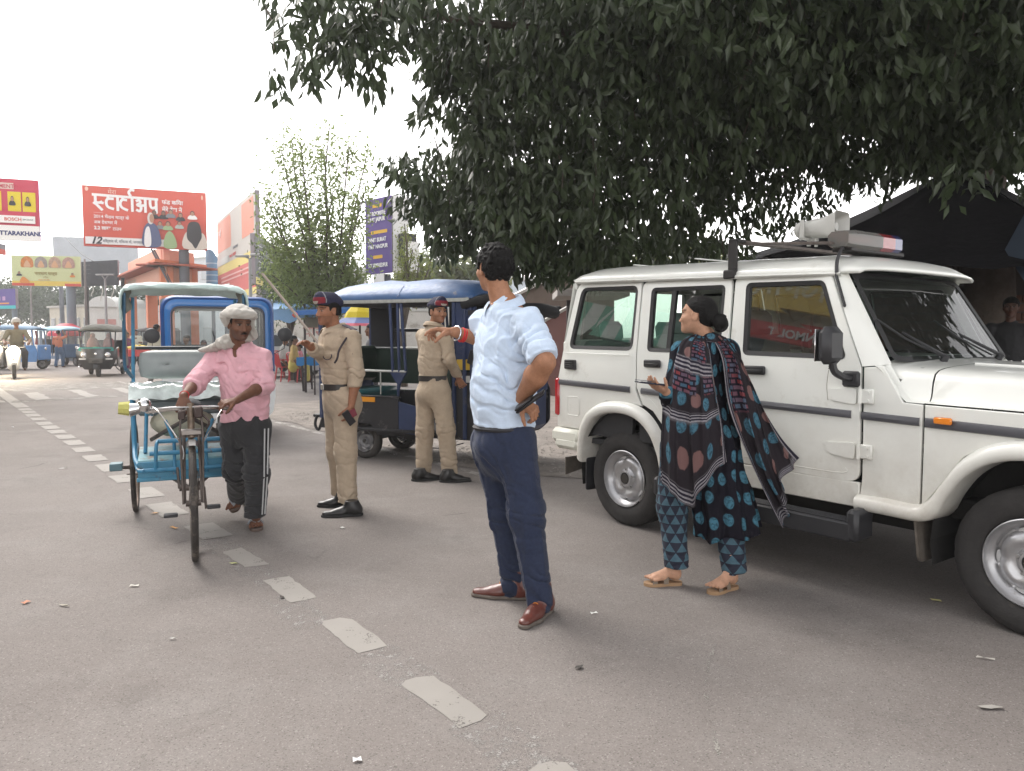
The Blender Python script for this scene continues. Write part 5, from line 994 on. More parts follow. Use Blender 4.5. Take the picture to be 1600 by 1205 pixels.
m = MB(); m.box((b.W * 1.10,.45, b.z0 + b.H * .30),(.32,.5, b.H * .42), b=.02); m.build('side_box', blackp, b.T); m = MB(); m.box((b.W * 1.02,.3, b.z0 + b.H * .5),(.03,.55, b.H)); m.box((b.W * 1.27,.45, b.z0 + b.H * .20),(.02,.5, b.H * .40)); m.build('white_edge', wt, b.T); m = MB(); m.box((-.22,.4, b.z0 + b.H * .45),(.34,.05, b.H * .8)); m.build('white_back_sheet', mat('white_flex'), b.T)
m = MB(); m.box((b.W * .6,-.1, b.z0 - .22),(.55,.02,.40)); m.build('small_plate', wt, b.T)
T = thing('sign_column', 'tall blue and grey striped curved sign between the red hoarding and the slanting board', 'sign', at(333,470,44) * V(1,1,0)); m = MB(); P = []
for i in range(13):
 for z in np.linspace(at(333,470,44)[2], at(333,391,44)[2], 6): a = -PI / 2 + PI * i / 12; zz = z - (.5 * max(0, math.sin(a)) ** 3 if z > 5.2 else 0); P.append((.34 * math.sin(a),-.34 * math.cos(a), zz))
m.grid(P, 13,6); m.build('shell', mat('blue_grey_sheet', (.11,.22,.34),.6), T)
for i in range(9): m = MB(); m.lathe([(.345,0),(.35,.03),(.345,.06)], (0,0,2.8 + i * .33),(0,0,1),20); m.build('stripe', mat('pale_blue_stripe', (.35,.44,.52),.6), T)
m = MB(); m.cyl((0,0,0),(0,0,3),.1); m.build('post', mat('grey_pole'), T)
og = mat('orange_gate_plaster', (.66,.23,.12),.8, noise=(1.2,.08)); og2 = mat('pale_salmon_plaster', (.66,.36,.26),.8)
A0, B0, C0 = at(262,525,38) * V(1,1,0), at(206,525,47) * V(1,1,0), at(300,525,39.6) * V(1,1,0)
T = thing('gateway', 'orange concrete gateway with flat canopy roof and square pillars behind the cycle rickshaw', 'gate', A0); dl = B0 - A0; dr = C0 - A0; D4 = dl + dr; al = math.atan2(dl[1], dl[0])
for p in (V(0,0,0), dl, dr, D4): m = MB(); m.box(p + V(0,0,2.4),(.60,.60,4.8), rz=al, b=.03); m.build('pillar', og, T, smooth=False)
def beam(a, b_, z0, z1, w, mt, nm='beam'):
 d = b_ - a; L_ = np.linalg.norm(d); m = MB(); m.box((a + b_) / 2 + V(0,0,(z0 + z1) / 2),(L_ + w, w, z1 - z0), rz=math.atan2(d[1], d[0]), b=.02); return m.build(nm, mt, T, smooth=False)
for a, b_ in ((V(0,0,0), dl),(V(0,0,0), dr),(dl, D4),(dr, D4)): beam(a, b_, 3.95,4.75,.50, og2)
for a, b_ in ((V(0,0,0), dl),(V(0,0,0), dr)): beam(a, b_, 4.76,4.86,1.9, mat('terracotta_edge', (.38,.11,.07),.8), 'canopy_slab')
m = MB(); o_ = nrm(dl) * .9; q = nrm(dr) * .9; P4 = [-o_ - q, dl + o_ - q, D4 + o_ + q, dr - o_ + q]; m.prism([(p[0], p[1]) for p in P4], lambda u, v, d: V(u, v, d),4.87,5.0); m.build('roof_slab', og, T, smooth=False); beam(-o_ * .2, dl * .95,5.0,5.75,.3, og2, 'parapet'); beam(V(0,0,0), dr, 5.0,5.6,.3, og2, 'parapet')
text(T, 'शहर द्वार', mat('dull_gold', (.42,.30,.18),.6),.75, dl * .88 + V(0,-.34,4.08) + nrm(V(dl[1], -dl[0], 0)) * -.0,.01, rot=(R(90),0, al + PI)).location = tuple(dl * .9 + nrm(np.cross(V(0,0,1), dl)) * .27 + V(0,0,4.1))
def building(name, label, cat, p0, p1, z1, wall, nf=0, nw=0, roof=None, depth=6.0, z0=0, win=None, ledge=False):
 d = (p1 - p0) * V(1,1,0); W_ = np.linalg.norm(d); T = thing(name, label, cat, p0 * V(1,1,0), math.atan2(d[1], d[0])); m = MB(); m.box((W_ / 2, depth / 2, z1 / 2),(W_, depth, z1)); m.build('wall', wall, T, smooth=False)
 fh = z1 / max(1, nf)
 for i in range(nf):
  for j in range(nw):
   x = W_ * (j + .5) / nw; z = fh * (i + .55); fr = MB(); ww, hh = W_ / nw * .45, fh * .42; fr.box((x, -.02, z),(ww + .12,.06, hh + .12)); f_ = fr.build('window', mat('window_surround', (.4,.4,.38),.7), T, smooth=False); m = MB(); m.box((x, -.055, z),(ww, .02, hh)); m.build('pane', win or mat('dark_pane', (.05,.06,.07),.2), f_, smooth=False)
  if ledge: m = MB(); m.box((W_ / 2,-.25, fh * (i + 1) - .06),(W_, .5,.12)); m.build('balcony_slab', mat('pale_ledge', (.5,.5,.48),.8), T, smooth=False)
 m = MB(); m.box((W_ / 2, depth / 2, z1 + .08),(W_ + .3, depth + .3,.16)); m.build('roof', roof or mat('pale_ledge', (.5,.5,.48),.8), T, smooth=False); return T
wh = mat('whitewashed_wall', (.58,.57,.54),.85, noise=(1.2,.10)); cr = mat('cream_wall', (.50,.46,.38),.85, noise=(1.5,.12)); bw = mat('brown_wall', (.20,.12,.09),.85)
building('house', 'low cream wall house with small windows below the green hoarding', 'building', at(78,505,62), at(142,505,58),3.6, cr, 1,5, mat('tin_roof', (.35,.33,.30),.6),5); T = thing('shed', 'white shed with a curved tin roof beside the orange gate', 'shed', at(140,505,54) * V(1,1,0)); W_ = at(186,0,54)[0] - at(140,0,54)[0]
m = MB(); m.box((W_ / 2,2.5,1.7),(W_, 5,3.4)); m.build('wall', wh, T, smooth=False); m = MB(); m.prism([(W_ * (1 - math.cos(a)) / 2,3.4 + .75 * math.sin(a)) for a in np.linspace(0, PI, 12)], lambda u, v, d: V(u, d, v),-.2,5.2); m.build('roof', mat('pale_tin', (.52,.52,.50),.5,.3), T)
m = MB(); m.box((W_ * .6,-.03,2.3),(1.3,.03,.5)); m.build('red_writing_panel', mat('faded_red_print', (.45,.22,.20),.8), T, smooth=False)
building('building', 'tall plain white building rising behind the orange gate', 'building', at(190,520,72), at(338,520,66),8.0, mat('hazy_white_wall', (.62,.64,.66),.9, noise=(.7,.05)),3,6, depth=8, win=mat('pale_pane', (.45,.48,.5),.4)); building('building', 'pale three storey building with balconies behind the small leafy tree', 'building', at(440,520,46), at(575,520,50),5.6, wh, 3,6, depth=8, ledge=True)
building('building', 'low pale building behind the blue rickshaw roof right of the violet board', 'building', at(590,520,44), at(800,520,40),4.3, mat('pale_blue_wall', (.50,.56,.60),.9, noise=(1,.1)),2,7, depth=7)
T = thing('boundary_wall', 'white boundary wall with faded red lettering behind the plastic chairs', 'wall', at(405,560,29) * V(1,1,0),0); m = MB(); m.box((4.4,0,1.15),(9.2,.22,2.3), b=.01); m.build('masonry', mat('stained_white_wall', (.55,.53,.49),.9, noise=(1.3,.15), dirt=((.35,.32,.28),2,.55)), T, smooth=False); text(T, 'पार्किंग', mat('faded_red_print'),.55,(1.7,-.125,1.35)); m = MB(); m.box((4.4,0,2.35),(9.3,.3,.1)); m.build('coping', mat('pale_ledge'), T)
# brown shed on the right with sloping roof and concrete slab
T = thing('shed', 'brown sheet walled building with a sloping roof edge behind the police car', 'shed', at(800,525,19) * V(1,1,0)); f_ = lambda x, y, Y: at(x, y, Y) - at(800,525,19) * V(1,1,0)
m = MB(); a, b_, c, d = f_(790,600,19), f_(960,600,17), f_(960,385,17), f_(790,470,19); m.add([a * V(1,1,0), b_ * V(1,1,0), c, d, (a + V(0,3,0)) * V(1,1,0),(b_ + V(0,3,0)) * V(1,1,0), c + V(0,3,0), d + V(0,3,0)], [(0,1,2,3),(5,4,7,6),(3,2,6,7),(0,3,7,4),(1,5,6,2)]); m.build('wall', mat('brown_sheet_wall', (.13,.095,.075),.8, noise=(3,.2)), T, smooth=False)
m = MB(); m.tube([d + V(0,-.08,.02), c + V(0,-.08,.02)], .05,4); m.build('roof_edge', wt, T); m = MB(); a, b_ = f_(835,510,16.6), f_(905,470,15.2); m.add([a, b_, b_ * V(1,1,0), a * V(1,1,0)], [(0,1,2,3)]); m.build('lower_wall', mat('maroon_wall', (.10,.035,.03),.85), T, smooth=False); m = MB(); m.tube([a, b_], .04,4); m.build('lower_edge', mat('pale_ledge'), T)
T = thing('slab_shelter', 'concrete slab on a thin dark post just behind the police car', 'shelter', at(885,525,13.5) * V(1,1,0)); m = MB(); m.box((.45,.6, at(0,458,13.5)[2]),(1.25,1.6,.13), b=.01); m.build('slab', mat('rough_concrete', (.34,.32,.30),.9, noise=(5,.15)), T, smooth=False); m = MB(); m.box((.05,0,1.0),(.10,.10,2.0)); m.build('post', mat('dark_post', (.05,.04,.04),.8), T, smooth=False)
T = thing('tower', 'pale tower with a red band seen over the roof of the police car', 'tower', at(893,525,60) * V(1,1,0)); m = MB(); m.box((0,0,2.9),(2.6,2.6,5.8)); m.box((.1,0,6.0),(1.7,1.7,.6)); m.build('wall', wh, T, smooth=False); m = MB(); m.box((0,0,5.95),(2.2,2.2,.35)); m.build('band', red, T, smooth=False)
# poles and lamps
def street_lamp(label, px, ybase, ytop, Y, arms):
 b0 = at(px, 525, Y) * V(1,1,0); zt = at(px, ytop, Y)[2]; T = thing('street_lamp', label, 'street lamp', b0); gm = mat('galvanised_pole', (.28,.28,.28),.5,.5); m = MB(); m.tube([V(0,0,0), V(0,0, zt * .5), V(0,0, zt)], [.09,.07,.05], 8); m.build('pole', gm, T)
 for dx, dz in arms: m = MB(); m.tube(spline([V(0,0, zt), V(dx * .5,0, zt + dz * .6), V(dx, 0, zt + dz)], 4),.03,6); a_ = m.build('arm', gm, T); m = MB(); m.box((dx * 1.15,0, zt + dz),(.45,.16,.08), b=.02); m.build('lamp_head', mat('lamp_housing', (.3,.3,.3),.5), a_)
 return T
street_lamp('double armed street lamp in front of the slanting advertisement board', 393,520,405,26,((-.22,.10),(.22,.14))); street_lamp('thin pole with two small arms in front of the black cloth hoarding', 167,520,438,40,((-.2,.28),(.2,.28)));
for px, yt, Y, lb in ((135,405,44, 'bent grey pole between the green hoarding pole and the shed'),(50,430,60, 'thin pale pole in front of the far trees at the left')):
 T = thing('pole', lb, 'pole', at(px, 525, Y) * V(1,1,0)); m = MB(); m.tube([V(0,0,0), V(.05,0, at(0, yt, Y)[2])], [.09,.05], 6); m.build('shaft', mat('grey_brown_pole', (.22,.20,.19),.8), T)
def wire(a, b_, sag, r=.02, lb='overhead wire sagging behind the hoardings'):
 P = [a + (b_ - a) * t + V(0,0,-4 * sag * t * (1 - t)) for t in np.linspace(0,1,14)]; m = MB(); m.tube(P, r, 4); o = m.build('wire', mat('black_wire', (.03,.03,.03),.7)); tag(o, lb, 'wire')
wire(at(100,368,56), at(145,408,45),.2,.025, 'black wire running from the white sheet down to the black cloth hoarding'); wire(at(145,408,45), at(187,410,45.5),.25,.02, 'short black wire sagging in front of the black cloth')
# leaning bamboo pole by the market
T = thing('pole', 'long thin pole leaning down from the grey board to the blue rickshaw', 'pole', at(498,535,14) * V(1,1,0)); o_ = at(498,535,14) * V(1,1,0); m = MB(); m.tube([at(410,428,15) - o_, at(455,483,14.5) - o_, at(500,540,14) - o_], .025,6); m.build('shaft', mat('bamboo', (.30,.24,.20),.7), T); m = MB(); m.tube([at(459,490,14.5) - o_, at(463,494,14.5) - o_], .05,6); m.build('red_tie', red, T)
hz = MB(); hz.box((0,45,5.6),(170,130,13.2)); ho = hz.build('haze', None, None, smooth=False); hm_ = bpy.data.materials.new('haze_air'); hm_.use_nodes = True; t = hm_.node_tree; t.nodes.clear(); o_ = t.nodes.new('ShaderNodeOutputMaterial'); pv = t.nodes.new('ShaderNodeVolumePrincipled'); pv.inputs['Color'].default_value = (.93,.94,.96,1); pv.inputs['Density'].default_value = .0016; pv.inputs['Anisotropy'].default_value = .35
t.links.new(pv.outputs[0], o_.inputs['Volume']); ho.data.materials.append(hm_); tag(ho, kind='stuff')
def leaves_mesh(pos, axis, nor, L, W_, droop=.18, fine=False):
 """pointed leaves folded along the midrib"""
 n = len(pos); a = axis / np.linalg.norm(axis, axis=1, keepdims=True); s = np.cross(a, nor); s /= np.maximum(1e-6, np.linalg.norm(s, axis=1, keepdims=True)); u = np.cross(s, a); L = L[:, None]; W_ = W_[:, None]; dn = V(0,0,-1) * L * droop; e = -u * W_ * .22; tip = pos + a * L + dn
 if not fine:
  m = pos + a * L * .5 + dn * .3; w = pos + a * L * .45 + dn * .2; v = np.stack([pos, m, tip, w + s * W_ * .5 + e, w - s * W_ * .5 + e], 1).reshape(-1,3); b = (np.arange(n) * 5)[:, None]
  return v, np.concatenate([b + np.array([0,3,2,1]), b + np.array([0,1,2,4])], 0)
 m1 = pos + a * L * .35 + u * L * .03; m2 = pos + a * L * .70 + u * L * .02 + dn * .35
 v = np.stack([pos, m1, m2, tip, m1 + s * W_ * .5 + e, m2 + s * W_ * .40 + e, m1 - s * W_ * .5 + e, m2 - s * W_ * .40 + e], 1).reshape(-1,3); b = (np.arange(n) * 8)[:, None]
 return v, np.concatenate([b + np.array([0,1,5,4]), b + np.array([1,2,3,5]), b + np.array([0,6,7,1]), b + np.array([1,7,3,2])], 0)
nr = np.random.RandomState(7)
def rnd_dir(n, down=.0, spread=1.0): d = nr.normal(size=(n, 3)) * spread; d[:, 2] -= down; return d / np.linalg.norm(d, axis=1, keepdims=True)
def leafmat(name, c, tr=.25, rough=.42, var=.35, spec=.45):
 m = mat(name, c, rough, noise=(3.5, var), spec=spec, trans=tr); return m
# the big fig tree over the police car
BT = thing('fig_tree', 'large dark leafy tree spreading over the police car and the top of the picture', 'tree', (7.2,12.0,0))
bo = V(7.2,12.0,0); bark = mat('grey_brown_bark', (.09,.07,.055),.95, noise=(6,.3), bump=(14,.02))
blobs = [  # px, py, Y, rx, ry, rz, count
 (455,-10,5.6,.25,.35,.20,160),(520,20,5.8,.40,.5,.30,620),(560,78,5.8,.28,.4,.18,300),(610,10,6.0,.40,.6,.30,620),(505,95,5.7,.16,.2,.16,80),(580,120,5.9,.12,.2,.12,50),(450,85,5.6,.10,.2,.2,26),(478,115,5.6,.06,.1,.10,12),(447,118,5.6,.07,.1,.06,10),
 (690,30,6.4,.55,.8,.42,1500),(715,130,6.9,.36,.6,.42,700),(680,175,7.0,.16,.4,.15,90),(735,230,7.4,.34,.6,.30,620),(700,95,7,.22,.4,.22,200),
 (800,60,7.2,.75,1.2,.62,3400),(790,200,7.6,.62,1.2,.60,3200),(880,150,7.6,.9,1.5,.9,5200),(620,262,8.0,.22,.4,.18,170),(668,280,8.0,.42,.6,.30,900),(660,330,8.2,.28,.5,.20,330),(725,330,8.2,.48,.8,.40,1900),(790,320,8.0,.6,1.0,.55,3300),(800,388,8.2,.40,.7,.24,1100),(850,420,8.4,.28,.5,.12,380),(700,380,8.5,.30,.5,.14,300),
 (900,320,8.2,.85,1.4,.62,5200),(930,405,8.6,.60,.9,.22,1500),(1010,250,8.2,.95,1.6,.80,6000),(1030,392,9.4,.85,1.0,.26,1700),(1120,385,9.6,.5,.8,.16,520),
 (960,40,6.8,1.0,1.4,.62,4600),(1100,60,6.6,1.0,1.5,.62,4400),(1240,60,6.4,1.0,1.6,.60,4200),(1380,60,6.4,1.0,1.6,.60,4000),(1520,60,6.2,1.0,1.6,.60,4000),(1620,120,6.2,.8,1.4,.60,2600),
 (1120,190,7.6,.90,1.6,.58,4400),(1250,190,7.6,.9,1.6,.55,3800),(1390,180,7.4,.9,1.6,.50,3300),(1530,180,7.0,.8,1.5,.42,2700),(1140,290,8.6,.62,1.2,.36,1300),(1260,275,8.6,.50,1.1,.22,620),(1180,345,9.4,.6,.8,.2,420),(1260,335,9.6,.45,.6,.16,240),(1340,270,8.8,.5,.8,.26,700),(1430,245,8.2,.5,.8,.22,620),(1520,235,7.4,.5,.8,.20,560),(1590,265,7.2,.3,.6,.22,260),(1060,340,9,.55,1.0,.42,1500),(1440,240,7.0,.42,.8,.16,420),(1510,285,5.9,.16,.3,.12,60),(1590,230,6.4,.30,.5,.16,180), ]
PO = []; DI = []; LN = []
for (px, py, Y, rx, ry, rz, cnt) in blobs:
 c = at(px, py, Y); nt_ = max(3, int(cnt * (.50 if px < 1000 else .42)) // 8); d = nr.normal(size=(nt_, 3)); d /= np.linalg.norm(d, axis=1, keepdims=True); r = nr.rand(nt_) ** .42; tw = c + d * r[:, None] * V(rx, ry, rz)
 k = 8; base = np.repeat(tw, k, 0) + nr.normal(size=(nt_ * k, 3)) * V(.045,.045,.06); out = np.repeat(d * V(1,1,.3), k, 0) * .35; dr = rnd_dir(nt_ * k, .95,.55) + out; PO.append(base); DI.append(dr); LN.append(nr.uniform(.085,.15, nt_ * k) * np.repeat(nr.uniform(.85,1.1, nt_), k))
# coarser canopy above the frame, shading the car and the kerb
up = []
for (x, y, z, rx, ry, rz, cnt) in [(1.5,6.5,5.2,2.2,2.2,.8,3000),(4.2,6.0,5.0,2.6,2.4,.9,3600),(4.5,9.5,5.4,3.2,2.6,1.2,4200),(7.5,6.5,4.8,2.4,2.6,1.2,3000),(2.2,10.5,5.6,2.4,2.0,1.3,3200),(8.0,11.0,5.6,3.0,3.0,1.8,3600),(4.0,3.2,4.6,1.8,1.8,.5,1600)]:
 d = nr.normal(size=(int(cnt * .5),3)); d /= np.linalg.norm(d, axis=1, keepdims=True); cnt = len(d); up.append(V(x, y, z) + d * (nr.rand(cnt) ** .4)[:, None] * V(rx, ry, rz))
U = np.concatenate(up)
pos = np.concatenate(PO); dr = np.concatenate(DI); ln = np.concatenate(LN)
nor = rnd_dir(len(pos),0,1.0) * .8 + V(-.25,-.8,.35); wd = ln * nr.uniform(.34,.46, len(pos))
# the largest 300 leaves in view are parts of their own
dd = pos @ _F - V(0,0, CH) @ _F; sx = 800 + FPX * pos[:, 0] / dd; sy = 602.5 - FPX * ((pos - V(0,0, CH)) @ _U) / dd; vis = (sx > 0) & (sx < 1600) & (sy > 0); score = np.where(vis, ln / dd, 0); big = np.argsort(-score)[:300]; rest = np.ones(len(pos), bool); rest[big] = False
lm = leafmat('dark_fig_leaf', (.050,.070,.032),.26,.36,.6)
v, f = leaves_mesh(pos[rest] - bo, dr[rest], nor[rest], ln[rest], wd[rest]); tag(make('crown', v, f, lm, BT, smooth=False), kind='stuff')
v, f = leaves_mesh(U - bo, rnd_dir(len(U),.6,.7), rnd_dir(len(U)) + V(0,0,.6), nr.uniform(.30,.42, len(U)), nr.uniform(.16,.22, len(U))); tag(make('upper_crown', v, f, lm, BT, smooth=False), kind='stuff')
v1, f1 = leaves_mesh(np.zeros((1,3)), V(0,0,-1)[None], V(0,-1,0)[None], np.array([1.0]), np.array([.40]),.0, True); lme = bpy.data.meshes.new('leaf'); lme.from_pydata([tuple(p) for p in v1], [], [tuple(int(i) for i in q) for q in f1]); lme.materials.append(lm)
for i in big:
 a = nrm(dr[i]); s_ = nrm(np.cross(a, nor[i])); u_ = np.cross(s_, a); o = bpy.data.objects.new('leaf', lme); C.objects.link(o); o.parent = BT; Mx = Matrix([list(s_), list(-u_), list(-a)]).transposed().to_4x4(); o.matrix_local = Matrix.Translation(Vector(pos[i] - bo)) @ Mx @ Matrix.Scale(float(ln[i]),4)
m = MB(); m.tube(spline([V(0,0,0), V(.1,-.1,1.5), V(-.1,-.3,3.0), V(-.5,-.6,4.3)], 4), [.50,.46,.43,.41,.40,.39,.38,.37,.36,.35,.34,.33,.30], 14); m.build('trunk', bark, BT)
for tgt, r in (((1300,120,7.6),.14),((1000,150,8.2),.15),((800,150,7.6),.12),((640,20,6.2),.08),((1500,120,6.8),.12),((860,330,8.3),.08),((1150,250,8.4),.09),((700,300,8.1),.05)):
 t = at(*tgt) - bo; s0 = V(-.3,-.5,3.6); mid = (s0 + t) / 2 + V(0,0,.55); m = MB(); q = spline([s0, mid, t], 6); m.tube(q, list(np.linspace(r, .03, len(q))),8); m.build('limb', bark, BT)
tg = MB()
for i in range(150):
 c = pos[nr.randint(len(pos))] - bo; e = c + V(nr.uniform(-.15,.15), nr.uniform(-.2,.2), nr.uniform(.25,.6)); tg.tube([c - V(0,0,.05),(c + e) / 2 + V(.03,0,0), e], .005,4, caps=False)
tag(tg.build('twigs', bark, BT), kind='stuff')
# smaller trees
def limb_tree(label, base, tips, Y, leafc, lsize, nper, seed, trunk_r=.12, name='leafy_tree', fork=.25, group=None, bark_=None, spread=.25, cat='tree'):
 r_ = np.random.RandomState(seed); T = thing(name, label, cat, base); m = MB(); H0 = V(0,0, fork); bm_ = bark_ or bark; m.tube([V(0,0,0), H0 * .5, H0], [trunk_r, trunk_r * .85, trunk_r * .7], 8); m.build('trunk', bm_, T); P = []; lb = MB()
 for t in tips:
  t = np.asarray(t) - base; q = spline([H0, H0 + (t - H0) * .35 + V(r_.uniform(-.1,.1), r_.uniform(-.2,.2),.15), H0 + (t - H0) * .7 + V(r_.uniform(-.12,.12),0,.0), t], 5); lb.tube(q, list(np.linspace(trunk_r * .55,.012, len(q))),6)
  for i in range(nper): k = r_.uniform(.22,1) ** .8 * (len(q) - 1); j = min(int(k), len(q) - 2); p = q[j] + (q[j + 1] - q[j]) * (k - j); P.append(p + r_.normal(size=3) * spread * (1.15 - .55 * k / len(q)))
 lb.build('branches', bm_, T); P = np.array(P); n = len(P); k = 5; B_ = np.repeat(P, k, 0) + r_.normal(size=(n * k, 3)) * lsize * .8; d = r_.normal(size=(n * k, 3)); d[:, 2] -= .1; no = r_.normal(size=(n * k, 3)) + V(0,0,.4); l = r_.uniform(.7,1.2, n * k) * lsize
 v, f = leaves_mesh(B_, d, no, l, l * .40); tag(make('crown', v, f, leafc, T, smooth=False), kind='stuff'); return T
yg = leafmat('light_olive_leaf', (.20,.25,.09),.5,.5,.45); dg = leafmat('mid_green_leaf', (.07,.10,.035),.35,.5,.4)
bs = at(512,560,19) * V(1,1,0)
limb_tree('slender leafy tree with light olive leaves behind the two policemen', bs, [at(*p, 19 + q) for p, q in (((440,235),0),((455,210),.4),((470,225),-.4),((515,200),0),((505,230),.5),((545,225),-.3),((575,235),.4),((430,330),-.3),((420,365),.3),((460,300),.6),((520,300),-.6),((550,350),.5),((440,400),.4),((475,380),-.6),((540,400),-.6),((415,300),.2),((425,430),-.4),((570,300),-.5),((560,420),.2),((500,350),.8),((490,440),-.6),((530,450),-.4))], 19, yg, .13,105,3, fork=1.5, spread=.24, trunk_r=.07)
bs = at(455,560,24) * V(1,1,0); limb_tree('darker leafy tree left of the slender tree in front of the grey board', bs, [at(*p, 24 + q) for p, q in (((425,375),0),((440,390),.4),((470,385),0),((455,420),-.5),((480,410),.3),((430,430),0))], 24, dg, .12,210,5, fork=1.4, spread=.36, trunk_r=.09)
bs = at(630,560,21) * V(1,1,0); limb_tree('bright leafy sapling right of the violet board', bs, [at(*p, 21 + q) for p, q in (((632,350),0),((638,365),.3),((645,390),0),((632,400),-.2),((655,405),0),((675,400),.2))], 21, leafmat('bright_leaf', (.17,.20,.05),.5,.5,.4),.09,55,8, fork=1.5, spread=.16)
def blob_tree(label, px, ybase, Y, spec, leafc, seed, lsize=.35, group='trees beyond the hoardings', dens=1.0):
 r_ = np.random.RandomState(seed); base = at(px, ybase, Y) * V(1,1,0); T = thing('broadleaf_tree', label, 'tree', base, 0, group); P = []; top = 0
 for (x, y, r) in spec:
  c = at(x, y, Y) - base; top = max(top, c[2]); n = int(260 * r * r * dens); d = r_.normal(size=(n, 3)); d /= np.linalg.norm(d, axis=1, keepdims=True); P.append(c + d * (r_.rand(n) ** .35)[:, None] * V(r, r, r * .8) + r_.normal(size=(n, 3)) * .12)
 P = np.concatenate(P); n = len(P); d = r_.normal(size=(n, 3)); l = r_.uniform(.6,1.3, n) * lsize; v, f = leaves_mesh(P, d, r_.normal(size=(n, 3)) + V(0,-.3,.5), l, l * .6); tag(make('crown', v, f, leafc, T, smooth=False), kind='stuff'); m = MB(); m.tube([V(0,0,0), V(.1,0, top * .5), V(0,0, top)], [.3,.22,.1], 8); m.build('trunk', bark, T)
fg = leafmat('far_green_leaf', (.075,.105,.055),.3,.6,.35); fg2 = leafmat('far_dark_leaf', (.045,.075,.035),.3,.6,.35); fg3 = leafmat('far_yellow_leaf', (.14,.16,.055),.4,.6,.35)
blob_tree('dull green bushy tree at the far left behind the blue rickshaw', 20,520,80, [(5,468,2.4),(28,462,2.6),(45,480,2.2),(10,490,2.2)], fg, 11); blob_tree('grey green tree behind the pole of the green hoarding', 75,520,84, [(60,462,2.4),(80,470,2.6),(98,482,2.0),(68,488,2.2)], fg, 12)
blob_tree('dark green tree behind the black cloth hoarding', 140,520,72, [(122,470,1.8),(145,465,2.3),(170,468,1.9),(135,485,1.8),(108,475,1.5)], fg2,13); blob_tree('small tree seen through the orange gate', 240,520,60, [(238,462,1.1),(247,455,.9),(275,440,1.2),(280,468,1.3)], fg2,14)
blob_tree('hazy tree between the grey board and the pale building', 490,520,60, [(470,470,1.5),(500,462,1.6),(525,470,1.5)], fg, 15); blob_tree('yellow green tree low behind the roof of the blue rickshaw', 680,520,34, [(650,435,1.0),(690,440,1.1),(730,430,1.1),(760,445,1.1)], fg3,16, dens=1.6); blob_tree('sunlit tree above the siren bar of the police car', 1180,520,24, [(1010,420,.8),(1060,410,.8),(1110,415,.8)], fg3,17,.22, dens=2.5)
# palms
def palm(label, px, py, Y, seed, n=11, L=1.5):
 r_ = random.Random(seed); c = at(px, py, Y); base = c * V(1,1,0); T = thing('palm_tree', label, 'palm', base, 0, 'palms behind the rickshaw roof'); m = MB(); m.tube([V(0,0,0), V(.1,0, c[2] * .5), V(0,0, c[2])], [.14,.11,.09], 8); m.build('trunk', bark, T)
 for k in range(n):
  a = 2 * PI * k / n + r_.uniform(-.2,.2); el = r_.uniform(.1,.9); d = V(math.cos(a), math.sin(a),0); q = spline([V(0,0, c[2]), V(0,0, c[2]) + d * L * .45 + V(0,0, el * L * .4), V(0,0, c[2]) + d * L + V(0,0, el * L * .4 - L * .45)], 6); fr = MB(); fr.tube(q, .012,4, caps=False); s_ = np.cross(d, V(0,0,1))
  for i in range(1, len(q)):
   for sd in (-1,1):
    e = q[i] + s_ * sd * .34 * math.sin(PI * (i / len(q)) ** .7) + d * .16 + V(0,0,-.14); fr.add([q[i] - d * .025, q[i] + d * .025, e], [(0,1,2)]); qq = (q[i] + q[i - 1]) / 2; e2 = e - (q[i] - q[i - 1]) / 2; fr.add([qq - d * .025, qq + d * .025, e2], [(0,1,2)])
  fr.build('frond', leafmat('palm_leaf', (.12,.16,.07),.4,.5,.3), T, smooth=False)
palm('feathery palm above the roof of the blue rickshaw', 645,412,30,1, L=2.0); palm('second smaller palm nearer the man in the pale blue shirt', 712,418,34,2, L=1.8); palm('palm fronds half hidden behind the sapling', 668,400,38,4, L=1.8)
# hedge-like climbing green on the left sheds
def pip(pts, poly_):
 x, y = pts[:, 0], pts[:, 1]; q = np.asarray(poly_); r = np.zeros(len(pts), bool); j = len(q) - 1
 for i in range(len(q)):
  xi, yi = q[i]; xj, yj = q[j]; c = (yi > y) != (yj > y); r ^= c & (x < (xj - xi) * (y - yi) / (yj - yi + 1e-15) + xi); j = i
 return r
def offset2(pl, d):
 q = np.asarray(pl, float); n = len(q); ar = .5 * sum(q[i][0] * q[(i + 1) % n][1] - q[(i + 1) % n][0] * q[i][1] for i in range(n)); s = 1 if ar > 0 else -1; out = []
 for i in range(n):
  a = nrm(q[i] - q[i - 1]); b = nrm(q[(i + 1) % n] - q[i]); na = V(-a[1], a[0]) * s; nb_ = V(-b[1], b[0]) * s; m = nrm(na + nb_); c = max(.5, m @ na); out.append(q[i] + m * d / c)
 return out
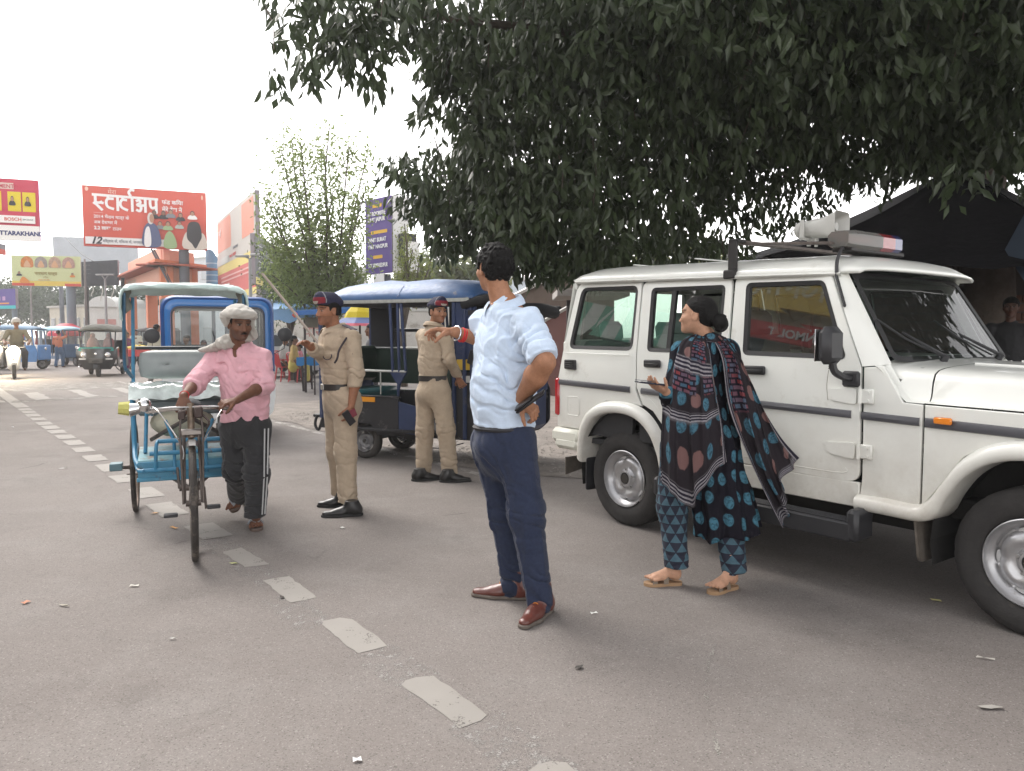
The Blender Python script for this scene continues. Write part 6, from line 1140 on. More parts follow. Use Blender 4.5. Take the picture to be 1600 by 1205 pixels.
def panel(outline, holes, surf, sgn=1, gap=.0025, rim=.02, sp=.09, bev=.005):
 """returns verts, faces; surf(x, z, depth) -> point, depth>0 goes into the car"""
 loops = [offset2(outline, gap)] + [offset2(h, -0.0) for h in holes]; ins = [offset2(loops[0], bev)] + [offset2(h, -bev) for h in loops[1:]]
 pts = []; edges = []
 for L_ in ins:
  b = len(pts); pts += [tuple(p) for p in L_]; edges += [(b + i, b + (i + 1) % len(L_)) for i in range(len(L_))]
 a = np.array(ins[0]); x0, z0 = a.min(0); x1, z1 = a.max(0); g = [(x, z) for x in np.arange(x0 + sp / 2, x1, sp) for z in np.arange(z0 + sp / 2, z1, sp)]
 if g:
  g = np.array(g); k = pip(g, offset2(ins[0], .012))
  for h in ins[1:]: k &= ~pip(g, offset2(h, -.012))
  pts += [tuple(p) for p in g[k]]
 r = delaunay_2d_cdt([Vector(p) for p in pts], edges, [], 0,1e-6); vv = np.array([tuple(p) for p in r[0]]); tr = np.array([tuple(f) for f in r[2]])
 ce = vv[tr].mean(1); k = pip(ce, ins[0])
 for h in ins[1:]: k &= ~pip(ce, h)
 tr = tr[k]; v = [surf(x, z, 0) for x, z in vv]; f = []
 for t in tr:
  p = vv[t]; ar = (p[1][0] - p[0][0]) * (p[2][1] - p[0][1]) - (p[2][0] - p[0][0]) * (p[1][1] - p[0][1]); t = list(t)
  if (ar < 0) == (sgn > 0): t = t[::-1]
  f.append(tuple(t))
 for li, (L0, L1) in enumerate(zip(loops, ins)):
  n = len(L0); b = len(v); v += [surf(x, z, 0) for x, z in L1] + [surf(x, z, bev * .9) for x, z in L0] + [surf(x, z, rim) for x, z in L0]
  for i in range(n):
   j = (i + 1) % n; f += [(b + i, b + j, b + n + j, b + n + i),(b + n + i, b + n + j, b + 2 * n + j, b + 2 * n + i)]
 return v, f
def wheel(parent, c, ax_y, R_=.345, wdt=.225, rim_r=.207, tyre_m=None, rim_m=None, hub=True, lugs=True):
 """wheel centred at c, outer face towards ax_y (+1/-1 along local y); child objects tyre and rim"""
 s = ax_y; w = thing('wheel', None, None, c); w.parent = parent; w.empty_display_size = .1
 for k_ in ('label', 'category'):
  if k_ in w: del w[k_]
 n = 96; prof = [(rim_r * .93,-.10),(rim_r, -.025),(rim_r * 1.03,-.008),(rim_r * 1.12,.004),(rim_r * 1.3,.0085),(R_ * .87,.006),(R_ * .93,-.002),(R_ * .965,-.012),(R_ * .99,-.022),(R_, -.036),(R_, -.060),(R_ - .008,-.064),(R_ - .008,-.074),(R_, -.078),(R_, -wdt / 2),(R_, -wdt + .078),(R_ - .008,-wdt + .074),(R_ - .008,-wdt + .064),(R_, -wdt + .06),(R_ * .99,-wdt + .02),(R_ * .93,-wdt),(R_ * .7,-wdt),(rim_r, -wdt + .02)]
 P = []; F_ = []
 for i, (r, h) in enumerate(prof):
  for k in range(n):
   t = 2 * PI * k / n; rr = r
   if lugs and 6 <= i <= 9 and ((k + (i % 2)) % 4 == 0): rr -= .007
   if lugs and 14 <= i <= 14 and k % 4 < 1: rr -= .006
   if i in (4,): rr += .0
   P.append((rr * math.cos(t), s * h, rr * math.sin(t)))
 for i in range(len(prof) - 1): F_ += [(i * n + k, i * n + (k + 1) % n, (i + 1) * n + (k + 1) % n, (i + 1) * n + k) for k in range(n)]
 make('tyre', P, F_, tyre_m or mat('tyre_rubber', (.028,.026,.025),.88, noise=(14,.3), bump=(90,.0015), dirt=((.075,.065,.055),5,.60)), w, angle=30)
 rad = [(1.0,0),(.975,.003),(.955,-.008),(.93,-.026),(.86,-.036),(.80,-.056),(.755,-.052),(.71,-.030),(.62,-.020),(.52,-.022),(.46,-.034),(.36,-.037),(.31,-.026),(.27,-.012),(.21,-.010),(.2,-.03),(0.0,-.034)]
 P = []; F_ = []; n = 80
 for i, (q, h) in enumerate(rad):
  for k in range(n):
   t = 2 * PI * k / n; hh = h; lob = .5 + .5 * math.cos(5 * t)
   if 6 <= i <= 9: hh = h - .018 * (1 - lob) ** 2 * (1 if i < 9 else .5)
   P.append((q * rim_r * math.cos(t), s * hh, q * rim_r * math.sin(t)))
 for i in range(len(rad) - 1): F_ += [(i * n + k, i * n + (k + 1) % n, (i + 1) * n + (k + 1) % n, (i + 1) * n + k) for k in range(n)]
 rim = make('rim', P, F_, rim_m or mat('silver_wheel_paint', (.48,.48,.49),.38,.75, noise=(12,.12), dirt=((.20,.17,.14),9,.66)), w, angle=40)
 dk = mat('black_void', (.01,.01,.01),.8)
 for k in range(5):
  m = MB()
  t = 2 * PI * (k + .5) / 5; rr = rim_r * .735; P = [];
  for j in range(12):
   a = 2 * PI * j / 12; du = .030 * math.cos(a) ; dv = .0105 * math.sin(a); P.append((rr * math.cos(t) - du * math.sin(t) + dv * math.cos(t), s * -.046, rr * math.sin(t) + du * math.cos(t) + dv * math.sin(t)))
  m.add(P, [tuple(range(12)) if s > 0 else tuple(range(12))[::-1]]); m.build('vent_slot', dk, rim)
 m = MB(); m.cyl((0, s * -.033,0),(0, s * -.006,0),.042 * rim_r / .207,.036 * rim_r / .207,20); m.build('hub', mat('dark_hub', (.06,.055,.05),.5,.4), rim)
 if hub:
  for k in range(5):
   t = 2 * PI * k / 5 + .3; m = MB(); p = V(.068 * math.cos(t),0,.068 * math.sin(t)) * rim_r / .207 * 1.0; m.cyl(p + V(0, s * -.035,0), p + V(0, s * -.016,0),.0105,.0095,6); m.build('wheel_nut', mat('steel_nut', (.5,.5,.5),.35,.9), rim)
 return w
def dusty(m):                      # road dust thrown up onto the lower panels
 t = m.node_tree; b = t.nodes['Principled BSDF']; src = b.inputs['Base Color'].links[0].from_socket; tc = t.nodes.new('ShaderNodeTexCoord'); sp = t.nodes.new('ShaderNodeSeparateXYZ'); t.links.new(tc.outputs['Object'], sp.inputs[0]); no = t.nodes.new('ShaderNodeTexNoise'); no.inputs['Scale'].default_value = 7; no.inputs['Detail'].default_value = 8; no.inputs['Roughness'].default_value = .75; t.links.new(tc.outputs['Object'], no.inputs['Vector'])
 mr = t.nodes.new('ShaderNodeMapRange'); mr.inputs[1].default_value = 1.05; mr.inputs[2].default_value = .42; mr.inputs[3].default_value = 0; mr.inputs[4].default_value = 1.1; t.links.new(sp.outputs[2], mr.inputs[0]); k = mathn(t, 'MULTIPLY', mr.outputs[0], no.outputs[0]); mx = t.nodes.new('ShaderNodeMix'); mx.data_type = 'RGBA'; t.links.new(k, mx.inputs[0]); t.links.new(src, mx.inputs[6]); mx.inputs[7].default_value = (.34,.29,.23,1); t.links.new(mx.outputs[2], b.inputs['Base Color']); t.links.new(mathn(t, 'MULTIPLY_ADD', k, .6,.28), b.inputs['Roughness'])
def suv():
 O = V(1.44246,5.99712,0); T = thing('police_car', 'white off-road police car with roof siren bar and horn loudspeaker parked under the tree', 'car', O, R(-53.691))
 W = lambda z: .81 if z < 1.12 else .81 - .16 * (z - 1.12) - .06 * max(0, z - 1.62)
 paint = mat('cream_white_paint', (.78,.79,.745),.30, noise=(2.2,.03), coat=.55, spec=.5, dirt=((.62,.61,.55),2.4,.58)); rub = mat('black_window_rubber', (.012,.012,.013),.55); dk = mat('black_void'); dusty(paint); blk = mat('black_trim_plastic', (.028,.028,.031),.5, bump=(300,.0004)); strip = mat('grey_rub_strip', (.075,.075,.085),.45)
 gl = glass('car_window_glass', (.50,.60,.55),2.1,.0,.02)
 q_out = [(-.725,.66),(-.44,.66),(-.44,.60),(-.42,.72),(-.33,.83),(-.16,.90),(.08,.90),(.20,.885),(.135,1.0),(.115,1.25),(.095,1.55),(.08,1.768),(-.30,1.79),(-.575,1.803),(-.625,1.74),(-.685,1.30),(-.725,1.03)]
 q_win = rpoly([(-.550,1.750),(.050,1.736),(.072,1.278),(-.612,1.285)], .055)
 rd_out = rpoly([(.09,1.766),(.872,1.748),(.905,1.20),(.955,.66),(.955,.60),(.50,.60),(.44,.72),(.30,.86),(.20,.90),(.14,1.02),(.12,1.25)], [.05,.05,0,0,.04,.05,0,0,0,0,0], 3)
 rd_win = rpoly([(.192,1.712),(.822,1.700),(.842,1.268),(.222,1.275)], .035)
 fd_out = rpoly([(.888,1.748),(1.548,1.728),(1.785,1.215),(1.80,.62),(1.735,.585),(.968,.60),(.968,.66),(.918,1.2)], [.04,.04,.03,.07,.06,.05,0,0], 4)
 fd_win = rpoly([(.985,1.703),(1.505,1.690),(1.690,1.255),(1.022,1.268)], .035)
 cw_out = [(1.795,1.215),(1.905,1.225),(2.02,1.045),(2.118,1.04),(2.118,.52),(1.80,.52),(1.81,.62)]
 fe_out = [(2.124,1.04),(2.7,1.03),(3.10,1.01),(3.16,.93),(3.16,.55),(3.02,.55),(2.99,.68),(2.90,.80),(2.76,.875),(2.61,.895),(2.46,.875),(2.32,.80),(2.20,.62),(2.124,.52)]
 def surf(s, off=0): return lambda x, z, d: V(x - .0, s * (W(z) - d + off) - s * max(0, x - 2.7) * .10, z)
 body = None
 for s in (-1,1):
  for nm, o_, hs in (('rear_quarter_panel', q_out, [q_win]),('rear_door', rd_out, [rd_win]),('front_door', fd_out, [fd_win]),('cowl_side', cw_out, []),('fender', fe_out, [])):
   v, f = panel(o_, hs, surf(s),-s); P_ = make(nm, v, f, paint, T, angle=32)
   if hs and nm != 'x':
    w = hs[0]; wi = offset2(w, .022); v2 = [surf(s)(x, z, -.002) for x, z in offset2(w, -.004)] + [surf(s)(x, z, .004) for x, z in wi] + [surf(s)(x, z, .03) for x, z in wi]; n = len(w)
    f2 = [(i, (i + 1) % n, n + (i + 1) % n, n + i) for i in range(n)] + [(n + i, n + (i + 1) % n, 2 * n + (i + 1) % n, 2 * n + i) for i in range(n)]
    fr = make('window_frame', v2, f2, rub, P_, angle=40)
    if nm == 'rear_door':
     pane = [(.20,1.69),(.39,1.69),(.40,1.29),(.235,1.29)]
     if s > 0: pane = [tuple(p) for p in wi]
    else: pane = [tuple(p) for p in wi]
    m = MB(); n = len(pane); m.add([surf(s)(x, z, .016) for x, z in pane], [tuple(range(n))]); m.build('window_glass', gl, P_, smooth=False)
    if nm == 'rear_door' and s < 0:
     m = MB(); m.add([surf(s)(x, z, d) for d in (.004,.03) for x, z in [(.375,1.70),(.412,1.70),(.424,1.28),(.388,1.28)]], [(0,1,2,3),(4,7,6,5),(0,4,5,1),(1,5,6,2),(3,2,6,7),(0,3,7,4)]); m.build('window_divider', rub, P_, smooth=False)
  # wheel-arch flares
  for nm, out, inn in (('rear_arch_flare', [(-.455,.46),(-.45,.60),(-.42,.72),(-.33,.83),(-.16,.90),(.08,.905),(.24,.86),(.36,.76),(.44,.62),(.475,.50),(.49,.44)], [(-.39,.42),(-.385,.56),(-.35,.67),(-.27,.765),(-.12,.815),(.06,.82),(.19,.785),(.30,.70),(.37,.58),(.40,.48),(.41,.43)]),
                              ('front_arch_flare', [(1.79,.535),(1.95,.54),(2.10,.535),(2.16,.57),(2.22,.66),(2.31,.79),(2.44,.88),(2.61,.915),(2.78,.88),(2.91,.80),(3.0,.68),(3.04,.55)], [(1.80,.455),(1.95,.455),(2.13,.455),(2.21,.50),(2.26,.60),(2.335,.71),(2.45,.79),(2.61,.82),(2.77,.79),(2.88,.70),(2.93,.60),(2.95,.50)])):
   A_ = spline([V(*p, 0) for p in out], 4); B_ = spline([V(*p, 0) for p in inn], 4); P = []
   for a, b in zip(A_, B_):
    ex = -max(0, a[0] - 2.7) * .10
    for t, d in ((0,-.002),(.12,.026),(.3,.043),(.6,.050),(.85,.046),(.97,.034),(1.0,.018),(1.03,-.03),(1.06,-.16)): q = a * (1 - t) + b * t; P.append((q[0], s * (.81 + d + ex), q[1]))
   m = MB(); m.grid(P, len(A_),9); m.build(nm, paint, T, angle=50)
  # wheel wells
  for cx in (0.0,2.61):
   m = MB(); Q = [(cx + .44 * math.cos(t),.36 + .48 * math.sin(t)) for t in np.linspace(-.25, PI + .25,15)]; P = []
   for x, z in Q: P += [(x, s * .80, z),(x, s * .45, z)]
   m.grid(P, 15,2); m.add([(x, s * .45, z) for x, z in Q], [tuple(range(15))]); m.build('wheel_well', mat('undercoat', (.018,.017,.016),.95, noise=(9,.4)), T, smooth=False)
  # rub strips
  for a, b, h in ((-.70,.085,.022),(.19,.85,.021),(1.0,1.745,.021),(1.80,2.105,.021),(2.13,3.08,.024)):
   za = 1.012 - .018 * (a + .7); zb = 1.012 - .018 * (b + .7); za, zb = 1.018 - .024 * (a + .7),1.018 - .024 * (b + .7); m = MB(); P = []
   for x, z, k in ((a, za, .35),(a + .012, za, 1),((a + b) / 2,(za + zb) / 2,1),(b - .012, zb, 1),(b, zb, .35)):
    y = .81 - max(0, x - 2.7) * .10
    for dz, dy in ((-h, 0),(-h * .8,.013),(0,.02),(h * .8,.013),(h, 0)): P.append((x, s * (y + dy * k), z + dz))
   m.grid(P, 5,5); m.build('rub_strip', strip, T, angle=45)
  # sill and side step
  m = MB(); m.box((.95 + .175, s * .795,.53),(1.35,.03,.135), b=.006); m.build('sill', paint, T)
  st = MB(); st.box((1.16, s * .875,.385),(1.36,.15,.03), b=.008); st.box((1.16, s * .945,.355),(1.36,.022,.10), b=.01); st.box((1.84, s * .87,.39),(.07,.17,.17), b=.02); st.box((.46, s * .87,.38),(.06,.15,.13), b=.02)
  step = st.build('side_step', blk, T)
  for i in range(5): m = MB(); m.box((1.16, s * (.825 + i * .023),.4035),(1.3,.009,.008), b=.002); m.build('tread_rib', blk, step)
  # door handles and hinges
  for nm, x0, x1, z in (('handle', .215,.37,1.19),('handle', 1.045,1.20,1.175)):
   m = MB(); m.box(((x0 + x1) / 2, s * .812, z),(x1 - x0,.02,.052), b=.008); hd = m.build('door_handle', blk, T); m = MB(); m.box(((x0 + x1) / 2, s * .824, z - .006),((x1 - x0) * .8,.014,.022), b=.005); m.build('grip', rub, hd)
  for z in (1.062,.768):
   m = MB(); pl = rpoly([(1.60, z + .028),(1.74, z + .040),(1.775, z + .040),(1.775, z - .045),(1.74, z - .045),(1.62, z - .030)], .02,3); m.prism(pl, lambda u, v, d: V(u, s * d, v),.805,.822); hg = m.build('hinge', paint, T)
   m = MB(); m.box((1.835, s * .818, z),(.07,.016,.078), b=.006); m.cyl((1.797, s * .826, z - .042),(1.797, s * .826, z + .042),.010, n=10); m.build('hinge_leaf', paint, hg)
   for dz in (-.022,.022): m = MB(); m.cyl((1.842, s * .824, z + dz),(1.842, s * .832, z + dz),.008, n=8); m.build('bolt', paint, hg)
  # stamped crease lines of the doors
  for pts in ([(.25,1.0),(.24,.97),(.33,.90),(.47,.74),(.53,.655),(.90,.655)], [(1.03,.645),(1.66,.634),(1.72,.67)], [(-.64,1.25),(.07,1.245)]):
   m = MB(); pp = rpoly(pts + pts[::-1][1:-1], .0,2) if False else pts; sp_ = spline([V(x, s * .8085, z) for x, z in pp], 5); m.tube(sp_, .0035,6); m.build('crease', paint, T)
  # a pillar
  L1 = [(1.553,.706,1.733),(1.68,.765,1.46),(1.793,.800,1.218)]; L2 = [(1.60,.640,1.74),(1.75,.672,1.485),(1.90,.706,1.232)]; P = []
  for (a, b) in zip(spline(L1,4), spline(L2,4)):
   for t in (0,.12,.5,.88,1): q = np.array(a) * (1 - t) + np.array(b) * t; bul = .010 * math.sin(PI * t); P.append((q[0] + bul, s * (q[1] + bul), q[2]))
  m = MB(); m.grid(P, 9,5); m.build('a_pillar', paint, T, angle=60)
  m = MB(); m.cyl((2.02, s * .62,1.195),(2.02, s * .62,1.215),.012, n=8); m.build('washer_nozzle', blk, T)
 m = MB()
 # roof
 P = []; xs = [-.655,-.64,-.60,-.52,-.35,0,.5,1.0,1.4,1.56,1.64,1.68,1.695]; ys = np.linspace(-1,1,33)
 for i, x in enumerate(xs):
  zg = 1.812 - .034 * (x + .6); hw = .715 - (.02 if x < -.62 else 0) - max(0, x - 1.4) * .12; cr = .105 * (0 if i in (0,) else .35 if i == 1 else .72 if i == 2 else .93 if i == 3 else 1 if i < 9 else .85 if i == 9 else .6 if i == 10 else .3 if i == 11 else .08)
  for u in ys: P.append((x + (.03 * (1 - u * u) if i > 9 else 0), hw * u, zg + cr * (1 - abs(u) ** 4.5) - (.012 if abs(u) > .99 else 0)))
 m.grid(P, len(xs),33); rf = m.build('roof', paint, T, angle=50); md = rf.modifiers.new('t', 'SOLIDIFY'); md.thickness = .018
 for s in (-1,1):
  m = MB(); P = []
  for x in np.linspace(-.60,1.60,12):
   zg = 1.800 - .034 * (x + .6); y = .715 - max(0, x - 1.4) * .12
   for dy, dz in ((0,.012),(.018,.010),(.026,.0),(.018,-.012),(-.01,-.014)): P.append((x, s * (y + dy), zg + dz))
  m.grid(P, 12,5); m.build('rain_gutter', paint, T, angle=60)
 for x in (-.25,.35):
  m = MB(); m.box((x, 0,1.922),(.02,.9,.008), b=.003); m.build('roof_rib', paint, T)
 # windscreen
 c4 = [(1.905,-.700,1.238),(1.905,.700,1.238),(1.603,.632,1.735),(1.603,-.632,1.735)]
 def ws(u, v, o=0): a = np.array(c4[0]) * (1 - u) + np.array(c4[1]) * u; b = np.array(c4[3]) * (1 - u) + np.array(c4[2]) * u; n_ = nrm(V(.50,0,.30)); return a * (1 - v) + b * v + V(.035 * math.sin(PI * u),0,0) + n_ * o
 m = MB(); m.grid([ws(u, v) for u in np.linspace(.02,.98,15) for v in np.linspace(.03,.97,5)], 15,5); m.build('windscreen', glass('windscreen_glass', (.42,.48,.46),1.5,0,.02), T, angle=180)
 lo = rpoly([(0,0),(1,0),(1,1),(0,1)], .07,5); li = rpoly([(.035,.06),(.965,.06),(.965,.945),(.035,.945)], .06,5); v = [ws(a, b, .006) for a, b in lo] + [ws(a, b, .004) for a, b in li] + [ws(a, b, -.02) for a, b in li]; n = len(lo); ff = [(i, (i + 1) % n, n + (i + 1) % n, n + i) for i in range(n)] + [(n + i, n + (i + 1) % n, 2 * n + (i + 1) % n, 2 * n + i) for i in range(n)]
 make('windscreen_rubber', v, ff, rub, T, angle=60)
 # cowl and bonnet
 def sect(x, zt, zs, hw=.72):
  pr = [(0, zt + .012),(.25, zt + .010),(.50, zt),(.60, zt - .008),(hw - .055, zt - .018),(hw - .018, zt - .036),(hw, zt - .075),(hw + .012, zs + .03),(hw + .025, zs + .008),(.802, zs)]
  tap = max(0, x - 2.7) * .10; pr = [(y - tap * y / .8, z) for y, z in pr]; return [(x, -y, z) for y, z in pr[::-1]] + [(x, y, z) for y, z in pr[1:]]
 m = MB(); st = [(1.86,1.262,1.225,.70),(1.90,1.240,1.20,.705),(1.96,1.230,1.11,.712),(2.03,1.226,1.045,.72),(2.118,1.223,1.043,.72)]; P = []
 for a in st: P += sect(*a)
 m.grid(P, len(st),19); m.build('cowl', paint, T, angle=45)
 m = MB(); st = [(2.124,1.215,1.045,.718),(2.127,1.223,1.045,.72),(2.4,1.213,1.041,.72),(2.8,1.185,1.033,.715),(3.05,1.155,1.02,.70),(3.12,1.135,1.01,.70),(3.16,1.08,1.0,.69)]; P = []
 for a in st: P += sect(*a)
 m.grid(P, len(st),19); m.build('bonnet', paint, T, angle=45)
 for s in (-1,1):
  m = MB(); m.tube([V(2.14, s * .30,1.232), V(2.6, s * .28,1.214), V(3.08, s * .25,1.155)], .008,6); m.build('bonnet_crease', paint, T)
 # front end
 m = MB(); m.box((3.15,0,.84),(.05,1.28,.42), b=.02); fg = m.build('front_panel', paint, T); m = MB(); m.box((3.18,0,.88),(.02,.78,.26), b=.01); gr = m.build('grille', blk, fg)
 for i in range(6): m = MB(); m.box((3.195,-.3 + i * .12,.88),(.02,.035,.24), b=.005); m.build('grille_bar', mat('chrome', (.7,.7,.7),.15,1.0), fg)
 for s in (-1,1): m = MB(); m.box((3.18, s * .53,.90),(.03,.22,.18), b=.02); m.build('headlight', glass('lamp_glass', (.9,.9,.9),1.5,.0,.25), fg)
 m = MB(); m.box((3.22,0,.52),(.16,1.60,.2), b=.05); m.build('front_bumper', paint, T)
 # tail
 m = MB(); m.box((-.70,0,1.0),(.05,1.52,.68), b=.015); m.box((-.655,0,1.32),(.05,1.44,.06), b=.01); tg = m.build('tailgate', paint, T)
 m = MB(); m.quad((-.672,-.60,1.33),(-.672,.60,1.33),(-.628,.58,1.74),(-.628,-.58,1.74)); m.build('rear_glass', gl, tg); m = MB()
 for s in (-1,1): m.add([(-.70, s * .76,1.34),(-.70, s * .60,1.34),(-.64, s * .58,1.79),(-.64, s * .72,1.79)], [(0,1,2,3)])
 m.box((-.635,0,1.77),(.03,1.42,.06), b=.01); m.build('rear_frame', paint, tg)
 red = mat('red_lens', (.42,.015,.02),.15, coat=.8)
 for s in (-1,1):
  m = MB(); m.box((-.722, s * .795,.90),(.055,.055,.295), b=.012); m.build('tail_light', red, T); bp = MB(); bp.box((-.60, s * .80,.60),(.33,.10,.115), b=.03); bp.box((-.58, s * .81,.545),(.28,.085,.10), b=.03); bp.build('bumper_corner', mat('cream_plastic', (.66,.66,.58),.45), T)
  m = MB(); vp = rpoly([(-.628,1.195),(-.512,1.195),(-.495,1.118),(-.628,1.124)], .012,3); m.prism(vp, lambda u, v, d: V(u, s * d, v),.795,.822); vt = m.build('air_vent', blk, T)
  for i in range(4): m = MB(); m.box((-.568, s * .823,1.137 + i * .016),(.095,.012,.006), b=.002, rx=.5 * s); m.build('louvre', rub, vt)
  m = MB(); pp = rpoly([(-.60,.91),(-.46,.91),(-.46,.765),(-.60,.765)], .03,4); m.tube([V(x, s * .8105, z) for x, z in pp], .0028,5, closed=True); m.build('fuel_flap', paint, T)
 m = MB(); m.box((-.80,0,.55),(.12,1.5,.16), b=.04); m.build('rear_bumper', mat('cream_plastic'), T)
 # mud flaps, underbody
 mf = mat('dusty_rubber', (.10,.085,.07),.9, noise=(25,.35)); fl = MB(); pl = rpoly([(-.84,.50),(-.84,.27),(-.82,.25),(-.64,.25),(-.62,.27),(-.62,.5)], .02,3); fl.prism(pl, lambda u, v, d: V(d + (v - .5) * -.12, u, v),2.10,2.112); fl.build('mud_flap', mf, T)
 fl = MB(); pl = rpoly([(-.80,.45),(-.80,.20),(-.60,.20),(-.60,.45)], .02,3); fl.prism(pl, lambda u, v, d: V(d, u, v),-.395,-.385); fl.build('mud_flap', blk, T); fl = MB(); fl.prism([(-.78,.42),(-.78,.28),(-.5,.33),(-.5,.42)], lambda u, v, d: V(d, u, v),-.66,-.65); fl.build('mud_flap', mf, T)
 m = MB(); m.box((1.2,0,.50),(3.6,1.2,.10), b=.01); m.box((1.25,.45,.38),(3.3,.08,.12)); m.box((1.25,-.45,.38),(3.3,.08,.12)); m.cyl((0,-.62,.345),(0,.62,.345),.05); m.ell((0,.1,.345),(.15,.13,.13)); m.cyl((2.61,-.62,.32),(2.61,.62,.32),.045); m.cyl((.1,.1,.35),(2.0,.05,.42),.04); m.box((1.0,.1,.35),(.7,.5,.2), b=.03)
 m.build('underbody', mat('undercoat'), T, smooth=False)
 for x in (0,2.61):
  for s in (-1,1): wheel(T, (x, s * .785,.345), s)
 # cabin
 tr = mat('dark_trim', (.03,.03,.032),.8); vin = mat('sage_seat_vinyl', (.20,.27,.24),.5, noise=(8,.1)); dkv = mat('dark_seat_cloth', (.045,.045,.05),.8)
 m = MB(); m.box((.6,0,.58),(2.5,1.5,.04)); m.build('cabin_floor', tr, T); m = MB(); m.box((.5,0,1.79),(2.1,1.2,.02)); m.build('headliner', mat('headliner', (.10,.10,.095),.9), T)
 for s in (-1,1):
  for a, b in ((-.66,.07),(.14,.86),(.95,1.70)): m = MB(); m.box(((a + b) / 2, s * .755,.93),(b - a, .03,.60)); m.build('door_card', tr, T)
 def seat(x, y, w, mt, h=.55, yaw=0):
  m = MB(); m.box((x, y, .82),(.46, w, .15), b=.04); s_ = m.build('seat', mt, T); m = MB(); m.box((x - .25, y, 1.12),(.13, w, h), ry=-.2, b=.045); m.build('seat_back', mt, s_)
  for k in ((-.25,.25) if w > .8 else (0,)): m = MB(); m.box((x - .32, y + k * w, 1.12 + h / 2 + .07),(.09,.25,.17), ry=-.15, b=.04); m.build('headrest', mt, s_)
 seat(1.15,-.37,.5, dkv); seat(1.15,.37,.5, dkv); seat(.45,0,1.25, vin); seat(-.30,0,1.3, vin, .45)
 m = MB(); m.box((1.74,0,1.13),(.30,1.36,.16), b=.05); m.box((1.68,0,1.0),(.2,1.3,.3), b=.04); db = m.build('dashboard', mat('green_grey_dash', (.10,.13,.115),.6), T)
 m = MB(); d_, u_, v_ = frame_of(V(-.8,0,.55)); c = V(1.50,-.36,1.16); m.tube([c + .19 * (math.cos(t) * u_ + math.sin(t) * v_) for t in np.linspace(0,2 * PI, 25)[:-1]], .014,8, closed=True); m.cyl(c, c - d_ * .2,.03, n=8)
 for a in (0,2.1,4.2): m.tube([c, c + .18 * (math.cos(a) * u_ + math.sin(a) * v_)], .012,6)
 m.build('steering_wheel', blk, T)
 # papers on the dash: a thing that could be lifted away
 p = thing('paper_stack', 'green and white papers lying on the dashboard behind the windscreen', 'papers', O, R(-53.691)); m = MB(); m.box((1.79,-.08,1.224),(.17,.30,.014), rz=.25); m.build('paper', mat('green_paper', (.12,.42,.30),.8), p, smooth=False)
 m = MB(); m.box((1.77,.12,1.226),(.15,.24,.016), rz=-.35); m.build('paper', mat('pale_green_paper', (.35,.60,.48),.8), p, smooth=False); m = MB(); m.box((1.765,-.16,1.2375),(.11,.16,.01), rz=.5); m.build('paper', mat('white_paper', (.7,.72,.68),.8), p, smooth=False)
 # mirror
 m = MB(); m.box((1.70,-.955,1.33),(.085,.155,.20), rz=-.12, b=.035); mi = m.build('mirror', blk, T); m = MB(); m.box((1.655,-.957,1.33),(.006,.125,.17), rz=-.12, b=.002); m.build('mirror_glass', mat('mirror_silver', (.8,.8,.8),.03,1.0), mi)
 m = MB(); m.tube(spline([V(1.71,-.95,1.24), V(1.715,-.93,1.19), V(1.735,-.87,1.16), V(1.745,-.82,1.155)], 4),.020,8); m.box((1.745,-.824,1.15),(.10,.03,.085), b=.012); m.build('mirror_arm', blk, mi)
 m = MB(); m.tube([V(1.70 + .018 * math.cos(i * 1.9),-.93 + .02 * math.sin(i * 1.9) , 1.205 + .0012 * i) for i in range(16)], .004,5); m.tube(spline([V(1.69,-.95,1.20), V(1.685,-.955,1.12), V(1.69,-.95,1.04)], 4),.002,4); m.build('mirror_string', mat('dirty_string', (.25,.23,.2),.9), mi)
 # indicator, wipers, coil cable
 m = MB(); m.box((2.225,-.834,.968),(.085,.018,.034), b=.006); m.build('side_indicator', mat('amber_lens', (.75,.22,.01),.2, coat=.6), T)
 for y0, y1 in ((-.28,-.52),(.42,.12)):
  m = MB(); m.cyl((1.965, y0,1.24),(1.985, y0,1.275),.022,.018,10); m.tube([V(1.975, y0,1.268), V(1.92,(y0 + y1) / 2,1.33), V(1.83, y1 + .05,1.40)], [.011,.009,.006], 6); m.tube([V(1.93, y1 + .30,1.265), V(1.865, y1 + .02,1.365), V(1.79, y1 - .15,1.47)], .006,5); m.build('wiper', blk, T)
 m = MB(); m.tube([V(1.575 + .0009 * i, -.712 - .0005 * i + .010 * math.cos(i * 1.1),1.72 - .0019 * i + .010 * math.sin(i * 1.1)) for i in range(95)], .0042,5, caps=True); m.build('coiled_cable', blk, T); m = MB()
 m.tube(spline([V(1.49,-.50,1.885), V(1.535,-.60,1.868), V(1.56,-.68,1.80), V(1.58,-.715,1.73)], 4),.010,6); m.build('cable', blk, T)
 # roof carrier, light bar, loudspeaker
 rk = mat('rusty_grey_steel', (.12,.10,.09),.6,.4, noise=(20,.3)); bkm = mat('black_bracket', (.02,.018,.018),.6)
 for x in (.87,):
  m = MB(); m.box((x, 0,1.972 - (x - .87) * .09),(.055,1.26,.022), b=.004); m.build('carrier_bar', rk, T)
 for s in (-1,1):
  m = MB(); m.box((.87, s * .705,1.865),(.065,.02,.235), rx=s * -.0, b=.004); m.box((.87, s * .665,1.976),(.065,.10,.02), b=.004); m.box((.87, s * .735,1.765),(.085,.035,.055), b=.008); m.build('carrier_bracket', bkm, T)
  m = MB(); m.box((1.17, s * .60,1.938),(.62 if s < 0 else .1,.05,.016), ry=.085, b=.003); m.build('carrier_rail', rk, T)
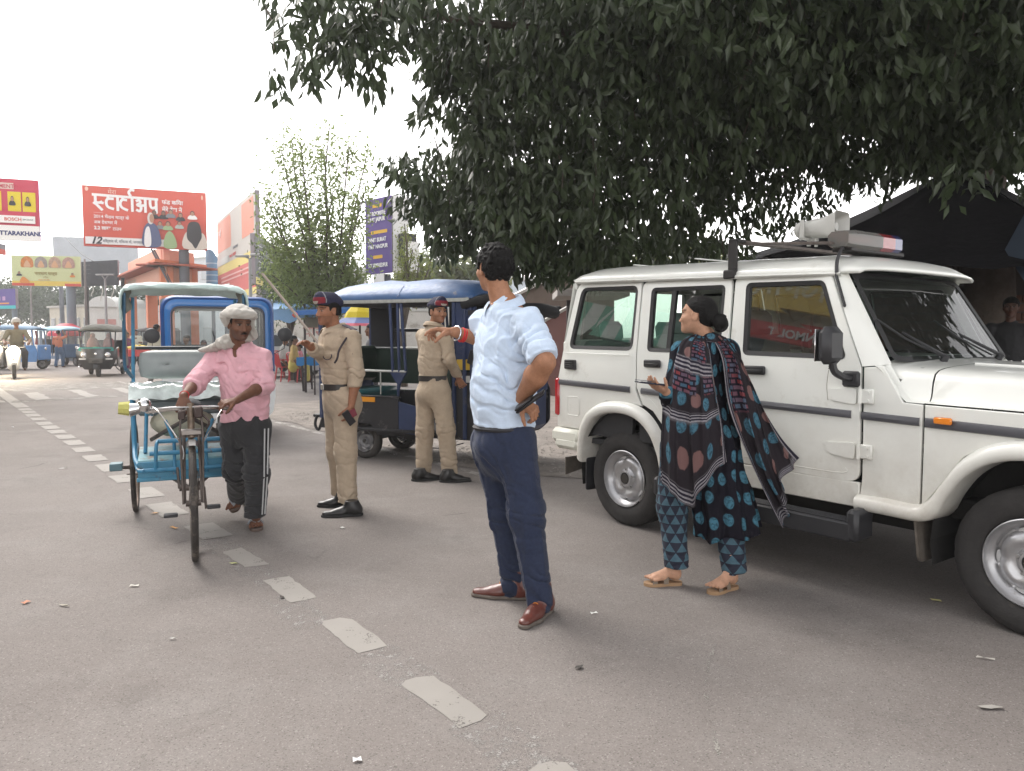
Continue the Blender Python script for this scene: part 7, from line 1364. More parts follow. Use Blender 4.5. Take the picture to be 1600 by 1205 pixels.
 m = MB(); m.box((1.49,-.22,1.878),(.12,.60,.022), b=.004); m.box((1.49,-.46,1.90),(.04,.04,.05)); m.box((1.49,.02,1.90),(.04,.04,.05)); m.build('light_bar_base', bkm, T)
 def bar(y0, y1, k0, k1, mt, nm):
  m = MB(); P = []; oc = [(-.085,-.045),(-.06,-.062),(.06,-.062),(.085,-.045),(.085,.018),(.055,.042),(-.055,.042),(-.085,.018)]
  for y, k in ((y0, k0),(y0 + (y1 - y0) * .25,1),(y1 - (y1 - y0) * .25 if k1 < 1 else y1,1),(y1, k1)): P += [(1.49 + a * k, y, 1.945 + b * (k * .6 + .4)) for a, b in oc + oc[:1]]
  m.grid(P, 4,9); n = len(m.v); m.f.append(tuple(range(0,8))); m.f.append(tuple(range(n - 9, n - 1))[::-1]); return m.build(nm, mt, T, angle=25)
 def lens(nm, c, tr):
  if nm in MATS: return MATS[nm]
  m_ = glass(nm, c, 1.5,.05, tr); return m_
 bar(-.56,-.22,.75,1, lens('cloudy_clear_lens', (.45,.34,.32),.22), 'clear_lens'); bar(-.22,-.08,1,1, mat('red_beacon_lens', (.26,.02,.03),.15, coat=.6), 'red_lens'); bar(-.08,.03,1,.75, mat('blue_beacon_lens', (.03,.04,.16),.15, coat=.6), 'blue_lens')
 m = MB(); m.box((1.49,-.36,1.94),(.09,.30,.05), b=.01); m.build('lamp_reflector', mat('dull_silver', (.4,.33,.33),.4,.5), T)
 # stickers on the face towards the street
 m = MB(); m.quad((1.405,-.40,1.922),(1.405,-.29,1.922),(1.405,-.29,1.968),(1.405,-.40,1.968)); m.build('sticker', mat('beige_sticker', (.55,.48,.33),.7), T)
 hs = mat('pale_grey_horn', (.50,.50,.47),.45, noise=(9,.06)); hv = []; stn = [(-.115,.055,.055,0),(-.10,.062,.062,0),(-.06,.063,.063,0),(-.055,.070,.070,.1),(0,.074,.070,.35),(.06,.084,.074,.75),(.10,.095,.082,1.0),(.155,.120,.098,1.0),(.158,.126,.104,1),(.160,.122,.100,1),(.10,.085,.072,1),(.02,.05,.05,.6),(.0,.01,.01,0)]
 P = []
 for x, a, b, sq in stn:
  for k in range(33):
   t = 2 * PI * k / 32; c_, s_ = math.cos(t), math.sin(t); e = 1 - .75 * sq; cx = math.copysign(abs(c_) ** e, c_); sx = math.copysign(abs(s_) ** e, s_); P.append((x, a * cx, b * sx))
 m = MB(); Hc = V(1.315,-.46,2.025); Hm = np.array(Matrix.Rotation(.12,3, 'Z')) * .82; m.grid([Hm @ np.array(p) + Hc for p in P], len(stn),33); hn = m.build('horn_speaker', hs, T, angle=35)
 m = MB(); m.tube([Hm @ np.array(p) + Hc for p in ((.02,0,0),(.09,0,0),(.12,0,0))], [.03,.03,.024], 14); m.build('horn_centre', hs, hn); m = MB(); m.box(Hc + V(-.075,.0,-.06),(.03,.16,.012)); m.box(Hc + V(-.075,-.075,-.01),(.03,.01,.12), b=.003); m.box(Hc + V(-.075,.075,-.01),(.03,.01,.12), b=.003); m.cyl(Hc + V(-.075,0,-.1), Hc + V(-.075,0,-.055),.012); m.cyl(Hc + V(-.02,-.01,-.11), Hc + V(-.02,-.01,-.06),.010); m.build('horn_bracket', hs, hn)
 m = MB(); m.ell(Hc + V(-.13,0,0),(.04,.05,.05),16,8); m.build('horn_driver', hs, hn)
 return T
suv()
def small_wheel(T, x, y, r=.20, w=.10, s=-1, rimc=(.30,.30,.31)):
 return wheel(T, (x, y, r), s, R_=r, wdt=w, rim_r=r * .62, tyre_m=mat('dusty_tyre', (.055,.05,.046),.9, noise=(14,.3)), rim_m=mat('dull_rim', rimc, .5,.5, noise=(14,.2), dirt=((.12,.09,.07),9,.6)), hub=False, lugs=False)
def bars(T, name, mt, segs, r=.018, n=8):
 for a, b in segs: m = MB(); m.tube([V(*a), V(*b)], r, n); m.build(name, mt, T)
def main_erick():
 T = thing('electric_rickshaw', 'dark blue and black electric rickshaw with patched blue roof behind the two policemen', 'rickshaw', V(-1.541,9.0246,0), R(-24))
 navy = mat('navy_paint', (.022,.038,.10),.55, noise=(5,.25), bump=(30,.001), dirt=((.10,.10,.11),7,.60)); blk = mat('scuffed_black_steel', (.018,.018,.021),.5, noise=(5,.3), dirt=((.16,.15,.14),6,.58)); green = mat('dark_green_panel', (.008,.025,.016),.45); alu = mat('aluminium_trim', (.45,.46,.44),.45,.6, noise=(20,.2))
 roofm = mat('blue_roof_tarpaulin', (.05,.115,.26),.5, noise=(4,.22), bump=(16,.006), dirt=((.26,.24,.23),5,.62)); tealv = mat('teal_seat_vinyl', (.015,.09,.10),.4)
 # roof, padded and bulging
 xs = [-.50,-.47,-.40,-.25,-.05,.2,.5,.8,1.1,1.3,1.40,1.46,1.48]; ks = [0,.25,.55,.82,.95,1,.97,1,.98,.92,.8,.5,.3]; P = []
 for x, k in zip(xs, ks):
  for u in np.linspace(-1,1,21): sag = .012 * math.sin(x * 9) * math.cos(u * 4); P.append((x, .53 * u, 1.76 + (.225 + sag) * k * (1 - abs(u) ** 2.6) ** .8))
 m = MB(); m.grid(P, len(xs),21); rf = m.build('roof', roofm, T, angle=60); md = rf.modifiers.new('t', 'SOLIDIFY'); md.thickness = .02
 for y in (-.535,.535): m = MB(); m.box((.48, y, 1.755),(1.92,.022,.045), b=.006); m.build('roof_edge_strip', alu, T)
 m = MB(); m.tube(spline([V(.58,-.53,1.80), V(.57,-.36,1.93), V(.56,0,1.98), V(.56,.4,1.9)], 5),.009,6); m.build('roof_seam', mat('bluish_piping', (.10,.16,.30),.6), T)
 m = MB(); m.box((.48,0,1.735),(1.86,.98,.02)); m.build('headliner', mat('dark_liner', (.02,.02,.024),.9), T)
 for s in (-1,1):
  y = s * .5; bars(T, 'window_post', navy, [((.459, y, 1.745),(.49, y, .99)),((.556, y, 1.745),(.572, y, .99)),((.60, y, 1.745),(.655, y, 1.0))], .017)
  bars(T, 'roof_post', navy, [((-.47, y, .45),(-.47, y, 1.745)),((1.245, y, .34),(1.245, y, 1.745)),((1.37, y, .30),(1.37, y, 1.745)),((1.46, y, .8),(1.44, y, 1.745))], .024)
  bars(T, 'handrail', alu if s < 0 else navy, [((-.46, y, 1.0),(.66, y, .995))], .014); bars(T, 'guard_rod', alu, [((.33, y, .995),(.33, y, .74))], .008)
  m = MB(); m.prism([(.45,.99),(.67,.99),(.585,.86),(.565,.72),(.545,.72),(.545,.86)], lambda u, v, d: V(u, s * d, v),.492,.508); m.build('gusset', navy, T, smooth=False)
  m = MB(); m.prism(rpoly([(-.48,.73),(.55,.70),(.55,.34),(.22,.34),(.20,.40),(-.10,.42),(-.22,.40),(-.26,.34),(-.48,.34)], .03,3), lambda u, v, d: V(u, s * d, v),.475,.50); m.build('side_panel', blk, T, smooth=False)
  m = MB(); m.prism([(.555,.665),(.87,.60),(.87,.30),(.555,.33)], lambda u, v, d: V(u, s * d, v),.478,.497); m.build('step_panel', navy, T, smooth=False)
  m = MB(); m.box((.18, s * .50,.715),(.80,.03,.02), b=.004); m.box((.30, s * .505,.345),(1.1,.035,.035), b=.006); m.build('edge_rail', blk, T)
  m = MB(); m.prism([(1.26,1.74),(1.50,1.72),(1.50,1.06),(1.26,1.02)], lambda u, v, d: V(u, s * d, v),.478,.502); m.build('cab_side', navy, T, smooth=False)
  m = MB(); m.prism(rpoly([(1.26,1.0),(1.80,1.0),(1.94,.80),(1.94,.42),(1.8,.30),(1.30,.30),(1.24,.45)], .05,4), lambda u, v, d: V(u, s * d, v),.47,.50); m.build('cab_panel', blk, T, smooth=False)
 m = MB(); m.box((.135,-.506,.682),(.245,.012,.062), b=.003); m.build('reflector', mat('amber_reflector', (.75,.30,.02),.35, emit=None), T)
 m = MB(); m.box((1.44,-.506,.93),(.32,.012,.07), b=.003); m.build('white_plate', mat('white_plate', (.55,.56,.54),.5), T); m = MB(); m.box((1.45,-.507,1.08),(.34,.012,.11), b=.003); m.build('yellow_panel', mat('yellow_panel', (.55,.36,.04),.6), T); m = MB(); m.box((1.46,-.52,1.16),(.07,.03,.15), ry=.3, b=.01); m.build('latch', blk, T)
 # back board, seats, floor, partition
 m = MB(); m.box((.42,0,.35),(1.85,.94,.04)); m.build('floor_pan', blk, T); m = MB(); m.box((-.47,0,.80),(.03,.96,.9), b=.005); m.build('back_board', navy, T)
 m = MB(); m.box((-.22,.0,.70),(.42,.92,.14), b=.04); st = m.build('seat', tealv, T); m = MB(); m.box((-.40,0,1.05),(.10,.92,.42), b=.03); m.build('seat_back', green, st)
 m = MB(); m.box((.95,.0,.70),(.36,.92,.14), b=.04); st = m.build('seat', tealv, T); m = MB(); m.box((1.16,0,1.14),(.10,.92,.70), b=.03); m.build('seat_back', green, st)
 m = MB(); m.prism([(-.44,1.22),(.44,1.22),(.44,.80),(-.44,.80)], lambda u, v, d: V(u, d, v),.465,.485); m.build('far_side_board', green, T, smooth=False); bars(T, 'far_rail', alu, [((-.45,.47,1.235),(.5,.47,1.235))], .01); bars(T, 'far_rail', blk, [((-.1,.47,1.45),(.5,.47,1.45))], .022)
 m = MB(); m.prism([(.66,1.73),(1.24,1.73),(1.24,.8),(.66,.8)], lambda u, v, d: V(u, d, v),.47,.485); m.build('rain_curtain', mat('black_curtain', (.012,.012,.014),.8), T, smooth=False); m = MB(); m.prism([(-.45,1.73),(-.08,1.73),(-.08,1.22),(-.45,1.22)], lambda u, v, d: V(u, d, v),.47,.485); m.build('rain_curtain', mat('black_curtain', (.012,.012,.014),.8), T, smooth=False)
 # cab front: dash, screen, rolled curtain, bars
 m = MB(); m.box((1.80,0,.86),(.30,.94,.30), b=.08); m.box((1.88,0,.60),(.14,.8,.5), b=.06); m.build('front_cowl', navy, T); m = MB(); m.quad((1.88,-.46,1.0),(1.88,.46,1.0),(1.86,.46,1.68),(1.86,-.46,1.68)); m.build('windscreen', glass('scratched_perspex', (.7,.75,.75),1.45,.05,.12), T)
 bars(T, 'screen_post', navy, [((1.88,-.48,1.0),(1.85,-.48,1.70)),((1.88,.48,1.0),(1.85,.48,1.70)),((1.85,-.48,1.70),(1.85,.48,1.70)),((1.85,-.48,1.70),(1.44,-.5,1.74)),((1.85,.48,1.70),(1.44,.5,1.74))], .022)
 m = MB(); m.tube(spline([V(1.35,-.50,1.70), V(1.7,-.52,1.76), V(1.92,-.50,1.70), V(2.03,-.45,1.64)], 5), [.05] * 15 + [.04], 10); m.tube(spline([V(1.99,-.48,1.64), V(2.0,0,1.66), V(1.99,.48,1.64)], 5),.07,10); m.build('rolled_curtain', mat('black_curtain'), T)
 m = MB(); m.box((1.55,-.48,1.62),(.26,.06,.05), rz=.2); m.box((1.60,-.50,1.55),(.05,.05,.18)); m.cyl((1.5,-.52,1.60),(1.5,-.40,1.60),.03); m.build('mirror_bracket', blk, T)
 m = MB(); m.tube([V(1.62,-.3,1.08), V(1.75,0,1.10), V(1.62,.3,1.08)], .014,8); m.tube([V(1.75,0,1.1), V(2.0,0,.5)], .02,8); m.build('handlebar', blk, T)
 small_wheel(T, .05,-.43); small_wheel(T, .05,.43, s=1); small_wheel(T, 1.70,.05)
 m = MB(); m.cyl((.05,-.4,.2),(.05,.4,.2),.022); m.box((.85,-.40,.30),(1.6,.04,.05)); m.box((.85,.40,.30),(1.6,.04,.05)); m.tube(spline([V(.4,-.45,.30), V(.7,-.45,.22), V(1.0,-.42,.17), V(1.3,-.4,.24)], 5),.006,5); m.tube([V(1.65,.05,.2), V(1.78,.05,.62)], .02,8); m.box((.62,-.2,.27),(.25,.2,.08)); m.build('chassis', blk, T)
 m = MB(); m.box((-.56,0,.46),(.16,.9,.035), b=.008); m.build('rear_step', blk, T); m = MB(); m.tube(spline([V(-.58,-.45,.46), V(-.60,-.46,.36), V(-.55,-.46,.30), V(-.5,-.46,.42)], 4),.016,6); m.build('step_hook', blk, T)
main_erick()
def cycle_rickshaw():
 T = thing('cycle_rickshaw', 'blue cycle rickshaw with tarpaulin hood and grey cushion pushed on foot', 'rickshaw', V(-2.60,6.15,0), R(-66.5)); T.scale = (1,.88,1)
 bl = mat('sky_blue_tube_paint', (.04,.20,.34),.45, noise=(9,.2), dirt=((.10,.09,.08),9,.55)); rust = mat('rusty_steel', (.105,.085,.075),.55,.5, noise=(20,.35)); blk = mat('black_trim_plastic'); tin = mat('pale_blue_tin', (.22,.40,.44),.5, noise=(6,.25), dirt=((.25,.17,.11),8,.53)); ch = mat('tarnished_chrome', (.62,.60,.58),.25,.95, noise=(30,.2))
 def bike_wheel(x, y, R_, tr=.019):
  w = bpy.data.objects.new('wheel', None); C.objects.link(w); w.parent = T; w.location = (x, y, R_); m = MB(); n = 56
  m.lathe([((R_ - .019) + tr * math.cos(a), tr * 1.0 * math.sin(a)) for a in np.linspace(0,2 * PI, 13)], (0,0,0),(0,1,0), n); ty = m.build('tyre', mat('bicycle_tyre', (.035,.030,.027),.85, noise=(20,.3), bump=(120,.002), dirt=((.13,.11,.09),7,.5)), w)
  m = MB(); r = R_ - .044; m.lathe([(r, -.012),(r + .010,-.013),(r + .012,-.009),(r - .005,0),(r + .012,.009),(r + .010,.013),(r, .012),(r - .008,0),(r, -.012)], (0,0,0),(0,1,0), n); m.build('rim', mat('rusted_rim', (.30,.22,.17),.4,.7, noise=(12,.4)), w)
  m = MB(); m.cyl((0,-.05,0),(0,.05,0),.02, n=10); m.cyl((0,-.03,0),(0,-.026,0),.034, n=12); m.cyl((0,.026,0),(0,.03,0),.034, n=12); m.build('hub', rust, w)
  for k in range(36):
   m = MB(); a = 2 * PI * k / 36; b = a + (.5 if k % 2 else -.5); s_ = 1 if (k // 2) % 2 else -1; m.tube([V(.03 * math.cos(b), s_ * .028,.03 * math.sin(b)), V((r - .004) * math.cos(a),0,(r - .004) * math.sin(a))], .0016,4, caps=False); m.build('spoke', ch, w, smooth=False)
  return w
 FX = 1.61; bike_wheel(FX, 0,.355,.023); bike_wheel(0,-.45,.355,.021); bike_wheel(0,.45,.355,.021)
 m = MB(); m.cyl((0,-.56,.355),(0,.56,.355),.016, n=10); m.build('axle', rust, T)
 # fork, head, frame, handlebar
 for s in (-1,1): m = MB(); m.tube(spline([V(FX, s * .058,.355), V(FX - .05, s * .056,.55), V(FX - .14, s * .050,.76)], 4),.013,8); m.tube([V(FX + .02, s * .064,.355), V(FX - .10, s * .075,.80), V(FX - .16, s * .06,.93)], .008,6); m.build('fork_leg', rust, T)
 m = MB(); m.box((FX - .145,0,.775),(.05,.15,.045), b=.012); m.build('fork_crown', mat('steel_crown', (.3,.27,.25),.4,.8), T); m = MB(); m.cyl((FX - .145,0,.74),(FX - .215,0,.95),.024, n=12); m.build('head_tube', mat('dusty_brown_tube', (.20,.15,.11),.5,.4, noise=(30,.4)), T)
 m = MB(); P = [];
 for a in np.linspace(-.45,1.9,15): P += [V(FX + .385 * math.cos(a + .2) * .98, w_, .355 + .385 * math.sin(a + .2)) for w_ in (-.032,-.02,.02,.032)]
 m.grid(P[:0] or P, 15,4) if False else None
 P = []
 for a in np.linspace(1.25,2.1,9):
  for w_, dr in ((-.036,-.014),(-.022,0),(.022,0),(.036,-.014)): P.append(V(FX + (.392 + dr) * math.cos(a), w_, .355 + (.392 + dr) * math.sin(a)))
 m.grid(P, 9,4); m.build('mudguard', mat('black_mudguard', (.02,.018,.018),.5), T)
 hb = MB(); hb.tube(spline([V(FX - .50,-.26,.91), V(FX - .42,-.29,.935), V(FX - .30,-.27,.95), V(FX - .235,-.12,.965), V(FX - .225,0,.965), V(FX - .235,.12,.965), V(FX - .30,.27,.95), V(FX - .42,.29,.935), V(FX - .50,.27,.91)], 5),.0145,8); hb.v = [(x, y, z - .045) for x, y, z in hb.v]; hbo = hb.build('handlebar', ch, T)
 m = MB(); m.tube([V(FX - .22,-.24,.925), V(FX - .19,0,.93), V(FX - .22,.24,.925)], .006,6); m.tube(spline([V(FX - .28,-.25,.93), V(FX - .15,-.2,.90), V(FX - .10,-.065,.70), V(FX - .04,-.06,.62)], 5),.005,5); m.tube(spline([V(FX - .28,.25,.93), V(FX - .15,.2,.90), V(FX - .10,.065,.70)], 5),.005,5); m.build('brake_rod', ch, hbo)
 m = MB(); m.ell((FX - .28,-.30,.945),(.045,.045,.045),16,10); m.tube([V(FX - .30,-.33,.925), V(FX - .30,-.40,.915)], [.030,.045], 12); m.build('lamp', mat('chrome', (.7,.7,.7),.15,1.0), hbo); m = MB(); m.tube([V(FX - .30,-.40,.925), V(FX - .30,-.47,.93)], [.046,.038], 9); m.build('grip_wrap', mat('yellow_cloth_wrap', (.50,.48,.14),.8, bump=(60,.006)), hbo)
 m = MB(); m.box((FX - .16,.05,.90),(.09,.06,.07), b=.01); m.box((FX - .15,-.06,.885),(.06,.05,.06), b=.01); m.tube(spline([V(FX - .15,.08,.88), V(FX - .1,.12,.84), V(FX - .12,.1,.80)], 4),.008,5); m.build('brake_block', mat('dark_rust', (.06,.04,.035),.7,.3), T)
 bars(T, 'frame_tube', rust, [((FX - .20,0,.90),(.72,0,.84)),((FX - .17,0,.82),(.95,0,.33)),((.72,0,.84),(.95,0,.33)),((.95,.02,.33),(.02,.30,.355)),((.95,-.02,.33),(.02,-.30,.355)),((.74,0,.80),(.30,.30,.60)),((.74,0,.80),(.30,-.30,.60))], .0165)
 m = MB(); m.ell((.66,0,.88),(.15,.10,.05),14,8); m.build('saddle', blk, T)
 m = MB(); m.lathe([(.09,-.003),(.095,0),(.09,.003),(.06,.003),(.06,-.003),(.09,-.003)], (.95,.05,.33),(0,1,0),28); m.tube([V(.95,.09,.33), V(1.02,.10,.19)], .010,6); m.tube([V(.95,-.09,.33), V(.90,-.10,.47)], .010,6); m.cyl((.95,-.09,.33),(.95,.09,.33),.02); m.build('crankset', rust, T)
 for p in ((1.02,.155,.20),(1.03,-.155,.165)): m = MB(); m.box(p, (.065,.10,.022), b=.006); m.build('pedal', blk, T)
 bars(T, 'chain_rod', rust, [((.95,.05,.41),(0,.05,.39)),((.95,.05,.25),(0,.05,.30)),((.25,-.5,.34),(.5,.0,.36))], .006)
 # body: platform, rails, seat box, cushion, hood
 m = MB(); m.box((.50,0,.515),(.44,.78,.022), ry=.10, b=.004); m.build('footboard', tin, T); m = MB(); m.box((.73,0,.43),(.02,.78,.13), b=.004); m.box((.735,0,.37),(.03,.80,.028), b=.006); m.build('footboard_front', mat('sky_blue_tin', (.05,.22,.34),.45, noise=(8,.2), dirt=((.06,.05,.05),9,.6)), T)
 for s in (-1,1):
  m = MB(); m.tube(spline([V(-.22, s * .44,.50), V(.1, s * .43,.50), V(.55, s * .41,.49), V(.74, s * .385,.44), V(.78, s * .34,.44)], 5),.016,8); m.build('side_rail', bl, T)
  m = MB(); m.tube(spline([V(.28, s * .475,1.70), V(.27, s * .485,1.45), V(.18, s * .495,1.20), V(.16, s * .49,1.13)], 6),.014,8); m.tube([V(.16, s * .49,1.13), V(-.02, s * .45,1.06)], .016,8); m.build('hood_bow', mat('dark_blue_tube', (.03,.10,.17),.5, noise=(8,.3)), T)
  m = MB(); m.tube([V(.0, s * .44,.50), V(-.02, s * .445,.95), V(-.06, s * .435,1.40), V(-.08, s * .43,1.68)], .015,8); m.build('rear_post', bl, T)
  m = MB(); m.tube(spline([V(.30, s * .44,.98), V(.32, s * .435,.85), V(.40, s * .425,.58), V(.60, s * .41,.50), V(.72, s * .38,.47)], 5),.020,8); m.build('front_post', bl, T)
  m = MB(); m.tube([V(.30, s * .44,.98), V(-.02, s * .45,.99)], .018,8); m.build('arm_rail', bl, T)
  m = MB(); m.tube(spline([V(.20, s * .33,.90), V(.35, s * .33,.80), V(.52, s * .34,.53)], 4),.015,8); m.tube(spline([V(.78, s * .26,.44), V(.80, s * .25,.60), V(.76, s * .24,.64)], 4),.014,8); m.tube([V(.76, s * .12,.40), V(.70, s * .12,.63), V(.68, s * .18,.78)], .013,8); m.build('brace', bl, T)
  m = MB(); m.box((.10, s * .59,.38),(.12,.10,.055), b=.006); m.build('hub_step', mat('grey_blue_box', (.10,.18,.21),.6), T)
 bars(T, 'front_rail', bl, [((.78,-.34,.44),(.78,.34,.44)),((.79,-.30,.56),(.79,.30,.56)),((.76,-.24,.64),(.76,.24,.64))], .016)
 m = MB(); m.box((.12,0,.84),(.40,.80,.12), b=.02); m.build('seat_box', mat('grey_painted_tin', (.13,.16,.17),.6, noise=(6,.2)), T)
 bars(T, 'back_rail', mat('black_tube', (.025,.03,.035),.5), [((-.05,-.42,1.285),(-.05,.42,1.285)),((-.08,-.42,.98),(-.08,.42,.98))], .014)
 # cushion
 P = [];
 for i in range(29):
  for j in range(13):
   u, v_ = i / 28 * 2 - 1, j / 12 * 2 - 1; th = .045 * (1 - abs(u) ** 6) * (1 - abs(v_) ** 4)
   for bu in (-.45,.45): th -= .030 * math.exp(-((u - bu) ** 2 / .004 + v_ ** 2 / .025))
   P.append((-.02 + th, .375 * u, 1.155 + .083 * v_))
 m = MB(); m.grid(P, 29,13); cu = m.build('cushion', mat('grey_vinyl_cushion', (.26,.29,.29),.45, noise=(7,.1)), T, angle=180); md = cu.modifiers.new('t', 'SOLIDIFY'); md.thickness = .035
 for bu in (-.45,.45): m = MB(); m.ell((.006,.375 * bu, 1.155),(.008,.014,.014),10,6); m.build('button', blk, cu)
 m = MB(); m.box((.12,0,.93),(.44,.82,.08), b=.035); m.build('seat_cushion', mat('grey_vinyl_cushion'), T)
 # plastic sheet over the seat
 P = []; rr = random.Random(5)
 for i in range(36):
  for j in range(20):
   u, v_ = i / 35, j / 19; x = -.12 + .56 * v_; y = -.46 + .92 * u; z = .985 + .012 * math.sin(u * 21 + v_ * 5) * math.sin(v_ * 13 + 2) + rr.uniform(-.006,.006) + .035 * math.sin(PI * v_) + (-.07 * max(0,(v_ - .80) / .2) ** 1.3 if v_ > .8 else 0); P.append((x, y, z))
 m = MB(); m.grid(P, 36,20); ps = m.build('plastic_sheet', mat('milky_plastic', (.50,.57,.55),.12, noise=(10,.3), coat=.5), T, angle=180)
 # bundle underneath
 m = MB(); m.ell((.25,-.05,.72),(.22,.26,.12),16,10); m.build('sack', mat('cream_sack', (.42,.40,.31),.8, bump=(20,.01)), T)
 # hood
 hm = mat('pale_teal_tarpaulin', (.50,.62,.60),.55, noise=(5,.2), bump=(25,.004), dirt=((.30,.24,.17),6,.66)); P = []
 prof = [(.29,-.50,1.50),(.29,-.505,1.62),(.27,-.49,1.71),(.24,-.43,1.75),(.22,-.28,1.765),(.21,0,1.77),(.22,.28,1.765),(.24,.43,1.75),(.27,.49,1.71),(.29,.505,1.62),(.29,.50,1.50)]
 top = spline(prof, 3)
 for i, p in enumerate(top):
  for k, (dx, dz) in enumerate(((.045,-.030),(.05,-.012),(.03,.0),(0,.004),(-.12,.005),(-.26,-.01),(-.36,-.03),(-.40,-.06))):
   sg = .006 * math.sin(i * 1.7 + k * 2.1); ed = abs(p[1]) > .47; P.append((p[0] + dx * (.7 if ed else 1), p[1] * (1 - .0 * k), p[2] + (dz + sg) * (.35 if ed else 1)))
 m = MB(); m.grid(P, len(top),8); ho = m.build('hood', hm, T, angle=70); md = ho.modifiers.new('t', 'SOLIDIFY'); md.thickness = .012
 for s in (-1,1):
  P = []
  for i in range(12):
   for j in range(8):
    u, v_ = i / 11, j / 7; P.append((.28 - .36 * u, s * (.475 - .03 * u + .012 * math.sin(v_ * 7 + u * 5)),1.735 - (.24 - .10 * u) * v_ + .02 * math.sin(u * PI)))
  m = MB(); m.grid(P, 12,8); sd = m.build('hood_side', mat('grey_beige_canvas', (.20,.20,.17),.85, noise=(6,.35), bump=(40,.004)), T, angle=180)
cycle_rickshaw()
def round_mirror(T, p, q, r=.075):
 m = MB(); m.tube([V(*p), V(p[0], q[1], (p[2] + q[2]) / 2 - .05), V(*q)], .006,6); mi = m.build('mirror', mat('black_trim_plastic'), T); m = MB(); m.lathe([(0,.03),(r * .6,.028),(r * .95,.012),(r, 0),(r * .95,-.006),(0,-.006)], q, (1,0,0),20); m.build('mirror_shell', mat('black_trim_plastic'), mi)
def white_erick():
 T = thing('electric_rickshaw', 'white electric rickshaw with blue arched cab front standing behind the cycle rickshaw', 'rickshaw', gnd(342,688) * V(1,1,0) + V(-.56,1.34,0), R(-66))
 bl = mat('bright_blue_enamel', (.035,.17,.46),.35, coat=.4, noise=(3,.06)); wh = mat('white_body_enamel', (.66,.68,.68),.35, coat=.4, noise=(3,.05)); blk = mat('black_trim_plastic'); H = .70; X = 1.45
 def arch(w, zt, zb, r, x, o=0): return [V(x, a, b) for a, b in rpoly([(-w, zb),(-w, zt),(w, zt),(w, zb)], [0, r, r, 0], 7)]
 def band(w0, zt0, w1, zt1, zb, r0, r1, x0, x1, mt, nm):
  a = arch(w0, zt0, zb, r0, x0); b = arch(w1, zt1, zb, r1, x1); P = []; n = len(a)
  for p, q in zip(a, b): P += [p + V(-.06,0,0), p, (p + q) / 2 + V(.02,0,0), q, q + V(-.04,0,0)]
  m = MB(); m.grid(P, n, 5); return m.build(nm, mt, T, angle=50)
 band(.70,1.90,.655,1.855,.9,.20,.17, X - .02, X, mat('deep_blue_edge', (.02,.08,.27),.4), 'roof_edge'); band(.652,1.852,.58,1.765,.9,.17,.12, X + .005, X + .02, bl, 'cab_arch'); band(.578,1.762,.555,1.735,.98,.11,.10, X + .022, X + .02, mat('grey_seal', (.12,.12,.14),.6), 'windscreen_seal')
 m = MB(); a = rpoly([(-.555,.98),(-.555,1.735),(.555,1.735),(.555,.98)], [.05,.10,.10,.05], 5); m.add([(X + .005, p[0], p[1]) for p in a], [tuple(range(len(a)))]); m.build('windscreen', glass('grey_windscreen', (.68,.76,.76),1.5,.0,.10), T, smooth=False)
 m = MB(); m.prism(rpoly([(-.68,.92),(.68,.92),(.70,.60),(.66,.33),(.45,.24),(-.45,.24),(-.66,.33),(-.70,.60)], .08,5), lambda u, v, d: V(d + .10 * (1 - (u / .7) ** 2), u, v), X - .25, X + .05); m.build('front_apron', wh, T, angle=40)
 m = MB(); m.box((X + .13,0,.95),(.06,1.16,.07), b=.02); m.build('windscreen_sill', wh, T)
 m = MB(); m.tube([V(X + .06,.10,1.0), V(X + .05,-.05,1.32), V(X + .04,-.08,1.45)], .009,6); m.build('wiper', blk, T)
 for y in (-.42,.42): m = MB(); m.lathe([(0,.04),(.06,.035),(.085,.01),(.09,-.02)], (X + .12, y, .72),(1,0,0),20); m.build('headlight', mat('lamp_silver', (.7,.7,.7),.15,.8), T)
 m = MB(); m.box((X + .18,0,.50),(.012,.34,.10)); m.build('number_plate', mat('blue_white_plate', (.06,.14,.45),.5), T)
 for s in (-1,1):
  m = MB(); m.prism(rpoly([(X - .1,.90),(X - .25,.45),(X - 1.0,.40),(X - 1.0,.35),(-.35,.35),(-.35,.95),(X - 1.2,.95),(X - 1.1,.55),(X - .45,.52),(X - .12,.94)], .03,3), lambda u, v, d: V(u, s * d, v),.66,.70); m.build('side_body', wh, T, smooth=False)
  bars(T, 'roof_post', blk, [((X - .08, s * .66,.9),(X - .10, s * .66,1.8)),((.15, s * .67,.9),(.15, s * .67,1.82)),((-.32, s * .67,.9),(-.32, s * .67,1.82))], .022)
 m = MB(); m.prism(rpoly([(-.70,1.76),(-.70,1.86),(.70,1.86),(.70,1.76)], [.02,.09,.09,.02], 6), lambda u, v, d: V(d, u, v),-.40, X - .05); m.build('roof', mat('grey_canvas_roof', (.25,.27,.28),.8), T, angle=50)
 m = MB(); m.box((.5,0,.40),(1.7,1.30,.05)); m.box((.70,0,.68),(.4,1.1,.16), b=.04); m.box((.52,0,1.0),(.10,1.1,.5), b=.04); m.box((-.2,0,.9),(.1,1.2,.7), b=.04); m.build('interior', mat('dark_trim'), T)
 m = MB(); m.tube(spline([V(X - .25,-.33,1.02), V(X - .15,-.2,1.06), V(X - .1,0,1.02), V(X - .15,.2,1.06), V(X - .25,.33,1.02)], 4),.013,7); m.build('handlebar', blk, T)
 small_wheel(T, 0,-.58); small_wheel(T, 0,.58, s=1); small_wheel(T, X - .05,.05, s=1)
 round_mirror(T, (X - .02,-.66,1.18),(X + .06,-.80,1.38),.095); round_mirror(T, (X - .02,.66,1.12),(X + .06,.83,1.40),.095)
white_erick()
def far_driver(T, x, y, z, shirt, skin=(.16,.08,.05)):
 pass
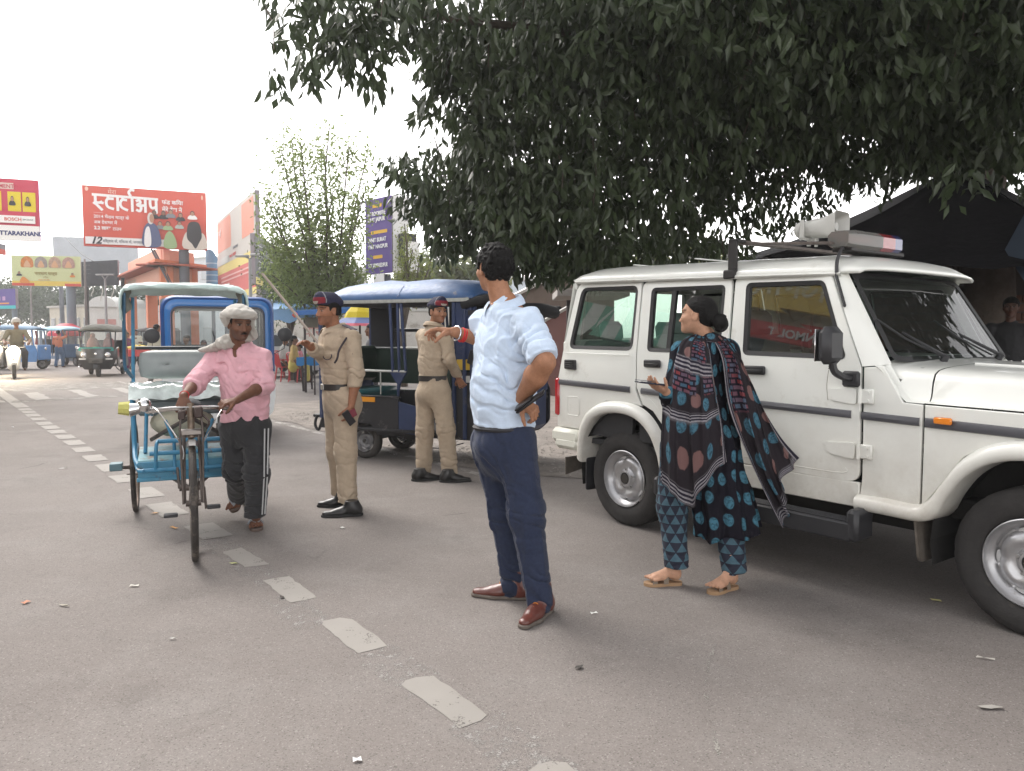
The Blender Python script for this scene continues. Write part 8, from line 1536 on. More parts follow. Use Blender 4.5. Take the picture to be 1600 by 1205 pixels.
def auto_black():
 T = thing('auto_rickshaw', 'black three wheeled auto rickshaw with teal windscreen band coming forward', 'rickshaw', gnd(160,588) * V(1,1,0) + V(-.62,1.5,0), R(-72))
 blk = mat('black_body_enamel', (.012,.012,.014),.28, coat=.5, noise=(3,.2)); can = mat('grey_olive_canvas', (.10,.10,.085),.9, noise=(5,.25), bump=(30,.004)); teal = mat('teal_band', (.02,.23,.20),.4);
 xs = [-.45,-.42,-.3,0,.5,1.0,1.35,1.55,1.62]; ks = [0,.5,.85,1,1,.96,.85,.5,.2]; P = []
 for x, k in zip(xs, ks):
  for u in np.linspace(-1,1,17): P.append((x, .64 * u * (1 - max(0, x - 1.2) * .25),1.52 + .26 * k * (1 - abs(u) ** 3) ** .7))
 m = MB(); m.grid(P, len(xs),17); rf = m.build('canopy', can, T, angle=70); md = rf.modifiers.new('t', 'SOLIDIFY'); md.thickness = .02
 X = 1.62
 def fp(u, v, o=0): w = .50 - .06 * v; return V(X + .18 * (1 - v) + .10 * (1 - u * u) + o, u * w, .95 + .60 * v)
 m = MB(); m.grid([fp(u, v) for u in np.linspace(-.92,.92,9) for v in np.linspace(.08,.95,4)], 9,4); m.build('windscreen', glass('pale_windscreen', (.8,.85,.83),1.5,.0,.22), T, angle=180)
 m = MB(); lo = rpoly([(-1,0),(1,0),(1,1),(-1,1)], .12,4); li = rpoly([(-.90,.09),(.90,.09),(.90,.93),(-.90,.93)], .12,4); v = [fp(a, b, .01) for a, b in lo] + [fp(a, b, .01) for a, b in li]; n = len(lo); m.add(v, [(i, (i + 1) % n, n + (i + 1) % n, n + i) for i in range(n)]); m.build('windscreen_frame', blk, T)
 m = MB(); m.grid([fp(u, v, .012) * V(1,1.06,1) for u in np.linspace(-1,1,9) for v in (-.13,.07)], 9,2); m.build('teal_band', teal, T, angle=180)
 m = MB(); m.grid([fp(u, v, .013) * V(1,.25,1) for u in np.linspace(-1,1,5) for v in (-.06,.10)], 5,2); m.build('green_sticker', mat('green_sticker', (.06,.42,.25),.5), T, angle=180)
 st = [(1.05,.62,.90),(.90,.64,.90),(.74,.62,.92),(.60,.55,.90),(.42,.46,.82),(.34,.40,.76)]; P = []
 for z, w, k in st:
  for u in np.linspace(-1,1,15): P.append((X + .12 + .22 * (1 - abs(u) ** 2.4) * (1 if z > .55 else .7) + (.95 - z) * .10 - (0 if z > .5 else .1), w * u, z - .10))
 m = MB(); m.grid(P, len(st),15); m.build('nose', blk, T, angle=60)
 for s in (-1,1):
  m = MB(); m.lathe([(0,.03),(.06,.025),(.088,.0),(.09,-.03)], (X + .30, s * .36,.74),(1,0,0),18); m.build('headlight', mat('lamp_silver'), T); m = MB(); m.box((X + .31, s * .40,.60),(.03,.22,.05), b=.01); m.build('trim', mat('white_trim', (.6,.6,.6),.4), T)
  m = MB(); m.prism(rpoly([(-.45,.95),(.35,.95),(.42,.42),(1.3,.36),(1.45,.30),(-.35,.30),(-.45,.45)], .06,4), lambda u, v, d: V(u, s * d, v),.60,.64); m.build('side_body', blk, T, smooth=False)
  m = MB(); m.prism([(1.30,1.0),(1.7,.95),(1.62,.42),(1.2,.34)], lambda u, v, d: V(u, s * d, v),.58,.62); m.build('side_body', blk, T, smooth=False)
  bars(T, 'roof_post', blk, [((1.55, s * .52,.9),(1.50, s * .56,1.58)),((.35, s * .60,.9),(.30, s * .60,1.6)),((-.4, s * .60,.9),(-.4, s * .60,1.6))], .022)
  m = MB(); m.prism([(-.42,1.62),(.18,1.60),(.10,.90),(-.42,.9)], lambda u, v, d: V(u, s * d, v),.605,.62); m.build('side_curtain', can, T, smooth=False)
  small_wheel(T, 0, s * .56, s=s, r=.22); m = MB(); m.box((.35, s * .645,.72),(.28,.01,.05)); m.build('reflective_tape', mat('white_trim'), T); m = MB(); m.box((.30, s * .645,.60),(.28,.01,.05)); m.build('reflective_tape', mat('white_trim'), T)
 m = MB(); m.box((X + .36,0,.55),(.015,.42,.16)); m.build('number_plate', mat('dark_plate', (.06,.06,.055),.5), T); m = MB(); m.lathe([(0,.01),(.04,.008),(.045,0)], (X + .355,0,.77),(1,0,0),14); m.build('badge', mat('chrome'), T)
 small_wheel(T, X + .22,0, r=.22); m = MB(); P = [(X + .22 + .25 * math.cos(a), w_, .22 + .25 * math.sin(a)) for a in np.linspace(.2,2.9,9) for w_ in (-.07,.07)]; m.grid(P, 9,2); m.build('mudguard', blk, T)
 m = MB(); m.box((.6,0,.36),(2.1,1.14,.04)); m.box((.1,0,.66),(.5,1.1,.2), b=.05); m.box((-.2,0,.98),(.1,1.1,.5), b=.04); m.box((1.0,0,.70),(.3,.6,.12), b=.04); m.build('interior', mat('dark_trim'), T)
 for y, c in ((-.55,(.30,.13,.12)),(.3,(.25,.08,.08))): m = MB(); m.ell((.55, y * .6,1.05),(.16,.2,.30),12,8); m.ell((.55, y * .6,1.38),(.09,.085,.11),12,8); m.build('passenger_shape', mat('maroon_cloth' if c[0] < .3 else 'rust_cloth', c, .9), T)
def far_erick(name_label, loc, rz, body, roof, group=None, curtain=None):
 T = thing('electric_rickshaw', name_label, 'rickshaw', loc, rz, group); bm_ = mat('far_' + body[0], body[1], .5, noise=(5,.15)); rm = mat('far_' + roof[0], roof[1], .7, noise=(5,.15)); dk = mat('dark_trim'); P = []
 for x, k in zip([-.5,-.45,-.3,0,.6,1.2,1.6,1.75], [0,.5,.85,1,1,.9,.6,.2]):
  for u in np.linspace(-1,1,13): P.append((x, .56 * u, 1.62 + .20 * k * (1 - abs(u) ** 3) ** .7))
 m = MB(); m.grid(P, 8,13); r_ = m.build('roof', rm, T, angle=70); md = r_.modifiers.new('t', 'SOLIDIFY'); md.thickness = .02
 for s in (-1,1):
  m = MB(); m.prism(rpoly([(-.48,.98),(.10,.98),(.15,.5),(.8,.45),(1.35,.50),(1.40,1.0),(1.75,1.0),(1.85,.7),(1.80,.32),(-.45,.32)], .05,3), lambda u, v, d: V(u, s * d, v),.50,.54); m.build('side_panel', bm_, T, smooth=False)
  bars(T, 'roof_post', bm_, [((-.45, s * .52,.9),(-.45, s * .52,1.62)),((.10, s * .52,.9),(.10, s * .52,1.62)),((.75, s * .52,.4),(.75, s * .52,1.62)),((1.38, s * .52,.9),(1.38, s * .52,1.62)),((1.72, s * .50,.9),(1.62, s * .50,1.64))], .024)
  m = MB(); m.prism([(-.47,1.62),(-.15,1.62),(-.2,.98),(-.47,.98)], lambda u, v, d: V(u, s * d, v),.515,.53); m.build('side_board', bm_, T, smooth=False)
  if curtain:
   for x in (.12,1.32): m = MB(); m.tube([V(x, s * .5,1.6), V(x + .03, s * .5,1.3), V(x, s * .5,1.02)], [.06,.035,.055], 8); m.build('tied_curtain', mat('red_curtain', curtain, .9), T)
  small_wheel(T, 0, s * .46, r=.22, s=s)
 m = MB(); m.box((1.86,0,.70),(.10,1.0,.62), b=.04); m.build('front_apron', bm_, T); m = MB(); m.quad((1.80,-.47,1.02),(1.80,.47,1.02),(1.68,.45,1.6),(1.68,-.45,1.6)); m.build('windscreen', glass('grey_windscreen'), T); m = MB(); m.lathe([(0,.03),(.07,.02),(.08,-.02)], (1.92,0,.85),(1,0,0),14); m.build('headlight', mat('lamp_silver'), T)
 small_wheel(T, 1.75,.0, r=.22); m = MB(); m.box((.7,0,.38),(2.2,1.0,.05)); m.box((-.15,0,.70),(.4,.95,.18), b=.04); m.box((.95,0,.70),(.4,.95,.18), b=.04); m.box((-.35,0,1.0),(.08,.95,.45), b=.03); m.build('interior', dk, T); m = MB(); m.box((-.49,0,.8),(.04,1.0,.5)); m.build('tail_board', bm_, T)
 return T
auto_black()
p = gnd(192,577)
far_erick('bright blue electric rickshaw with grey roof and red tied curtains at the far left', gnd(20,578) * V(1,1,0) + V(-.9,.4,0), R(6),('blue_panel', (.06,.20,.46)),('grey_blue_roof', (.16,.26,.38)), curtain=(.45,.05,.08))
far_erick('dark blue electric rickshaw with pale blue roof behind the man in orange shirt', gnd(82,572) * V(1,1,0) + V(-.5,1.2,0), R(-35),('dark_blue_panel', (.03,.08,.16)),('pale_blue_roof', (.25,.42,.52)))
far_erick('dim grey roofed electric rickshaw half hidden behind the fruit seller', gnd(232,566) * V(1,1,0) + V(.2,2.2,0), R(-150),('dark_grey_panel', (.06,.07,.08)),('dark_grey_roof', (.10,.10,.10)))
far_erick('dim dark electric rickshaw between the black auto rickshaw and the orange gate', gnd(205,562) * V(1,1,0) + V(-.6,3.5,0), R(-80),('dark_grey_panel', (.06,.07,.08)),('grey_blue_roof', (.16,.26,.38)))
def figure(label, px, yb, yt, face, shirt, trous, skin=(.2,.1,.06), pose='stand', Y=None, z0=0, hair=True, helmet=None, group=None, h=.017, skirt=False, dx=0, stride=.1, arm=None, name='person'):
 g = gnd(px, yb) if Y is None else at(px, 525, Y) * V(1,1,0); g = g * V(1,1,0) + V(0,0, z0); Hh = (yb - yt) * g[1] / FPX if yb else 1.65; s = Hh / 1.7
 if pose == 'sit': s = 1.0 if Hh <= 0 else Hh / 1.30
 if pose == 'ride': s = Hh / 1.50
 T = thing(name, label, 'person', g, 0, group); f = nrm(V(math.sin(face),-math.cos(face),0)); M = basis(f); r = M[:, 0]; q = lambda a, b, c: g + (r * a + f * b + V(0,0, c)) * s
 if pose == 'stand': hips = .88; kn = [(.10,.03 + stride, .47),(-.10,.0,.47)]; an = [(.11, stride * .8,.09),(-.11,-stride, .09)]; sh = 1.38; lean = .0
 elif pose == 'sit': hips = .48; kn = [(.11,.40,.50),(-.11,.40,.50)]; an = [(.11,.38,.08),(-.11,.38,.08)]; sh = .98; lean = .03
 else: hips = .78; kn = [(.17,.36,.66),(-.17,.36,.66)]; an = [(.16,.20,.28),(-.16,.20,.28)]; sh = 1.24; lean = .05
 hc = q(0, lean + .02, sh + .22); nb = q(0, lean, sh + .05); BP = head_prims(hc, M, s) + [Cone(nb - V(0,0,.1), hc - V(0,0,.05),.052 * s, .05 * s, k=.02), Cone(q(0,0, hips), nb - V(0,0,.12),.10,.10, k=.03)]
 S = [q(.19, lean, sh - .02), q(-.19, lean, sh - .02)]
 if arm is None: E_ = [q(.25, lean - .02, sh - .30), q(-.25, lean - .02, sh - .30)]; Wr = [q(.25, lean + .12, sh - .52), q(-.25, lean + .12, sh - .52)]
 elif arm == 'front': E_ = [q(.24, lean + .05, sh - .27), q(-.24, lean + .05, sh - .27)]; Wr = [q(.16, lean + .32, sh - .26), q(-.16, lean + .32, sh - .26)]
 elif arm == 'bars': E_ = [q(.30, lean + .10, sh - .24), q(-.30, lean + .10, sh - .24)]; Wr = [q(.27, lean + .38, sh - .32), q(-.27, lean + .38, sh - .32)]
 elif arm == 'up': E_ = [q(.28, lean + .10, sh + .05), q(-.25, lean, sh - .28)]; Wr = [q(.16, lean + .12, sh + .27), q(-.2, lean + .25, sh - .3)]
 for s_, e, w in zip(S, E_, Wr):
  hp = hand_prims(w, nrm(w - e), V(0,0,-1), V(0.3,0,0) * (1),(.4,.4,.4,.4), thumb=.4, s=s) if h < .012 else [Ell(w + nrm(w - e) * .06 * s, (.035 * s, .03 * s, .06 * s), basis(V(1,0,0), nrm(w - e)))]
  BP += [Cone(nb - V(0,0,.12), s_, .05 * s, .045 * s), Cone(s_, e, .043 * s, .042 * s), Cone(e, w, .042 * s, .03 * s)] + hp
 for a, kq in zip(an, kn): p = q(*a); BP += [Cone(q(0,0, hips), q(*kq),.06 * s, .05 * s), Cone(q(*kq), p, .05 * s, .04 * s), Cone(p + V(0,0,.02), p - V(0,0,.05) * s, .045 * s, .04 * s), Cone(p - V(0,0,.055) * s, p - V(0,0,.065) * s + f * .15 * s, .04 * s, .032 * s)]
 v, f_ = poly(BP, h * .68,.014); cl = face_cols(v, hc, M, s, skin); cl[v[:, 2] < g[2] + an[0][2] * s + .03] *= .4; body_from([(v, f_, cl)], T); ax = M[:, 1]
 sp = [Cone(q(0,0, hips), q(0, lean, sh - .25),.155 * s, .16 * s, ax=ax, fl=.75), Cone(q(0, lean, sh - .25), q(0, lean, sh - .08),.165 * s, .14 * s, ax=ax, fl=.7, k=.05), Cone(S[0], S[1], .06 * s, .06 * s, k=.05), Cone(nb - V(0,0,.05), nb, .07 * s, .055 * s, k=.04)]
 for s_, e, w in zip(S, E_, Wr): sp += [Cone(s_, e, .066 * s, .056 * s, k=.03)]
 if skirt: sp += [Cone(q(0,0, hips), q(0,0,.45),.16 * s, .22 * s, k=.05)]
 garment('top', sp, h, .04, shirt, T, joints=[(q(0,0, sh - .35),.2, V(.3,0,1),.009)], base=.005, fs=18)
 tp = [Cone(q(.08,0, hips), q(*kn[0]),.10 * s, .08 * s), Cone(q(*kn[0]), q(*an[0]),.08 * s, .062 * s, k=.04), Cone(q(-.08,0, hips), q(*kn[1]),.10 * s, .08 * s), Cone(q(*kn[1]), q(*an[1]),.08 * s, .062 * s, k=.04), Cone(q(0,0, hips + .06), q(0,0, hips - .05),.145 * s, .15 * s, ax=ax, fl=.85, k=.04)]
 garment('trousers', tp, h, .03, trous, T, joints=[(q(*kn[0]),.15, V(0,0,1),.008)], base=.005, fs=16)
 if helmet is not None:
  def post(P, D): z = (P - hc) @ M; return np.maximum(D, np.where(z[:, 1] > .05,.03 + 0 * z[:, 0], -.06) - z[:, 2])
  v, f_ = poly([Ell(hc + M @ V(0,-.01,.03) * s, (.115 * s, .135 * s, .125 * s), M)], h * .7,.02, post); make('helmet', v, f_, helmet, T, True)
 elif hair: hair_mesh(T, hc, M, HAIR(), s, curly=.003, fs=100, thick=.01, low=-.04, h=max(.006, h * .6))
 return T
cm = lambda n, c: mat(n, c, .88, noise=(8,.12), bump=(120,.003))
blueJ = cm('blue_jeans', (.06,.11,.19)); darkT = cm('dark_trousers', (.03,.03,.035)); brownT = cm('brown_trousers', (.11,.06,.045)); greyT = cm('grey_trousers', (.16,.16,.15))
figure('man in orange shirt and jeans with his back to us by the dark blue rickshaw', 93,574,517, PI, cm('orange_shirt', (.50,.17,.09)), blueJ, arm='up');
figure('man in pale striped shirt walking away behind the cycle rickshaw', 247,600,508, PI - .3, mat('striped_shirt', (.50,.47,.38),.9), greyT, stride=.18)
figure('woman in a maroon and purple sari beside the black auto rickshaw', 200,577,520,1.2, cm('purple_sari', (.14,.03,.10)), cm('purple_sari', (.14,.03,.10)), skirt=True)
figure('man in a light shirt standing over the fruit cart', 214,572,516,.4, cm('light_shirt', (.5,.5,.42)), darkT, arm='front')
figure('man in teal shirt and brown trousers standing behind the man in pale blue', 857,633,505,1.75, cm('teal_shirt', (.13,.26,.32)), brownT, Y=16.5, z0=.22, arm='front', h=.011, stride=.12, skin=(.16,.08,.05))
figure('man in a white shirt standing with the man in the teal shirt', 872,633,508,-1.6, cm('white_shirt', (.48,.47,.44)), brownT, Y=17.3, z0=.22, h=.012, arm='front', skin=(.16,.08,.05))
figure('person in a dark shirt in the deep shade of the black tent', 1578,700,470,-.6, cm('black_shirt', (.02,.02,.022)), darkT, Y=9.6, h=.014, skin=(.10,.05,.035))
figure('shopkeeper in dark clothes through the blue electric rickshaw', 581,640,500,-1.2, cm('grey_shirt', (.12,.12,.13)), darkT, Y=13.5, h=.012, arm='front')
figure('person inside the windscreen of the white electric rickshaw in a pale shirt', 318,585,492,.15, cm('white_shirt', (.48,.47,.44)), darkT, Y=16.5, h=.013, arm='front')
figure('passenger in grey standing behind the white electric rickshaw windscreen', 292,585,490,-.4, cm('grey_shirt', (.12,.12,.13)), darkT, Y=17.5, h=.013)
# plastic chairs, people sitting, green fruit cart
def plastic_chair(label, x, Y, rz, mt, group):
 T = thing('plastic_chair', label, 'chair', (x, Y, 0), rz, group); P = []
 for i in range(7):
  for j in range(7): u, v_ = i / 6 * 2 - 1, j / 6; P.append((.21 * u * (1 + .06 * v_),-.20 + .42 * v_, .44 - .02 * (1 - u * u) - (.03 * max(0, v_ - .8) / .2)))
 m = MB(); m.grid(P, 7,7); o = m.build('seat', mt, T, angle=180); md = o.modifiers.new('t', 'SOLIDIFY'); md.thickness = .02; P = []
 m = MB();
 for k in range(-2,3): m.tube([V(k * .075,-.20 - .01,.45), V(k * .085,-.27,.66), V(k * .085,-.31 + .01 * abs(k),.85 - .012 * k * k)], .018,5)
 m.tube(spline([V(-.19,-.20,.45), V(-.22,-.27,.68), V(-.19,-.30,.84), V(0,-.325,.89), V(.19,-.30,.84), V(.22,-.27,.68), V(.19,-.20,.45)], 4),.018,6); m.build('backrest', mt, T)
 for sx_ in (-1,1):
  for sy in (-1,1): m = MB(); m.tube([V(sx_ * .19, sy * .18,.43), V(sx_ * .23, sy * .24,0)], [.028,.020], 6); m.build('leg', mt, T)
  m = MB(); m.tube(spline([V(sx_ * .22,-.26,.66), V(sx_ * .26,-.05,.66), V(sx_ * .25,.14,.62), V(sx_ * .21,.17,.44)], 4),.018,6); m.build('armrest', mt, T)
rp = mat('red_plastic', (.50,.045,.055),.4, coat=.2)
g = 'red plastic chairs by the fruit cart'
for lb, px, yb, rz in (('red plastic chair nearest the fruit cart with its back to us', 468,597,-.7),('red plastic chair in the middle of the three by the fruit cart', 446,596,-.9),('red plastic chair at the left end behind the rickshaw mirror', 433,590,.2)): q = gnd(px, yb); plastic_chair(lb, q[0], q[1], rz, rp, g)
figure('woman in a yellow top sitting on the red chair beside the fruit cart', 457,594,522,1.9, cm('mustard_top', (.40,.28,.10)), cm('yellow_trousers', (.5,.42,.12)), pose='sit', Y=22.8, h=.013); figure('person in a white shirt sitting on the middle red chair', 442,592,522,1.6, cm('white_shirt', (.48,.47,.44)), darkT, pose='sit', Y=23.4, h=.014); figure('child in a pink top sitting beyond the fruit cart', 470,590,536,-1.3, cm('pink_top', (.5,.18,.22)), darkT, pose='sit', Y=24.6, h=.014)
T = thing('fruit_cart', 'wooden cart with a blue cloth piled with green fruit left of the policeman', 'cart', gnd(490,612)); m = MB(); m.box((.35,.5,.80),(1.5,.9,.05)); m.build('tabletop', mat('weathered_wood', (.12,.08,.06),.85, noise=(9,.3)), T, smooth=False)
P = []
for i in range(14):
 for j in range(5): P.append((-.42 + 1.54 * i / 13,.02 - (.03 * math.sin(i * 1.9) if j > 2 else 0),.85 - (0,.03,.08,.15,.20)[j] - (.02 * math.sin(i * 2.2) if j == 4 else 0)))
m = MB(); m.grid(P, 14,5); m.box((.35,.5,.838),(1.54,.94,.015)); m.build('blue_cloth', mat('bright_blue_cloth', (.02,.20,.50),.7), T)
for x, y in ((-.3,.08),(1.0,.08),(-.3,.9),(1.0,.9)): m = MB(); m.tube([V(x, y, .8), V(x + .03, y, 0)], [.035,.028], 6); m.build('leg', mat('dark_post'), T)
T2 = thing('fruit_heap', 'heap of green fruit on the blue cloth of the cart', 'fruit', gnd(490,612) + V(.3,.5,.85)); r_ = random.Random(9); m = MB()
for i in range(160): a, d = r_.uniform(0,2 * PI), r_.random() ** .5; x, y = .62 * d * math.cos(a),.34 * d * math.sin(a); m.ell((x, y, .04 + .15 * (1 - d) + r_.uniform(-.01,.01)),(.045,.04,.038),7,5)
tag(m.build('fruit', mat('green_fruit', (.20,.36,.05),.45, noise=(5,.4)), T2), kind='stuff')
T = thing('fruit_cart', 'red sided cart of yellow fruit behind the black auto rickshaw', 'cart', gnd(218,580)); m = MB(); m.box((0,0,.72),(1.3,.8,.28), b=.02); m.build('box', mat('red_cart_side', (.50,.05,.05),.6), T)
for x in (-.45,.45): m = MB(); m.tube([V(x + .33 * math.cos(a),-.35,.35 + .33 * math.sin(a)) for a in np.linspace(0,2 * PI, 19)[:-1]], .022,6, closed=True); m.build('wheel', mat('black_trim_plastic'), T)
m = MB()
for i in range(70): a, d = r_.uniform(0,2 * PI), r_.random() ** .5; m.ell((.55 * d * math.cos(a),.3 * d * math.sin(a),.88 + .14 * (1 - d)),(.06,.05,.05),7,5)
T2 = thing('fruit_heap', 'heap of yellow fruit on the red cart', 'fruit', gnd(218,580)); tag(m.build('fruit', mat('yellow_fruit', (.60,.45,.04),.5), T2), kind='stuff')
# blue tarpaulin stall
T = thing('tarpaulin_stall', 'pale blue tarpaulin awning stretched over the market chairs', 'awning', at(460,540,20) * V(1,1,0)); o_ = at(460,540,20) * V(1,1,0); c4 = [at(408,482,18.5), at(525,462,19), at(560,452,25), at(420,468,25)]; P = []
for i in range(17):
 for j in range(11): u, v_ = i / 16, j / 10; p = (c4[0] * (1 - u) + c4[1] * u) * (1 - v_) + (c4[3] * (1 - u) + c4[2] * u) * v_; P.append(p - o_ + V(0,0,-.28 * math.sin(PI * u) * (.5 + .5 * math.sin(PI * v_)) + .03 * math.sin(u * 31 + v_ * 4)))
m = MB(); m.grid(P, 17,11); s_ = m.build('sheet', mat('pale_blue_tarpaulin', (.20,.36,.58),.6, noise=(2,.12), trans=.35), T, angle=180); P = []
for i in range(17):
 for k in range(4): u = i / 16; p = c4[0] * (1 - u) + c4[1] * u; P.append(p - o_ + V(0,-.02 * k, -.28 * math.sin(PI * u) * .5 - k * .10 - (.05 * math.sin(i * 1.3) if k == 3 else 0)))
m = MB(); m.grid(P, 17,4); m.build('valance', mat('pale_blue_tarpaulin'), T, angle=180)
for p in ((476,18.8),(528,19.2)): q = at(p[0], 500, p[1]) * V(1,1,0) - o_; m = MB(); m.tube([q, q + V(0,0,2.15)], .03,6); m.build('post', mat('dark_post'), T)
m = MB(); c4 = [at(462,486,17.5) - o_, at(560,480,17.5) - o_, at(560,476,21) - o_, at(466,484,21) - o_]; m.add(c4, [(0,1,2,3)]); m.add([c4[0], c4[1], c4[1] - V(0,0,.12), c4[0] - V(0,0,.1)], [(0,1,2,3)]); m.build('second_sheet', mat('strong_blue_tarpaulin', (.03,.14,.42),.6), T, smooth=False)
T = thing('notice_board', 'grey brown notice board on a thin post behind the policeman', 'sign', at(488,560,18) * V(1,1,0)); m = MB(); z = at(0,504,18)[2]; m.box((0,0, z),(.30,.04,.24), b=.005); m.build('board', mat('olive_grey_board', (.13,.12,.09),.8), T); m = MB(); m.cyl((.04,.03,0),(.04,.03, z),.02, n=6); m.build('post', mat('dark_post'), T)
T = thing('umbrella', 'yellow blue and pink market umbrella seen through the blue rickshaw', 'umbrella', at(563,560,15) * V(1,1,0)); z = at(0,475,15)[2]
for nm, a, b_, mt in (('cap', [(0.0,0.04),(.03,0),(.16,-.05),(.26,-.16),(.31,-.27)], 0, mat('yellow_nylon', (.75,.62,.03),.6, trans=.4)),('band', [(.31,-.27),(.40,-.32),(.50,-.38)], 0, mat('blue_nylon', (.10,.15,.36),.6, trans=.3)),('rim', [(.50,-.38),(.53,-.42)], 0, mat('pink_nylon', (.70,.16,.22),.6, trans=.3))): m = MB(); m.lathe(a, (0,0, z),(0,0,1),8); m.build(nm, mt, T, angle=10)
m = MB(); m.cyl((0,0,0),(0,0, z),.02, n=8); m.build('pole', mat('dark_post'), T)
T = thing('umbrella', 'red market umbrella behind the roof of the dark blue rickshaw', 'umbrella', at(106,560,42) * V(1,1,0)); z = at(0,508,42)[2]; m = MB(); m.lathe([(0,.1),(.3,.07),(.7,-.15),(.95,-.45),(.96,-.6)], (0,0, z),(0,0,1),10); m.build('canopy', mat('red_nylon', (.50,.03,.06),.6), T, angle=20); m = MB(); m.cyl((0,0,0),(0,0, z),.03); m.build('pole', mat('dark_post'), T); text(T, 'Vodafone'[:0] or 'Paan', wt, .28,(-.3,-.92, z - .42))
# parked car behind the chairs
T = thing('car', 'silver hatchback parked behind the plastic chairs', 'car', at(420,560,26) * V(1,1,0),0); sc_m = mat('silver_car_paint', (.50,.52,.53),.3,.3, coat=.5); pr_ = [(-1.6,.25),(-1.65,.75),(-1.5,.95),(-1.0,1.0),(-.45,1.42),(.55,1.48),(1.2,1.05),(1.85,.88),(1.95,.55),(1.9,.25)]
m = MB(); m.prism(rpoly(pr_, .10,4), lambda u, v, d: V(u, d, v),-.75,.75); m.build('body', sc_m, T, angle=50); m = MB(); m.prism([(-.9,1.03),(-.42,1.36),(.50,1.41),(1.08,1.04)], lambda u, v, d: V(u, d, v),-.76,.76); m.build('windows', mat('dark_pane'), T, smooth=False)
for x in (-1.0,1.25): small_wheel(T, x, -.72, r=.29, w=.18); small_wheel(T, x, .72, r=.29, w=.18, s=1)
# scooters with lit headlights
def scooter(label, g, rz, body):
 T = thing('scooter', label, 'scooter', g, rz); bm_ = mat('scooter_' + body[0], body[1], .35, coat=.4); blk = mat('black_trim_plastic')
 for x in (0,1.24):
  w = MB(); w.lathe([(.13,-.05),(.20,-.055),(.245,-.03),(.255,0),(.245,.03),(.20,.055),(.13,.05)], (x, 0,.255),(0,1,0),24); wo = w.build('wheel', mat('dusty_tyre'), T); m = MB(); m.lathe([(0,-.03),(.13,-.035),(.13,.035),(0,.03)], (x, 0,.255),(0,1,0),16); m.build('rim', mat('dull_rim'), wo)
 pr = [Cone(V(-.25,0,.62), V(.30,0,.60),.16,.15), Cone(V(.3,0,.45), V(.8,0,.33),.12,.10, ax=V(0,1,0), fl=1.3), Cone(V(1.02,0,.40), V(.92,0,.85),.13,.16, ax=V(0,1,0), fl=1.35), Cone(V(1.25,0,.48), V(1.3,0,.50),.09,.08)]; v, f = poly(pr, .016,.06); make('body', v, f, bm_, T); m = MB(); m.box((-.05,0,.80),(.72,.26,.10), b=.04); m.build('seat', blk, T)
 m = MB(); m.tube([V(.88,-.34,1.02), V(.95,0,1.0), V(.88,.34,1.02)], .018,8); m.tube([V(1.24,0,.27), V(.95,0,1.0)], .03,8); m.build('handlebar', blk, T); m = MB(); m.ell((.98,0,.96),(.12,.16,.10),12,8); m.build('headlight_cowl', bm_, T)
 m = MB(); m.ell((1.10,0,.93),(.04,.15,.12),14,8); m.build('headlight', mat('lit_headlight', (1,.9,.7),.3, emit=((1.0,.82,.55),160.0)), T); m = MB(); m.box((1.25,0,.56),(.02,.16,.10)); m.build('number_plate', wt, T)
 for s_ in (-1,1): m = MB(); m.tube([V(.90, s_ * .28,1.03), V(.88, s_ * .33,1.18)], .006,5); m.ell((.88, s_ * .34,1.22),(.012,.06,.04),10,6); m.build('mirror', blk, T)
 return T
g = gnd(26,593); T = scooter('white scooter with glaring headlight ridden toward us at the left', g * V(1,1,0) + V(-.75,1.05,0), R(-57),('white', (.55,.55,.53))); figure('helmeted rider in an olive jacket on the white scooter', 26,593,507,.57, cm('olive_jacket', (.17,.15,.10)), darkT, pose='ride', Y=26.0, helmet=mat('grey_helmet', (.35,.33,.30),.4, coat=.4), arm='bars', h=.013)
g = gnd(4,586); T = scooter('second scooter with headlight on half outside the left edge', g * V(1,1,0) + V(-.9,1.05,0), R(-55),('grey', (.12,.12,.13))); figure('rider in pale clothes on the scooter at the left edge', -3,586,508,.57, cm('white_shirt', (.48,.47,.44)), darkT, pose='ride', Y=28.6, arm='bars', h=.014)
T = thing('black_tent', 'black tarpaulin tent rising to a peak behind the police car', 'tent', (4.0,9.0,0)); o_ = V(4.0,9.0,0); ap = at(1498,258,10.5) - o_; tm = mat('black_tarpaulin', (.008,.0075,.009),.95, spec=.08, noise=(2,.3), bump=(8,.02)); fl_, fr_, br_, bl_ = at(1195,402,9.6) - o_, at(1850,420,7.4) - o_, V(10.5,6.5,2.4), at(1120,412,15.0) - o_
for a, b_ in ((fl_, fr_),(fr_, br_),(br_, bl_),(bl_, fl_)):
 P = []
 for i in range(19):
  for j in range(11): u, v_ = i / 18, j / 10; e = a * (1 - u) + b_ * u; p = e * (1 - v_) + ap * v_; P.append(p + V(0,0,-.16 * math.sin(PI * v_) - .05 * math.sin(PI * u) * (1 - v_) + .022 * math.sin(u * 40 + v_ * 3) * (1 - v_ * .7)))
 m = MB(); m.grid(P, 19,11); m.build('roof_sheet', tm, T, angle=180)
for a in (fl_, fr_, bl_): m = MB(); m.tube([a * V(1,1,0), a], .035,8); m.build('post', mat('dark_post'), T)
m = MB(); m.tube([ap * V(1,1,0), ap], .04,8); m.build('centre_post', mat('dark_post'), T)
for a, b_ in ((bl_, fl_),):
 P = []
 for i in range(15):
  for j in range(3): u = i / 14; e = a * (1 - u) + b_ * u; P.append(e * V(1,1,1 - j * .5) + V(.05 * math.sin(u * 25),0,0))
 m = MB(); m.grid(P, 15,3); m.build('side_curtain', tm, T, angle=180)
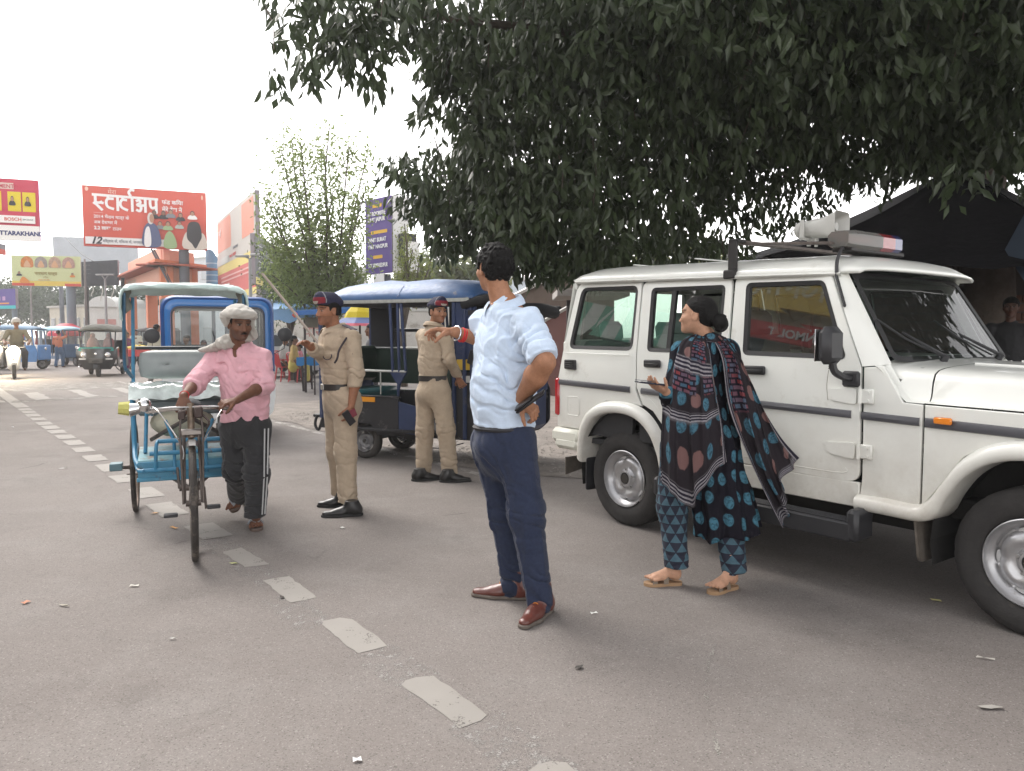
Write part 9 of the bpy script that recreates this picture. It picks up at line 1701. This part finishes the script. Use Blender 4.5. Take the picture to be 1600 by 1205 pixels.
m = MB(); q = [at(1600,335,8.6) - o_, at(1640,330,8.5) - o_, at(1600,440,8.2) - o_, at(1570,390,8.5) - o_]; m.add(q, [(0,1,2,3)]); m.build('blue_flap', mat('dusty_navy_sheet', (.03,.045,.07),.8), T, smooth=False)
T = thing('brick_wall', 'dim brown brick wall in the shade at the back of the black tent', 'wall', (4.2,14.6,0), R(-25)); brm = mat('brown_brick', (.17,.085,.06),.9, noise=(5,.25)); brm2 = mat('dark_brick', (.11,.06,.045),.9, noise=(5,.25)); m = MB(); m.box((4.5,.10,1.3),(11,.16,2.6)); m.build('mortar', mat('mortar', (.12,.10,.09),.95), T, smooth=False)
me_ = None; base = None
for row in range(14):
 for i in range(16):
  if base is None: k = MB(); k.box((0,0,0),(.325,.05,.125), b=.006); base = k.build('brick', brm, T, smooth=False); o = base
  else: o = base.copy(); C.objects.link(o)
  o.location = (2.2 + i * .34 + (.17 if row % 2 else 0),.0,.10 + row * .145)
sh = thing('shop_row', 'two storey row of shops across the road to the left mirrored in the car windows', 'shops', (-13.6,-6,0), R(90)); m = MB(); m.box((11,1.6,3.7),(30,3,7.4)); m.build('wall', mat('stained_cream_wall', (.42,.38,.30),.85, noise=(.6,.35)), sh, smooth=False)
for i in range(8): m = MB(); m.box((-1.5 + i * 3.4,0,1.2),(2.7,.3,2.4)); m.build('shop_opening', mat('dim_interior', (.04,.035,.03),.9), sh, smooth=False); m = MB(); m.box((-1.5 + i * 3.4,-.3,3.3),(3.3,.7,.14)); m.build('slab', mat('pale_ledge'), sh, smooth=False); m = MB(); m.box((-2.2 + i * 3.4,.02,4.9),(1.2,.3,1.5)); m.build('window', mat('dark_pane'), sh, smooth=False)
ysg = thing('shop_sign', 'yellow shop sign with cream lettering across the road', 'sign', (-13.2,4.3,0), R(90)); m = MB(); m.box((0,0,6.7),(2.7,.12,1.1)); m.build('board', mat('yellow_board', (.85,.62,.14),.6), ysg, smooth=False); text(ysg, 'भोजनालय', mat('cream_letters', (.9,.85,.6),.6),.8,(-1.2,-.08,6.45),.01)
rs = thing('shop_sign', 'red sign reading ANMOL in white letters below the yellow sign', 'sign', (-13.2,4.3,0), R(90)); m = MB(); m.box((0,0,5.62),(2.2,.08,.44)); m.build('board', mat('red_board', (.60,.05,.05),.6), rs, smooth=False); text(rs, 'ANMOL T', wt, .30,(-.85,-.06,5.52),.01)
aw = thing('awning', 'green and white striped cloth awning over the shops across the road', 'awning', (-12.4,6.9,0), R(90))
for i in range(12): m = MB(); x = i * .36; m.add([(x, 0,4.5),(x + .36,0,4.5),(x + .36,1.1,5.7),(x, 1.1,5.7)], [(0,1,2,3)]); m.build('stripe', mat('awning_green', (.12,.40,.28),.8) if i % 2 else mat('awning_white', (.7,.72,.68),.8), aw, smooth=False)
bp_ = mat('blue_plastic', (.03,.25,.45),.4)
for i, (x, y) in enumerate(((-10.6,5.0),(-10.4,6.2),(-10.9,7.3))): plastic_chair('blue plastic chair outside the shops across the road, ' + ('nearest us', 'in the middle', 'farthest')[i], x, y, R(90 + i * 20), bp_, 'blue plastic chairs across the road')
vl = bpy.context.view_layer; vl.update(); dg = bpy.context.evaluated_depsgraph_get()
for o in [o for o in bpy.data.objects if o.type == 'FONT']:          # lettering becomes plain mesh
 me = bpy.data.meshes.new_from_object(o.evaluated_get(dg)); nm = o.name; k = bpy.data.objects.new('lettering', me); C.objects.link(k); k.parent = o.parent; k.location = o.location; k.rotation_euler = o.rotation_euler; k.scale = o.scale; bpy.data.objects.remove(o)
